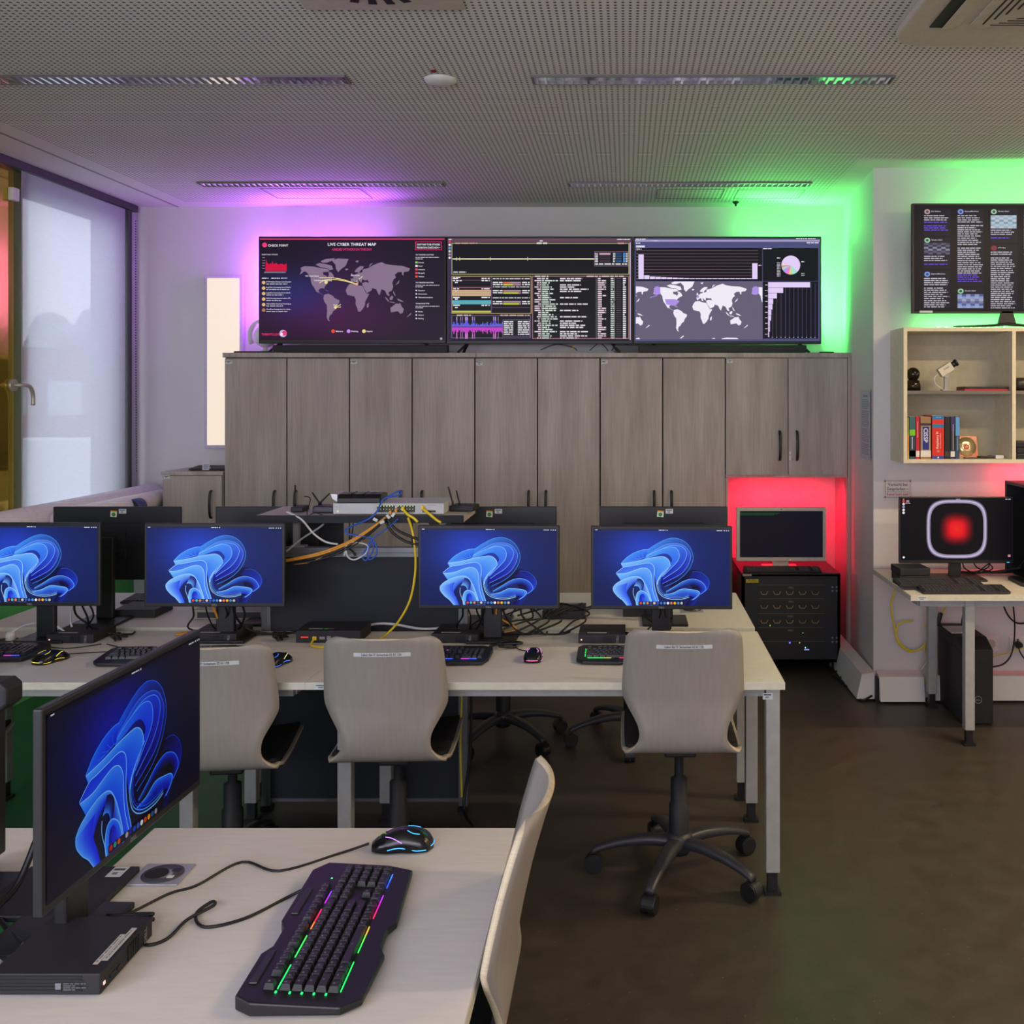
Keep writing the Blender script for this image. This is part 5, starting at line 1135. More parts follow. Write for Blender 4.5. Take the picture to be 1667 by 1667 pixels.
cb('orange_cable', 'thin orange cable drooping low above the divider rail', [(590, 880), (540, 900), (500, 916), (462, 918)], M_ocable, r=0.0024, group=GC)
cb('white_cable', 'white cable hanging in front of the shelf towards the left monitor', [(466, 833, 4.09), (490, 845), (510, 868), (530, 882), (550, 886)], M_wcable, r=0.004, group=GC)
cb('white_cable', 'white cable loop resting above the divider rail', [(560, 905), (566, 885), (580, 883), (598, 888), (596, 900), (578, 911), (566, 906), (562, 890)], M_wcable, r=0.0032, group=GC)
cb('white_cable', 'white cable crossing behind the shelf leg', [(466, 898, 4.2), (490, 878, 4.2), (515, 862, 4.2), (527, 853, 4.2)], M_wcable, r=0.004, group=GC)
cb('black_cable', 'upper thick black cable curving right behind the monitor', [(630, 845), (645, 862), (665, 872), (684, 879)], M_cable, r=0.0055, group=GC)
cb('black_cable', 'lower thick black cable curving right behind the monitor', [(628, 850), (640, 868), (662, 882), (684, 887)], M_cable, r=0.0055, group=GC)
cb('black_cable', 'black cable hanging behind the shelf beside the white loop', [(575, 852, 4.2), (572, 875, 4.2), (566, 890, 4.2), (574, 898, 4.2), (578, 905, 4.2)], M_cable, r=0.003, group=GC)
cb('black_cable', 'thin black cable lying on the shelf in front of the purple router', [(495, 808, 4.18), (505, 812, 4.14), (500, 838, 4.09), (512, 835, 4.09), (525, 838, 4.09)], M_cable, r=0.002, group=GC)
for i, (x, y) in enumerate(((611, 846), (622, 850), (632, 841), (640, 838))):
    tag(MB().cbox(0, 0, 0, 0.018, 0.006, 0.011).build('cable_tag', M_label, loc=at(x, y, 4.05), rot=(0, (0.5, -0.4, 0.9, -1.0)[i], 0)), ['white tag on the black cables below the switch', 'white plug cluster below the switch', 'small white tag on the orange plug', 'white sleeve at the switch port'][i], 'tag', 'white cable tags at the switch')
for i, x in enumerate((636, 645, 656, 688)):
    o = MB().cbox(0, 0, 0, 0.010, 0.02, 0.016).build('network_plug', (M_ocable, M_ocable, M_ycable, M_ycable)[i], bevel=0.002); o.location = at(x, (834, 831, 828, 826)[i], 4.087)
    tag(o, ['orange plug in the lower row of switch ports', 'orange plug right of the green port lights', 'yellow plug in the middle of the switch', 'yellow plug at the right end of the switch ports'][i], 'plug', 'plugs in the network switch')
# serial test box
t = thing('serial_box', 'flat black box with red lights and yellow plug on the desk before the divider', 'console box', (-1.155, 3.99+0.085, DZ))
MB().box(-0.125, 0.125, -0.08, 0.085, 0.002, 0.048).build('body', M_black2, t, bevel=0.002)
mb = MB(); [mb.box(-0.105+i*0.006, -0.1015+i*0.006, -0.0812, -0.08, 0.021, 0.025) for i in range(5)]; mb.build('led_row', led((235, 60, 40), 1.5), t)
MB().box(-0.06, -0.045, -0.086, -0.08, 0.012, 0.026).build('jack', M_ycable, t); MB().box(-0.033, -0.013, -0.083, -0.08, 0.015, 0.025).box(-0.005, 0.01, -0.083, -0.08, 0.013, 0.027).build('port', M_silver, t)
cv = Canvas(0, 0, 100, 12, 0.10, 0.016); cv.rect(0, 0, 55, 12, (150, 160, 170)); cv.rect(60, 0, 78, 12, (90, 190, 80)); cv.rect(82, 2, 100, 10, (120, 120, 125)); cv.build('label', paint_mat('printed_label'), t, (-0.035, -0.055, 0.0485), (-PI/2, 0, 0))
cable('yellow_cable', 'short yellow cable from the black box running behind the middle chair', [(-1.208, 3.99, DZ+0.018), (-1.20, 3.93, DZ+0.006), (-1.13, 3.90, DZ+0.006), (-1.02, 3.89, DZ+0.005)], M_ycable, 0.004, 'yellow network cables')
cb('white_cable', 'white cable lying along the foot of the divider with a small tag', [(583, 1024, 4.18), (610, 1016, 4.19), (640, 1016, 4.19), (680, 1023, 4.18), (710, 1023, 4.17), (745, 1018, 4.17)], M_wcable, r=0.005, group='white cables')
cable('black_cable', 'black cable lying flat on the desk at the divider foot', [(-1.42, 4.16, DZ+0.004), (-1.33, 4.15, DZ+0.004), (-1.24, 4.17, DZ+0.004)], M_cable, 0.004, 'black cables')

# cable tangles under and behind the monitors
GT = 'black cables under the monitors'
def tangle(cx, labs, seed, spread=0.16, m=M_cable):
    rnd = random.Random(seed)
    for i, lab in enumerate(labs):
        x0 = cx+rnd.uniform(-spread, spread)*0.7; x1 = cx+rnd.uniform(-spread, spread)*1.5; mm = m if i != 4 else M_ocable
        cable('black_cable' if mm is M_cable else 'orange_cable', lab, [(x0, 3.99, DZ+0.17), (x0+rnd.uniform(-.02, .02), 4.03, DZ+0.10), (x0+rnd.uniform(-.06, .06), 4.08, DZ+0.03), (x1, 4.12, DZ+0.005), (x1+rnd.uniform(-.08, .08), 4.16, DZ+0.006)], mm, rnd.uniform(0.003, 0.0045), GT)
tangle(mx(349), ['black cable hanging under the monitor left of the divider, %s' % s for s in ('outermost left', 'second from left', 'near its stand', 'beside the stand')]+['orange cable hanging under the monitor left of the divider', 'thick black cable hanging under the monitor left of the divider'], 3)
tangle(mx(800), ['black cable drooping under the monitor right of the divider, %s' % s for s in ('outer left', 'left of its stand', 'at the stand', 'right of the stand')]+['orange cable drooping under the monitor right of the divider', 'outer right black cable under the monitor right of the divider', 'thick black cable under the monitor right of the divider', 'thin black cable under the monitor right of the divider', 'black cable loop under the monitor right of the divider'], 5, 0.17)
tangle(mx(1060), ['black cable under the right corner monitor, left strand', 'black cable under the right corner monitor, middle strand', 'black cable under the right corner monitor, right strand'], 9, 0.1)
tangle(mx(130), ['black cable under the leftmost wallpaper monitor, left strand', 'black cable under the leftmost wallpaper monitor, middle strand', 'black cable under the leftmost wallpaper monitor, right strand'], 12, 0.1)
rnd = random.Random(21)
for i in range(7):
    x = -0.55+0.05*i; pts = [(x+rnd.uniform(-.05, .05), 4.14-0.02*i, DZ+0.006+0.004*i), (x+0.08, 4.24, DZ+0.03), (x+rnd.uniform(.05, .2), 4.36, DZ+0.02+0.004*i), (x+rnd.uniform(.0, .16), 4.46, DZ+0.06), (x+rnd.uniform(-.1, .05), 4.40, DZ+0.02)]
    cable('black_cable', ['thick black cable coil on the back desk right of the divider, %s turn' % s for s in ('lowest', 'second', 'third', 'fourth', 'fifth', 'sixth', 'uppermost')][i], pts, M_cable, 0.004, 'black cable pile between the desk rows')
cable('black_cable', 'knotted black cable beside the mouse of the middle desk', [(-0.52, 3.92, DZ+0.005), (-0.46, 3.97, DZ+0.015), (-0.42, 3.91, DZ+0.006), (-0.48, 3.89, DZ+0.014), (-0.44, 3.99, DZ+0.005), (-0.40, 3.93, DZ+0.015), (-0.50, 3.94, DZ+0.01)], M_cable, 0.005, 'black cables')
cable('mouse_cable', 'thin cable of the mouse between the two right keyboards', [(-0.338, 3.81, DZ+0.012), (-0.338, 3.84, DZ+0.003), (-0.40, 3.88, DZ+0.003), (-0.44, 3.96, DZ+0.003)], M_cable, 0.002, 'mouse and keyboard cables')
cable('mouse_cable', 'thin cable of the mouse between left and middle chairs', [(-1.27, 3.74, DZ+0.012), (-1.28, 3.80, DZ+0.003), (-1.36, 3.84, DZ+0.003), (-1.38, 3.92, DZ+0.003), (-1.50, 3.94, DZ+0.003)], M_cable, 0.002, 'mouse and keyboard cables')
cable('mouse_cable', 'thin cable of the mouse beside the left-edge keyboard', [(-2.05, 3.78, DZ+0.012), (-1.98, 3.84, DZ+0.003), (-1.86, 3.87, DZ+0.003), (-1.93, 3.92, DZ+0.003), (-2.0, 3.97, DZ+0.003)], M_cable, 0.002, 'mouse and keyboard cables')
cable('keyboard_cable', 'thin cable running from the left-edge keyboard to the mini computer', [(-2.30, 3.90, DZ+0.018), (-2.33, 3.96, DZ+0.004), (-2.28, 3.96, DZ+0.004), (-2.12, 3.90, DZ+0.003), (-2.02, 3.97, DZ+0.003)], M_cable, 0.002, 'mouse and keyboard cables')
for i, (x, lab) in enumerate(((-1.36, 'tied bundle of black cable right of the mini computer left of the divider'), (-1.99, 'tied bundle of black cable right of the leftmost mini computer'))):
    cable('cable_bundle', lab, [(x, 4.04, DZ+0.006), (x+0.02, 4.02, DZ+0.03), (x-0.01, 4.05, DZ+0.025), (x+0.015, 4.03, DZ+0.006), (x-0.015, 4.01, DZ+0.022), (x+0.03, 4.05, DZ+0.012), (x-0.02, 4.03, DZ+0.028), (x+0.01, 4.0, DZ+0.008)], M_cable, 0.004, 'tied bundles of black cable')
# back row desk odds and ends
t = thing('network_box', 'flat grey rack device lying on the back desk left of the divider', 'device', (-1.68, 4.52, DZ), 0)
MB().box(-0.17, 0.17, -0.12, 0.12, 0.002, 0.044).build('housing', mat('grey_device', (140, 132, 124), 0.45), t, bevel=0.002); MB().box(-0.15, 0.12, -0.1215, -0.12, 0.010, 0.034).build('front', M_black, t)
def office_kb(nm, lab, loc, rz, w=0.44, d=0.15, z=0.02, group='flat office keyboards', mcol=M_black2):
    t = thing(nm, lab, 'keyboard', loc, rz, group); MB().prism([(-d/2, 0.003), (d/2, 0.003), (d/2, z+0.006), (-d/2, z-0.006)], -w/2, w/2, 'x').build('body', mcol, t, bevel=0.003)
    mb = MB(); n_ = 22
    for r in range(6):
        for k in range(n_):
            if k in (15, 19): continue
            x = -w/2+0.012+k*(w-0.024)/n_; y = -d/2+0.012+r*(d-0.022)/6; zz = z-0.006+(y+d/2)/d*0.012
            mb.box(x, x+(w-0.024)/n_*0.86, y, y+(d-0.022)/6*0.84, zz, zz+0.004)
    tag(mb.build('keys', mat('grey_black_keys', (58, 57, 60), 0.45), t), kind='stuff'); return t
office_kb('office_keyboard', 'black office keyboard on the back desk behind the leftmost monitors', (-2.10, 4.80, DZ), 0)
office_kb('office_keyboard', 'black keyboard lying on the low cabinet by the window', (-2.63, 6.74, zs), 0, w=0.40)
o = MB().box(-0.05, 0.05, -0.03, 0.03, 0, 0.012).build('cable_adapter', M_black, bevel=0.004, loc=(-2.24, 4.75, DZ)); tag(o, 'small black adapter on the back desk near the green parapet', 'adapter')
t = thing('smart_display', 'small white tilted clock display on the low cabinet', 'display', (-2.715, 6.66, zs), 0.1)
MB().box(-0.022, 0.022, -0.008, 0.0, 0.004, 0.05, Matrix.Rotation(-0.3, 4, 'X')).build('body', M_white, t, bevel=0.003); MB().box(-0.017, 0.017, -0.0092, -0.0082, 0.010, 0.044, Matrix.Rotation(-0.3, 4, 'X')).build('screen', mat('grey_screen', (150, 160, 170), 0.3), t); MB().tube([(0.015, 0.01, 0.03), (0.03, 0.02, 0.004)], 0.004, 8, False).build('stand', M_white, t)
def desk_socket(lab, loc, s=0.05, plug=False):
    t = thing('desk_socket', lab, 'power socket', loc, 0, 'power sockets set into the desk tops'); MB().box(-s, s, -s*0.9, s*0.9, 0, 0.003).build('plate', mat('brushed_alu_plate', (172, 172, 182), 0.35, metal=0.4), t, bevel=0.001)
    MB().lathe([(0.0405, 0.003), (0.0405, 0.0042), (0.021, 0.0042)], 28, Matrix.Translation((0.002, 0, 0)), caps=False).lathe([(0.021, 0.0042), (0.0005, 0.0035)], 28, Matrix.Translation((-0.008, 0, 0)), caps=False).build('insert', mat('socket_grey', (70, 68, 76), 0.5), t)
    MB().cyl((-0.010, 0, 0.0042), 0.0225, 0.0006, 'z', 24).build('well', mat('slot_black', (22, 20, 18), 0.7), t)
    MB().box(0.018, 0.030, -0.020, -0.010, 0.0042, 0.0052).build('usb_port', M_white, t); MB().box(0.016, 0.030, 0.008, 0.022, 0.0042, 0.005).build('usb_port', M_black, t)
    return t
desk_socket('square silver power socket in the foreground desk behind the mini computer', (-0.93, 2.065, DZ+0.0005))
desk_socket('square power socket with a white plug in the desk at the left picture edge', (-2.42, 4.03, DZ+0.0005)); 
desk_socket('square power socket in the back desk behind the right corner monitor', (0.29, 4.60, DZ+0.0005))
t = thing('power_plug', 'white plug standing in the desk socket at the left picture edge', 'plug', (-2.405, 4.03, DZ+0.004)); MB().lathe([(0.018, 0), (0.018, 0.02), (0.013, 0.032)], 18).build('body', M_white, t); MB().tube([(0.0, 0.0, 0.028), (0.05, 0.02, 0.055), (0.13, 0.03, 0.06), (0.19, 0.02, 0.035), (0.23, 0.0, 0.006)], 0.004, 8).build('cable', M_wcable, t)
tag(MB().box(-0.05, 0.05, -0.02, 0.02, 0, 0.014).build('usb_hub', mat('silver_grey_plastic', (90, 90, 96), 0.4), bevel=0.003, loc=(-2.20, 4.11, DZ)), 'flat silver hub next to the leftmost monitor stand', 'hub')
cable('grey_cable', 'grey cable curving up behind the leftmost monitor', [(-2.20, 4.11, DZ+0.012), (-2.22, 4.12, DZ+0.06), (-2.20, 4.10, DZ+0.12), (-2.13, 4.06, DZ+0.16)], M_wcable, 0.004, 'grey cables')
cable('mouse_cable', 'thin black mouse cable snaking across the foreground desk', [(-0.545, 2.185, DZ+0.012), (-0.60, 2.16, DZ+0.0025), (-0.70, 2.08, DZ+0.0025), (-0.79, 2.12, DZ+0.0025), (-0.84, 2.02, DZ+0.0025), (-0.88, 1.985, DZ+0.0025), (-0.93, 1.90, DZ+0.0025), (-1.0, 1.88, DZ+0.003)], M_cable, 0.0026, 'foreground desk cables')
cable('keyboard_cable', 'black keyboard cable with a loop on the foreground desk', [(-0.615, 1.98, DZ+0.016), (-0.65, 1.965, DZ+0.003), (-0.70, 1.89, DZ+0.003), (-0.76, 1.86, DZ+0.003), (-0.795, 1.905, DZ+0.003), (-0.785, 1.95, DZ+0.004), (-0.772, 1.93, DZ+0.007), (-0.80, 1.88, DZ+0.006), (-0.81, 1.82, DZ+0.003), (-0.838, 1.80, DZ+0.003), (-0.87, 1.84, DZ+0.003), (-0.92, 1.86, DZ+0.003)], M_cable, 0.003, 'foreground desk cables')
cable('cable_bundle', 'looped black cable bundle between mini computer and monitor base', [(-0.95, 1.872, DZ+0.004), (-0.90, 1.888, DZ+0.006), (-0.862, 1.878, DZ+0.008), (-0.875, 1.862, DZ+0.014), (-0.93, 1.868, DZ+0.012), (-0.865, 1.884, DZ+0.014), (-0.95, 1.886, DZ+0.01)], M_cable, 0.004, 'tied bundles of black cable')
tag(MB().box(-0.11, 0.11, -0.10, 0.10, 0, 0.013).build('monitor_foot_plate', M_black2, bevel=0.003, loc=(-1.09+0.0, 1.98, DZ)), 'flat dark plate with a printed label beneath the foreground monitor', 'base plate')
sticker_at('paper_tag', None, -1.012, DZ+0.0136, y=2.03, w=0.03, h=0.045).rotation_euler = (-PI/2, 0, 0)
o = [q for q in bpy.data.objects if q.name.startswith('paper_tag')][0]; tag(o, 'small white sticker on the dark plate under the foreground monitor', 'sticker')
GA = 'cables in the gap between the foreground desks'
for i, (lab, pts, m, r) in enumerate((
  ('thick black cable hanging down between the foreground desks', [(-1.10, 1.95, 0.90), (-1.12, 1.90, 0.80), (-1.13, 1.82, 0.76), (-1.11, 1.78, 0.62), (-1.12, 1.75, 0.4)], M_cable, 0.006),
  ('black cable crossing the gap at the left edge', [(-1.30, 2.05, 0.86), (-1.22, 1.98, 0.77), (-1.16, 1.90, 0.745), (-1.08, 1.82, 0.745), (-1.04, 1.78, 0.75)], M_cable, 0.005),
  ('black cable sagging in the gap near the mini computer', [(-1.25, 1.80, 0.75), (-1.17, 1.80, 0.70), (-1.10, 1.80, 0.69), (-1.03, 1.77, 0.76)], M_cable, 0.006),
  ('white-plugged cable behind the mini computer', [(-1.045, 1.72, 0.752), (-1.08, 1.75, 0.745), (-1.13, 1.80, 0.70), (-1.14, 1.9, 0.66)], M_wcable, 0.005),
  ('grey cable lying low at the left edge', [(-1.28, 1.72, 0.745), (-1.2, 1.76, 0.742), (-1.12, 1.77, 0.70), (-1.05, 1.80, 0.68)], M_wcable, 0.004))):
    cable('gap_cable', lab, pts, m, r, GA)
# cables and floor boxes below the middle desks
cable('floor_cable', 'black cable hanging beside the right divider post down to the floor', [(-0.63, 4.16, 0.70), (-0.625, 4.15, 0.5), (-0.63, 4.15, 0.25), (-0.65, 4.12, 0.05), (-0.60, 4.0, 0.01), (-0.75, 3.95, 0.008), (-0.9, 4.05, 0.008)], M_cable, 0.006, 'cables below the desks')
cable('floor_cable', 'black cable loop under the desk right of the divider', [(-0.58, 4.1, 0.70), (-0.60, 4.1, 0.6), (-0.54, 4.1, 0.52), (-0.48, 4.12, 0.55), (-0.42, 4.15, 0.62)], M_cable, 0.005, 'cables below the desks')
cable('floor_cable', 'yellow cable hanging under the desk beside the divider post', [(-0.66, 4.12, 0.70), (-0.655, 4.1, 0.5), (-0.66, 4.1, 0.3), (-0.655, 4.1, 0.1)], M_ycable, 0.004, 'cables below the desks')
cable('floor_cable', 'yellow cable dangling under the desk in front of a chair column', [(-0.43, 4.4, 0.70), (-0.435, 4.4, 0.62), (-0.46, 4.4, 0.52), (-0.47, 4.4, 0.46)], M_ycable, 0.005, 'cables below the desks')

# ------------------------------------------------------------------ server rack in the niche
RX0, RX1, RY, RH = (1207-VX)/266, (1368-VX)/266, F/266, 0.598
t = thing('server_rack', 'small black glass-door server rack under the red-lit niche', 'server rack', ((RX0+RX1)/2, RY, 0)); hw = (RX1-RX0)/2
MB().box(-hw, hw, 0, 0.025, 0.06, 0.60).box(-hw, -hw+0.02, 0, 0.6, 0.06, 0.60).box(hw-0.02, hw, 0, 0.6, 0.06, 0.60).box(-hw, hw, 0.58, 0.6, 0.06, 0.60).box(-hw, hw, 0, 0.6, 0.585, 0.605).box(-hw, hw, 0, 0.6, 0.06, 0.08).build('cabinet', mat('rack_black', (20, 20, 24), 0.4), t, bevel=0.002)
RT = 0.605
MB().box(-hw+0.05, -hw+0.07, -0.002, 0.0, 0.11, 0.57).box(-hw+0.02, hw-0.03, -0.016, -0.001, 0.09, 0.575).build('door', mat('rack_black', (20, 20, 24), 0.4), t, bevel=0.002)
for i, z in enumerate((0.51, 0.425, 0.335, 0.25, 0.165)):
    s_ = MB().box(-hw+0.10, hw-0.10, -0.019, -0.0165, z-0.036, z+0.03).build('server_unit', mat('server_dark', (44, 42, 40), 0.35, metal=0.4), t)
    if i in (0, 1, 3, 2):
        mb = MB()
        if i != 2 or True:
            for k in range(5):
                x = -hw+0.135+k*0.078; zz = z-0.024
                mb.tube([(x-0.02, -0.0205, zz+0.012), (x-0.012, -0.0205, zz-0.006), (x+0.014, -0.0205, zz-0.006), (x+0.024, -0.0205, zz+0.012)], 0.0021, 5, False)
        if i in (0, 1, 2): tag(mb.build('drive_handles', mat('brass_handle', (190, 165, 125), 0.35, metal=0.6), s_), kind='stuff')
    MB().box(-hw+0.10, hw-0.10, -0.0200, -0.0192, z+0.026, z+0.029).build('rim', mat('grey_rim', (80, 78, 76), 0.4), s_)
    if i < 4:
        cv = Canvas(0, 0, 1, 1, 1, 1); cv.text('DELL', 0.5, 1.0, 0.011, (130, 130, 128), align='c'); cv.build('logo', paint_mat('printed_label'), s_, (0.0-0.005*(i > 1), -0.0210, z+0.006))
for (x, z, cc, s_) in ((-0.01, 0.185, (90, 100, 255), 0.004), (0.05, 0.185, (230, 200, 90), 0.002), (0.085, 0.155, (120, 255, 200), 0.0025), (-0.13, 0.29, (190, 230, 60), 0.002), (0.07, 0.245, (120, 255, 200), 0.0015)):
    MB().box(x-s_, x+s_, -0.0225, -0.0205, z-s_, z+s_).build('indicator', led(cc, 2.5), t)
MB().box(0.078, 0.108, -0.0225, -0.0205, 0.140, 0.1455).build('display', led((150, 150, 250), 0.9), t)
for z in (0.50, 0.19):
    for dx in (0, 1):
        for dz in (0, 1): MB().cyl((hw-0.052+dx*0.026, -0.019, z+dz*0.024), 0.0055, 0.004, 'y', 12).build('bolt', M_alu, t)
cv = Canvas(0, 0, 60, 22, 0.075, 0.022); cv.rect(0, 0, 60, 22, (190, 178, 20)); cv.up(); cv.words(8, 52, 3, 4, (40, 36, 0)); cv.words(4, 56, 11, 2, (60, 56, 0)); cv.words(4, 56, 16, 2, (60, 56, 0)); cv.build('warning_label', paint_mat('printed_label'), t, (-hw+0.065, -0.0175, 0.550))
cv = Canvas(0, 0, 60, 14, 0.055, 0.012); cv.rect(0, 0, 60, 14, (150, 140, 135)); cv.build('name_plate', paint_mat('printed_label'), t, (-hw+0.035, -0.0015, 0.588))
for sx in (-1, 1):
    for y in (0.05, 0.55): MB().cyl((sx*(hw-0.05), y, 0.0), 0.02, 0.06, 'z', 12).build('foot', M_black, t)
M_cream = mat('cream_plastic', (206, 196, 180), 0.5)
t = thing('old_monitor', 'cream framed monitor with a nearly black terminal picture on the rack', 'monitor', ((1272-VX)/260, F/260, RT)); w, h = 0.5615, 0.335
MB().box(-w/2, w/2, 0, 0.045, 0.05, 0.05+h).build('casing', M_cream, t, bevel=0.004)
c = Canvas(205, 292, 832, 650, w*0.925, h*0.865); c.rect(205, 292, 832, 650, (24, 21, 34)); c.up()
for i in range(3): c.words(207, (505, 490, 465)[i], 306+i*7, 4, (36, 92, 46))
c.build('display', SCR, t, (0, -0.0012, 0.05+h*0.075))
MB().box(-0.05, 0.05, 0.03, 0.06, 0.01, 0.16).build('stand', M_cream, t); MB().box(-0.11, 0.11, -0.05, 0.14, 0, 0.012).build('base', M_cream, t, bevel=0.004)
MB().box(0.052, 0.058, -0.002, 0, 0.058, 0.061).build('power_led', led((170, 210, 60), 1.2), t); cv = Canvas(0, 0, 1, 1, 1, 1); cv.disk(0.5, 1.0, 0.004, (90, 88, 84)); cv.build('emblem', paint_mat('printed_label'), t, (0, -0.0012, 0.05+h-0.010))
office_kb('office_keyboard', 'black keyboard lying on the rack in red light', ((1272-VX)/262, RY+0.06, RT), 0, w=0.47, d=0.12)
tag(MB().sphere((0, 0, 0), 0.03, 14, sz=0.6, zmin=0.0).build('computer_mouse', M_black, loc=(1.08, RY+0.17, RT)), 'small black mouse behind the keyboard on the rack', 'mouse')
cable('niche_cable', 'black cable running down the red niche wall beside the cabinet', [(0.672, 6.93, 1.16), (0.67, 6.93, 1.0), (0.675, 6.92, 0.9), (0.67, 6.9, 0.7), (0.69, 6.8, 0.62)], M_cable, 0.004, 'cables at the niche')
for i in range(4): cable('floor_cable', 'black cable in the heap on the floor beside the rack, %s' % ('front one', 'second one', 'third one', 'rear one')[i], [(1.33+0.01*i, 6.45-0.1*i, 0.10), (1.30, 6.3-0.1*i, 0.03), (1.24+0.02*i, 6.2-0.12*i, 0.012), (1.30, 6.0-0.1*i, 0.01), (1.36, 5.9-0.06*i, 0.03)], M_cable, 0.006, 'cable heap beside the rack')
# strips of LEDs as seen objects
for nm, lab, p0, p1, col in (('led_strip', 'green LED strip under the right-hand screen', (1.66, 5.73, 2.075), (2.8, 5.73, 2.075), (80, 255, 110)), ('led_strip', 'purple LED strip behind the threat map screen', (-2.44, 6.84, 1.80), (-2.44, 6.84, 2.40), (190, 90, 255)), ('led_strip', 'green LED strip behind the dashboard screen', (1.27, 6.84, 1.80), (1.27, 6.84, 2.40), (80, 255, 110)), ('led_strip', 'red LED strip under the short cabinet doors', (0.70, 6.64, 1.155), (1.40, 6.64, 1.155), (255, 40, 60))):
    pass
t = MB()
for i in range(9): t.cbox(i*0.045, 0, 0, 0.010, 0.004, 0.006)
o = t.build('led_strip', led((150, 255, 170), 3.0), loc=(1.69, 5.60, 2.066)); tag(o, 'row of bright green LEDs on the shelf below the right-hand screen', 'led strip')

# ------------------------------------------------------------------ wall shelf on the right
M_shelf = mat('cream_shelf', (218, 208, 178), 0.5)
SX0 = 1.479; SY0 = 5.51; SZ0, SZ1 = 1.333, 2.057; SX1 = 3.2
t = thing('wall_shelf', 'cream open wall shelf with compartments on the right wall', 'shelf', (SX0, SY0, SZ0)); H = SZ1-SZ0; D = 5.785-SY0; T = 0.02
MB().box(0, T, 0, D, 0, H).build('side_panel', M_shelf, t); MB().box(SX1-SX0-T, SX1-SX0, 0, D, 0, H).build('side_panel', M_shelf, t)
MB().box(T, SX1-SX0-T, 0, D, 0, T).build('bottom_board', M_shelf, t); MB().box(T, SX1-SX0-T, 0, D, H-T, H).build('top_board', M_shelf, t)
MB().box(T, SX1-SX0-T, D-0.006, D, T, H-T).build('back_panel', mat('shelf_back_board', (176, 168, 146), 0.6), t)
x2 = (1648-VX)/305-SX0
for k in range(2): MB().box(x2+k*0.6, x2+k*0.6+T, 0, D-0.006, T, H-T).build('divider', M_shelf, t)
MID = 1.7-(636-642)/305-SZ0
M_gshelf = mat('grey_shelf_board', (112, 106, 98), 0.5)
for xa, xb in ((T, x2), (x2+T, x2+0.6), (x2+0.6+T, SX1-SX0-T)): MB().box(xa+0.001, xb-0.001, 0.01, D-0.008, MID-0.018, MID).build('shelf_board', M_gshelf, t)
BZ = SZ0+T
# books
FACEY = SY0+0.035
def book(lab, px0, px1, ptop, col, cb_=(), title=None, d=0.17, extra=None):
    s = F/FACEY; x0, x1 = (px0-VX)/s, (px1-VX)/s; h = 1.7-(ptop-642)/s-BZ
    t = thing('book', lab, 'book', ((x0+x1)/2, FACEY, BZ), 0, 'upright books in the wall shelf'); w = x1-x0
    MB().box(-w/2, w/2, 0.0, d, 0, h).build('cover', mat('book_%d_%d_%d' % col, col, 0.45), t, bevel=0.001)
    MB().box(-w/2+0.002, w/2-0.002, 0.004, d-0.002, h, h+0.0005).build('pages', mat('book_pages', (225, 218, 200), 0.8), t)
    cv = Canvas(0, 0, 100*w/0.04, 100*h/0.04, w*0.98, h); cv.rect(0, 0, 100*w/0.04, 100*h/0.04, col); cv.up(); W, Hh = 100*w/0.04, 100*h/0.04
    for (a, b, cc) in cb_: cv.rect(0, Hh*a, W, Hh*b, cc)
    cv.up()
    if extra: extra(cv, W, Hh)
    cv.up()
    if title: st, pos, sz, cc, off = title; cv.text(st, W*off, Hh*pos, sz*W, cc, rot=PI/2)
    cv.build('spine', paint_mat('printed_label'), t, (0, -0.0006, 0)); return t
WL = (222, 218, 208)
book('thin yellow and orange book at the left end of the row', 1477.5, 1479.5, 680, (150, 160, 60), [(0.4, 0.8, (235, 150, 40)), (0.8, 1, (235, 190, 100))])
book('blue-green book with a bright green band, second in the row', 1480.5, 1490, 678, (52, 98, 108), [(0.31, 0.45, (120, 200, 20)), (0.45, 1, (38, 62, 82)), (0.80, 0.94, WL)], None, extra=lambda cv, W, H_: cv.rect(W*0.4, H_*0.48, W*0.55, H_*0.77, (190, 200, 205)))
book('narrow red book with thin white lettering', 1491, 1497, 678, (196, 22, 52), [(0.81, 0.95, WL)], None, extra=lambda cv, W, H_: cv.rect(W*0.4, H_*0.12, W*0.55, H_*0.5, (225, 170, 180)))
book('thick tan and blue book titled CISSP', 1498.5, 1515.5, 679, (152, 118, 76), [(0.15, 0.20, (40, 42, 56)), (0.80, 0.95, WL)], ('CISSP', 0.265, 0.42, (235, 235, 240), 0.30), extra=lambda cv, W, H_: (cv.rect(W*0.12, H_*0.22, W*0.88, H_*0.79, (215, 205, 180)), cv.up(), cv.rect(W*0.16, H_*0.225, W*0.84, H_*0.785, (28, 40, 130))))
book('thick red Raspberry Pi book with blue bands', 1517.5, 1537, 676.5, (214, 42, 28), [(0.0, 0.09, (30, 118, 178)), (0.20, 0.28, (40, 120, 165)), (0.93, 1, (40, 70, 150))], None, extra=lambda cv, W, H_: (cv.text('Raspberry Pi', W*0.52, H_*0.76, W*0.20, (240, 225, 220), rot=-PI/2), cv.text('Das umfassende Handbuch', W*0.72, H_*0.76, W*0.085, (235, 200, 190), rot=-PI/2), cv.disk(W*0.5, H_*0.82, W*0.12, (225, 110, 95)), cv.disk(W*0.5, H_*0.965, W*0.07, (220, 225, 235)), cv.words(W*0.3, W*0.75, H_*0.035, 5, (200, 215, 225))))
book('black hardback right of the red book', 1538, 1546.5, 678, (22, 20, 20), [(0.82, 0.94, (60, 52, 44))])
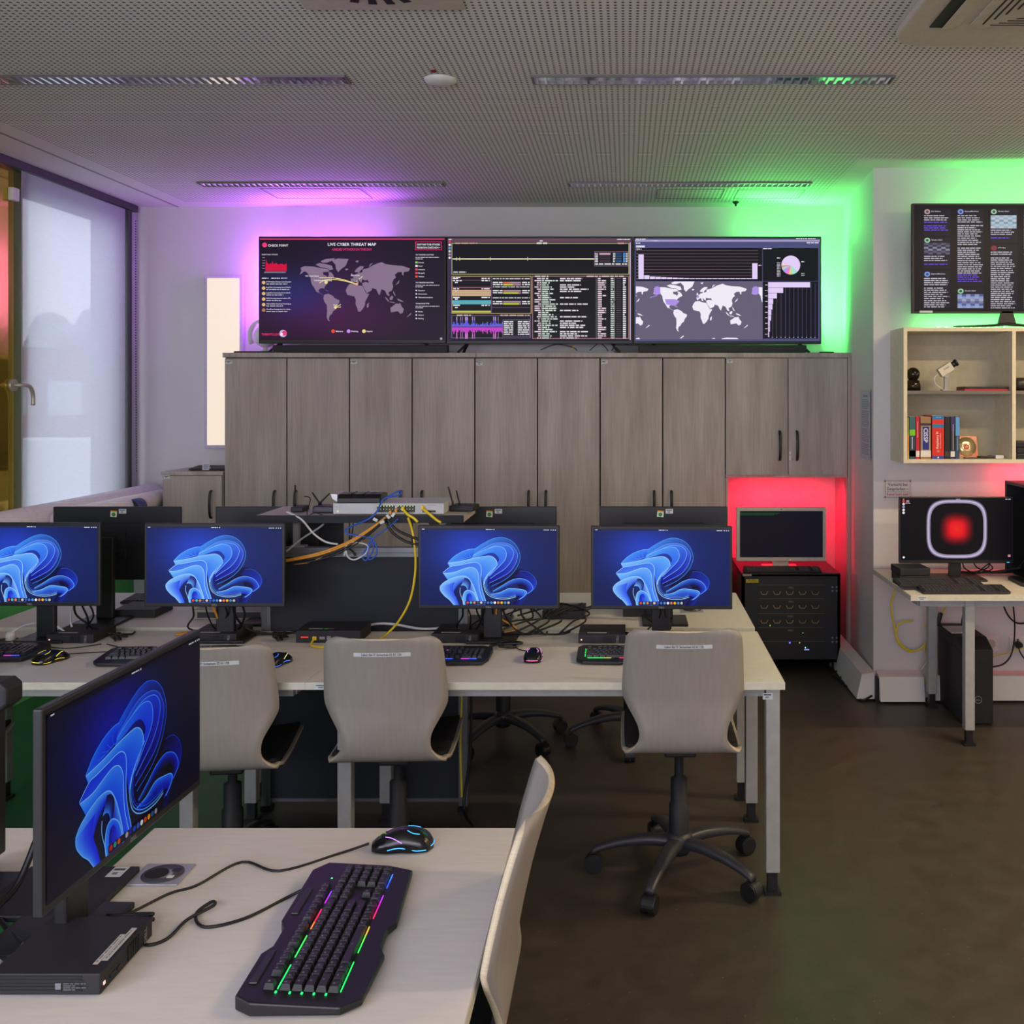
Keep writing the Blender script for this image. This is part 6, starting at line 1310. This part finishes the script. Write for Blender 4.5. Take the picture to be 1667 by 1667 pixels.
book('dark violet-blue paperback with white shelf tag', 1547.5, 1554.5, 678, (48, 44, 92), [(0.35, 0.8, (30, 28, 40)), (0.82, 0.95, WL)], None, extra=lambda cv, W, H_: cv.rect(W*0.5, H_*0.18, W*0.66, H_*0.79, (180, 178, 190)))
book('light blue thin book at the right end of the row', 1555.5, 1562, 677.5, (44, 72, 98), [(0.02, 0.46, (96, 160, 215))], None, extra=lambda cv, W, H_: cv.rect(W*0.45, H_*0.48, W*0.6, H_*0.8, (170, 185, 200)))
s3 = F/5.62
t = thing('disc_case', 'transparent red CD case with a silver-gold disc leaning in the shelf', 'disc case', (1.79+0.09, 5.70, BZ), 0)
MB().box(-0.062, 0.062, 0, 0.006, 0, 0.118, Matrix.Rotation(-0.2, 4, 'X')).build('case', mat('red_clear_case', (196, 96, 70), 0.2), t)
MB().lathe([(0.054, -0.0018), (0.054, 0.0), (0.017, 0.0)], 32, Matrix.Rotation(-0.2, 4, 'X') @ Matrix.Translation((0, -0.0005, 0.058)) @ Matrix.Rotation(PI/2, 4, 'X'), caps=False).build('disc', mat('gold_disc', (215, 195, 150), 0.2, metal=0.7), t)
MB().lathe([(0.017, 0.0), (0.006, 0.0005)], 20, Matrix.Rotation(-0.2, 4, 'X') @ Matrix.Translation((0, -0.0008, 0.058)) @ Matrix.Rotation(PI/2, 4, 'X'), caps=False).build('disc_centre', mat('disc_red', (190, 90, 80), 0.4), t)
for i, (x, y, sx, sy, sz, lab, m) in enumerate(((1.93+0.02, 5.60, 0.055, 0.03, 0.012, 'flat black gadget on the bottom board beside the disc', M_black), (1.86, 5.58, 0.05, 0.02, 0.006, 'thin dark circuit stick lying before the disc case', M_dark), (2.015, 5.60, 0.032, 0.03, 0.018, 'small white and black box at the right of the lower shelf', M_label))):
    tag(MB().box(-sx/2*1.4, sx/2*1.4, -sy, sy, 0, sz).build('gadget', m, bevel=0.002, loc=(x, y, BZ)), lab, 'gadget', 'small gadgets on the bottom board')
MZ = SZ0+MID
t = thing('dome_camera', 'shiny dark globe camera on a rounded foot at the left of the upper shelf', 'camera', ((1488-VX)/300, 5.62, MZ))
M_chrome = mat('smoked_chrome', (60, 54, 46), 0.12, metal=0.8)
MB().lathe([(0.040, 0), (0.041, 0.03), (0.034, 0.055), (0.02, 0.062)], 24).build('foot', M_chrome, t); MB().sphere((0, 0, 0.09), 0.037, 24).build('globe', M_chrome, t); MB().sphere((0.012, -0.03, 0.088), 0.014, 16).build('lens', M_black, t)
t = thing('security_camera', 'cream box security camera tilted up on a grey stand', 'camera', ((1540-VX)/300, 5.60, MZ))
MB().box(-0.024, 0.024, -0.02, 0.02, 0, 0.006).build('foot', M_greymetal, t); MB().box(-0.010, 0.010, -0.008, 0.008, 0.006, 0.075).cyl((0, -0.014, 0.082), 0.013, 0.028, 'y', 18).build('stand', M_greymetal, t)
Rm = Matrix.Translation((0.0, 0, 0.115)) @ Matrix.Rotation(-math.radians(33), 4, 'Y')
MB().box(-0.042, 0.036, -0.02, 0.02, -0.022, 0.026, Rm).build('housing', mat('camera_cream', (208, 200, 180), 0.5), t, bevel=0.002)
MB().cyl((0.036, 0, 0.002), 0.016, 0.024, 'x', 20).mat(0).build('lens', M_black, t).matrix_local = Rm
MB().cyl((0.060, 0, 0.002), 0.020, 0.010, 'x', 20).build('lens_ring', M_black, t).matrix_local = Rm
cv = Canvas(0, 0, 60, 20, 0.045, 0.012); cv.text('PLANET', 30, 15, 11, (40, 40, 44), 46, 'c'); o = cv.build('lettering', paint_mat('printed_label'), t); o.matrix_local = Rm @ Matrix.Translation((0.002, -0.0206, 0.002))
MB().tube([(-0.042, 0, 0.09), (-0.062, 0, 0.07), (-0.055, 0, 0.035), (-0.02, 0, 0.010)], 0.0028, 8).build('cable', M_wcable, t)
t = thing('magazine', 'flat red-edged magazine lying on the upper shelf', 'magazine', ((1601-VX)/300, 5.62, MZ)); MB().box(-0.118, 0.118, -0.07, 0.07, 0, 0.010).build('pages', mat('crimson_cover', (190, 24, 56), 0.5), t)
t = thing('magazine', 'flat black booklet lying on top of the red magazine', 'magazine', ((1601-VX)/300, 5.62, MZ+0.0102)); MB().box(-0.118, 0.12, -0.07, 0.07, 0, 0.012).build('pages', M_black, t, bevel=0.002)
tag(MB().box(-0.02, 0.02, -0.02, 0.02, 0, 0.006).build('gadget', M_greymetal, loc=(1.876, 5.60, MZ)), 'flat grey piece on the upper shelf between camera foot and magazines', 'gadget')
tag(MB().box(0, 0.25, -0.09, 0.09, 0, 0.07).build('loudspeaker', mat('dark_round_box', (40, 34, 28), 0.4), bevel=0.03, seg=4, loc=((1653-VX)/303, 5.63, MZ)), 'dark rounded box in the upper right compartment at the picture edge', 'box')
for i in range(3): tag(MB().box(0, 0.22, -0.08, 0.06, 0, 0.03).build('drive_bay', (M_dark, M_black2, M_dark)[i], bevel=0.003, loc=((1653-VX)/303, 5.60, BZ+0.032*i)), ['lowest dark device in the lower right compartment', 'middle dark device in the lower right compartment', 'topmost dark device in the lower right compartment'][i], 'device', 'stacked devices in the lower right compartment')
# right-hand screen (news columns)
c = Canvas(590, 175, 590+1540, 1160, 1, 1); c.rect(590, 175, 2130, 1160, (21, 18, 25)); c.up()
TXT = (185, 182, 196); VI = (104, 72, 214)
def col_(x, items):
    for it in items:
        k = it[0]
        if k == 'head': _, y, cc, nm = it; c.disk(x+26, y, 24, cc); c.up(); c.disk(x+26, y, 12, (60, 70, 110)); c.text(nm, x+60, y+2, 12, (200, 198, 210))
        elif k == 'card': _, y0, y1 = it; c.rect(x-4, y0, x+216, y1, (30, 26, 38)); c.up()
        elif k == 'txt':
            _, y0, n_, cc = it
            for i in range(n_): c.words(x, x+random.randint(150, 208), y0+i*19.3, 9, cc)
        elif k == 'pic':
            _, y0, y1, cs = it; m_ = 6
            for a in range(m_):
                for b in range(m_):
                    c.rect(x+210*a/m_, y0+(y1-y0)*b/m_, x+210*(a+1)/m_, y0+(y1-y0)*(b+1)/m_, cs[(a*a+b*3) % len(cs)])
G_ = (150, 200, 150)
col_(668, [('card', 205, 455), ('card', 475, 765), ('card', 785, 1130), ('head', 235, (190, 150, 150), 'Eric Balbon'), ('txt', 268, 3, TXT), ('txt', 328, 1, VI), ('txt', 362, 3, VI), ('head', 500, G_, 'Shodan Safari'), ('pic', 525, 632, [(90, 88, 110), (60, 60, 80), (130, 130, 150), (44, 44, 66)]), ('txt', 645, 3, TXT), ('txt', 718, 1, VI), ('head', 815, (120, 150, 220), 'BeyondMachines'), ('txt', 850, 4, TXT), ('txt', 940, 10, TXT)])
col_(940, [('card', 205, 925), ('card', 940, 1135), ('head', 235, (120, 150, 220), 'BeyondMachines'), ('txt', 268, 4, TXT), ('txt', 360, 10, TXT), ('txt', 568, 13, TXT), ('txt', 818, 4, VI), ('head', 972, G_, 'Shodan Safari'), ('pic', 1000, 1130, [(130, 150, 190), (80, 90, 150), (120, 120, 140), (150, 160, 200)])])
col_(1210, [('card', 205, 525), ('card', 540, 1135), ('head', 235, G_, 'Shodan Safari'), ('pic', 268, 390, [(150, 170, 190), (170, 190, 205), (120, 150, 165), (185, 190, 200)]), ('txt', 402, 3, TXT), ('txt', 474, 1, VI), ('head', 573, (150, 40, 30), 'ATV Bot'), ('txt', 606, 2, TXT), ('txt', 660, 25, TXT)])
col_(1480, [('card', 205, 700), ('card', 720, 1135), ('head', 235, (200, 200, 205), ''), ('txt', 268, 1, TXT), ('txt', 300, 4, TXT), ('txt', 395, 10, TXT), ('txt', 625, 1, TXT), ('txt', 660, 1, VI), ('head', 755, (200, 180, 190), ''), ('txt', 985, 8, TXT)])
c.text('SALES', 1505, 935, 34, (110, 190, 30)); c.text('EXTRA F', 1520, 885, 22, (230, 230, 235)); c.rect(1490, 945, 1690, 956, (220, 220, 225)); col_(1750, [('card', 205, 1135), ('txt', 268, 42, TXT)])
s = F/5.60; x0, y0_, y1_ = (1485-VX)/s, 510, 331; h = (y0_-y1_)/s; w = h*1.56*1.12; zb = 1.7-(y0_-VY)/s
t = thing('wall_screen', 'screen with columns of news posts standing on the wall shelf', 'screen', (x0+w/2, 5.60, zb))
MB().box(-w/2, w/2, 0, 0.03, 0, h).box(-w*0.3, w*0.3, 0.03, 0.06, 0.1, h*0.6).build('casing', M_black, t, bevel=0.002)
c.w, c.h = w*0.985, h*0.965; c.build('display', SCR_TV, t, (0.004, -0.0015, h*0.017))
MB().box(-w/2+0.04, -w/2+0.11, -0.002, 0, 0.003, 0.014).build('energy_label', M_label, t)
fx = (1640-VX)/s-(x0+w/2); dz_ = zb-SZ1
st = MB().prism([(fx-0.03, 0.01), (fx+0.03, 0.01), (fx+0.05, -dz_+0.02), (fx-0.05, -dz_+0.02)], 0.0, 0.02, 'y'); st.tube([(fx, 0.01, -dz_+0.025), (fx-0.12, -0.02, -dz_+0.014), (fx-0.31, -0.06, -dz_+0.007)], [0.02, 0.013, 0.008], 10, flat=0.5).tube([(fx, 0.01, -dz_+0.025), (fx+0.12, -0.02, -dz_+0.014), (fx+0.31, -0.06, -dz_+0.007)], [0.02, 0.013, 0.008], 10, flat=0.5)
st.build('stand', M_black, t)

# ------------------------------------------------------------------ wall sign, notice, sockets
t = thing('enamel_sign', 'small enamel sign with German lettering on the wall right of the corner', 'sign', ((1460.5-VX)/290, 5.782, 1.7-(811-VY)/290)); w, h = 0.155, 0.104
c = Canvas(0, 0, 300, 200, w, h); c.rect(0, 0, 300, 200, (205, 200, 196)); c.up()
K_ = (38, 34, 34); c.frame(14, 12, 286, 188, 4, K_); 
for a, b in ((14, 12), (286, 12), (14, 188), (286, 188)): c.disk(a, b, 26, (205, 200, 196))
c.up()
for a, b in ((14, 14), (286, 14), (14, 186), (286, 186)): c.disk(a, b, 9, K_)
c.rect(30, 128, 270, 131, K_); c.text('Vorsicht bei', 150, 66, 34, K_, 215, 'c'); c.text('Gesprächen –', 150, 112, 34, K_, 235, 'c'); c.text('Feind hört mit!', 150, 168, 27, (150, 20, 30), 232, 'c')
MB().box(-w/2, w/2, 0, 0.006, 0, h).build('plate', M_white, t); c.build('face', paint_mat('printed_label'), t, (0, -0.0006, 0))
t = thing('paper_notice', 'sheet of small print taped to the alcove side wall', 'notice', (1.3825+0.042*(6.0-5.79)/1.21-0.002, 6.0, 1.325), 0)
c = Canvas(0, 0, 210, 400, 0.30, 0.40); c.rect(0, 0, 210, 400, (188, 190, 206)); c.up(); c.words(60, 150, 30, 9, (90, 90, 110))
for i in range(34):
    if i not in (6, 17, 26): c.words(30, random.randint(150, 195), 55+i*9.5, 4, (110, 112, 135))
c.build('sheet', paint_mat('printed_label'), t, (0, 0, 0), (0, 0, -PI/2-0.035))
for i, x in enumerate((1612, 1655)):
    s = 290; t = thing('wall_socket', ['double wall socket behind the computer tower', 'wall socket with a black plug under the right desk'][i], 'wall socket', ((x-VX)/s, 5.782, 1.7-(1060-VY)/s), 0, 'sockets in the right wall')
    MB().box(-0.045, 0.045, 0, 0.008, 0, 0.085).build('plate', M_white, t, bevel=0.003)
    MB().cyl((0, -0.002, 0.042), 0.026, 0.004, 'y', 20).build('insert', mat('socket_cream', (190, 184, 170), 0.5), t)
    if i: MB().cyl((0, -0.035, 0.042), 0.019, 0.034, 'y', 16).build('plug', M_black, t)
# ------------------------------------------------------------------ right desk
RY_ = 5.40; s = F/RY_
c = Canvas(325, 155, 1015, 548, 1, 1); c.rect(325, 155, 1015, 548, (17, 15, 19)); c.up()
cx, cy = 672, 350
# plain stand-in picture: silver rounded frame around a soft red glow
for k in range(4): c.ring(cx, cy, 164+k*6, 171+k*6, ((150, 138, 165), (190, 178, 205), (205, 195, 220), (120, 112, 138))[k], 48, ex=3.6)
for i in range(12):
    r = 118*(1-i/12)**0.95; q = i/11; cc = (int(17+220*min(1, q*1.5)), int(15+20*q+70*max(0, q-0.7)), int(19+25*min(1, q*1.5)))
    c.up(); c.poly([(cx+r*math.copysign(abs(math.cos(a))**0.75, math.cos(a)), cy+r*math.copysign(abs(math.sin(a))**0.75, math.sin(a))) for a in [2*PI*k/28 for k in range(28)]], cc)
c.up(); c.words(338, 346, 158, 5, TXT); c.words(668, 692, 158, 5, TXT); c.words(972, 1005, 158, 6, TXT)
for i, cc in enumerate(((225, 90, 80), (225, 220, 230), (170, 165, 185), (230, 230, 235), (235, 235, 240))): c.disk(342, 173+i*18.5, 8, cc)
c.rect(358, 167, 377, 180, (200, 130, 160)); c.words(352, 384, 184, 5, TXT); c.rect(988, 514, 1004, 528, (210, 150, 170)); c.disk(343, 531, 7, (230, 230, 235))
w, h = (1650-1464)/s, (917-809)/s; zb = 1.7-(917-VY)/s-DZ
t = thing('computer_monitor', 'large monitor with a glowing red picture on the right desk', 'monitor', ((1557-VX)/s, RY_, DZ), 0.0)
MB().box(-w/2, w/2, 0, 0.02, zb, zb+h).box(-w/3, w/3, 0.02, 0.05, zb+0.05, zb+h*0.8).build('casing', M_black, t, bevel=0.003)
c.w, c.h = w*0.975, h*0.93; c.build('display', SCR, t, (0, -0.0012, zb+h*0.05))
MB().box(-0.03, 0.03, 0.02, 0.045, 0.01, zb+0.12).build('stand', M_black, t); MB().box(-0.13, 0.13, -0.10, 0.10, 0, 0.010).build('base', M_black, t, bevel=0.003)
MB().box(w/2-0.035, w/2-0.022, -0.0022, -0.001, zb+0.004, zb+0.007).build('power_led', led((60, 180, 240), 1.5), t)
office_kb('office_keyboard', 'black office keyboard in front on the right desk', ((1571-VX)/336, 5.03, DZ), 0.0, w=0.42, d=0.13)
office_kb('office_keyboard', 'second black office keyboard pushed behind the first on the right desk', ((1530-VX)/330, 5.125, DZ+0.016), 0.03, w=0.42, d=0.12)
tag(MB().sphere((0, 0, 0), 0.032, 16, sz=0.65, zmin=0.0).build('computer_mouse', M_black, loc=((1628-VX)/330, 5.10, DZ)), 'small black mouse on the right desk', 'mouse')
for i in range(2):
    t = thing('mini_computer', ['lower flat black device at the left of the right desk', 'upper flat black device stacked at the left of the right desk'][i], 'computer', ((1487-VX)/318, 5.33, DZ+0.0385*i), 0.05*i, 'stacked black devices on the right desk'); MB().box(-0.078, 0.078, -0.07, 0.09, 0.001, 0.037).build('body', M_black2, t, bevel=0.003)
    if i == 0:
        pass
t = thing('led_device', 'small black device with four coloured lights under the right desk monitor', 'device', ((1525-VX)/320, 5.28, DZ)); MB().box(-0.03, 0.03, -0.02, 0.03, 0, 0.03).build('body', M_black, t, bevel=0.002)
for i, cc in enumerate(((225, 215, 70), (225, 215, 70), (225, 190, 60), (90, 150, 230))): MB().box(-0.022+i*0.012, -0.017+i*0.012, -0.022, -0.0195, 0.016, 0.022).build('light', led(cc, 1.6), t)
rnd = random.Random(5)
for i in range(8):
    x = 1.78+0.05*i; cable('desk_cable', 'black cable in the tangle behind the right desk monitor, %s strand' % ('first', 'second', 'third', 'fourth', 'fifth', 'sixth', 'seventh', 'eighth')[i], [(x, 5.48, DZ+0.10), (x+rnd.uniform(-.08, .08), 5.50, DZ+0.04), (x+rnd.uniform(-.15, .15), 5.53, DZ+0.008), (x+rnd.uniform(-.1, .1), 5.46, DZ+0.02), (x+rnd.uniform(-.15, .15), 5.58, DZ+0.006)], M_cable, 0.0035, 'tangle behind the right desk monitor')
# open computer case at the picture edge
t = thing('computer_case', 'open black computer case with clear side at the right picture edge', 'computer', ((1652-VX)/s, 5.36, DZ)); X1 = 0.24
MB().box(0, X1, -0.18, 0.18, 0.02, 0.025).box(0, X1, -0.18, 0.18, 0.485, 0.50).box(0, 0.006, -0.18, -0.16, 0.02, 0.5).box(0, 0.006, 0.16, 0.18, 0.02, 0.5).box(X1-0.01, X1, -0.18, 0.18, 0.02, 0.5).box(0, X1, 0.17, 0.18, 0.02, 0.5).build('frame', M_black, t)
MB().box(0.0, X1-0.02, -0.178, -0.17, 0.03, 0.48).build('front_panel', mat('smoked_panel', (44, 28, 34), 0.2), t)
MB().box(0.02, 0.2, -0.181, -0.178, 0.36, 0.45).build('fan_grille', M_dark, t)
mb = MB(); [mb.box(0.03, 0.12, -0.1815, -0.179, 0.09+0.05*i, 0.115+0.05*i) for i in range(4)]; mb.build('drive_front', mat('brown_drive', (110, 62, 50), 0.4), t)
MB().box(-0.05, X1, -0.20, 0.0, 0.0, 0.02).build('foot', M_black, t, bevel=0.004)
# tower under the right desk
s = F/5.31; t = thing('computer_tower', 'black computer tower standing under the right desk', 'computer', ((1592-VX)/s, 5.31, 0)); w = (1617-1567)/s; h = 0.43
MB().box(-w/2, w/2, 0.0, 0.42, 0.005, h-0.06).prism([(0.0, h-0.0600), (0.42, h-0.0600), (0.42, h), (0.10, h), (0.0, h-0.045)], -w/2, w/2, 'x').build('housing', M_black2, t, bevel=0.004)
MB().box(-w/2+0.006, w/2-0.006, -0.006, 0.0, 0.01, h-0.05).build('front_grille', mat('grille_black', (26, 26, 28), 0.5, bump=0.6, scale=220), t)
MB().lathe([(0.017, 0.0), (0.019, 0.002), (0.0195, 0.0)], 24, Matrix.Translation((0, -0.006, 0.13)) @ Matrix.Rotation(PI/2, 4, 'X'), caps=False).build('emblem', M_silver, t)
cv = Canvas(0, 0, 1, 1, 1, 1); cv.text('DELL', 0.5, 1.0, 0.008, (150, 150, 150), align='c'); cv.build('logo', paint_mat('printed_label'), t, (0, -0.0075, 0.126))
mb = MB(); [mb.box(-0.018+0.012*i, -0.010+0.012*i, -0.0075, -0.006, z, z+0.006) for i in range(4) for z in (0.30, 0.325)]; mb.build('usb_ports', M_dark, t)
tag(MB().box(-0.06, 0.05, 0, 0.16, 0, 0.004).build('paper_sheet', M_label, loc=((1585-VX)/s, 5.48, h+0.001)), 'white sheet of paper lying on the computer tower', 'paper')
for i, (lab, px, m, r) in enumerate((
  ('yellow cable hanging from the right desk in a long loop near the corner', [(1459, 955), (1451, 985), (1456, 1020), (1462, 1045), (1475, 1058), (1486, 1062)], M_ycable, 0.005),
  ('coiled yellow cable behind the desk leg, outer turn', [(1486, 1010), (1465, 1015), (1459, 1032), (1468, 1050), (1487, 1060), (1505, 1050), (1514, 1030), (1505, 1016)], M_ycable, 0.005),
  ('coiled yellow cable right of the desk leg, inner turn', [(1545, 975), (1530, 1010), (1515, 1030), (1505, 1058), (1518, 1070), (1515, 1090), (1506, 1110)], M_ycable, 0.004),
  ('white cable running down between the legs of the right desk', [(1527, 970), (1522, 1000), (1520, 1040), (1514, 1070), (1500, 1090)], M_wcable, 0.006),
  ('black cable swinging under the right desk at the picture edge', [(1629, 972), (1640, 1000), (1655, 1014), (1672, 1014)], M_cable, 0.005),
  ('long black cable from the right desk to the tower', [(1648, 972), (1652, 1020), (1648, 1060), (1635, 1080), (1615, 1086)], M_cable, 0.0045),
  ('thin yellow cable running from the tower to the wall socket', [(1616, 1069), (1640, 1063), (1672, 1052)], M_ycable, 0.003),
  ('black cable hanging from the plug of the wall socket', [(1657, 1040), (1660, 1060), (1672, 1078)], M_cable, 0.004),
  ('black cable behind the front leg of the right desk', [(1571, 985), (1566, 1010), (1567, 1022)], M_cable, 0.004))):
    cable('hanging_cable', lab, [at(x, y, 5.70) for x, y in px], m, r, 'cables under the right desk')
tag(MB().cbox(0, 0, 0, 0.025, 0.02, 0.075).build('cable_joint', M_black, bevel=0.008, loc=at(1529, 1008, 5.66), rot=(0, 0.25, 0)), 'black cable connector hanging under the right desk', 'connector')
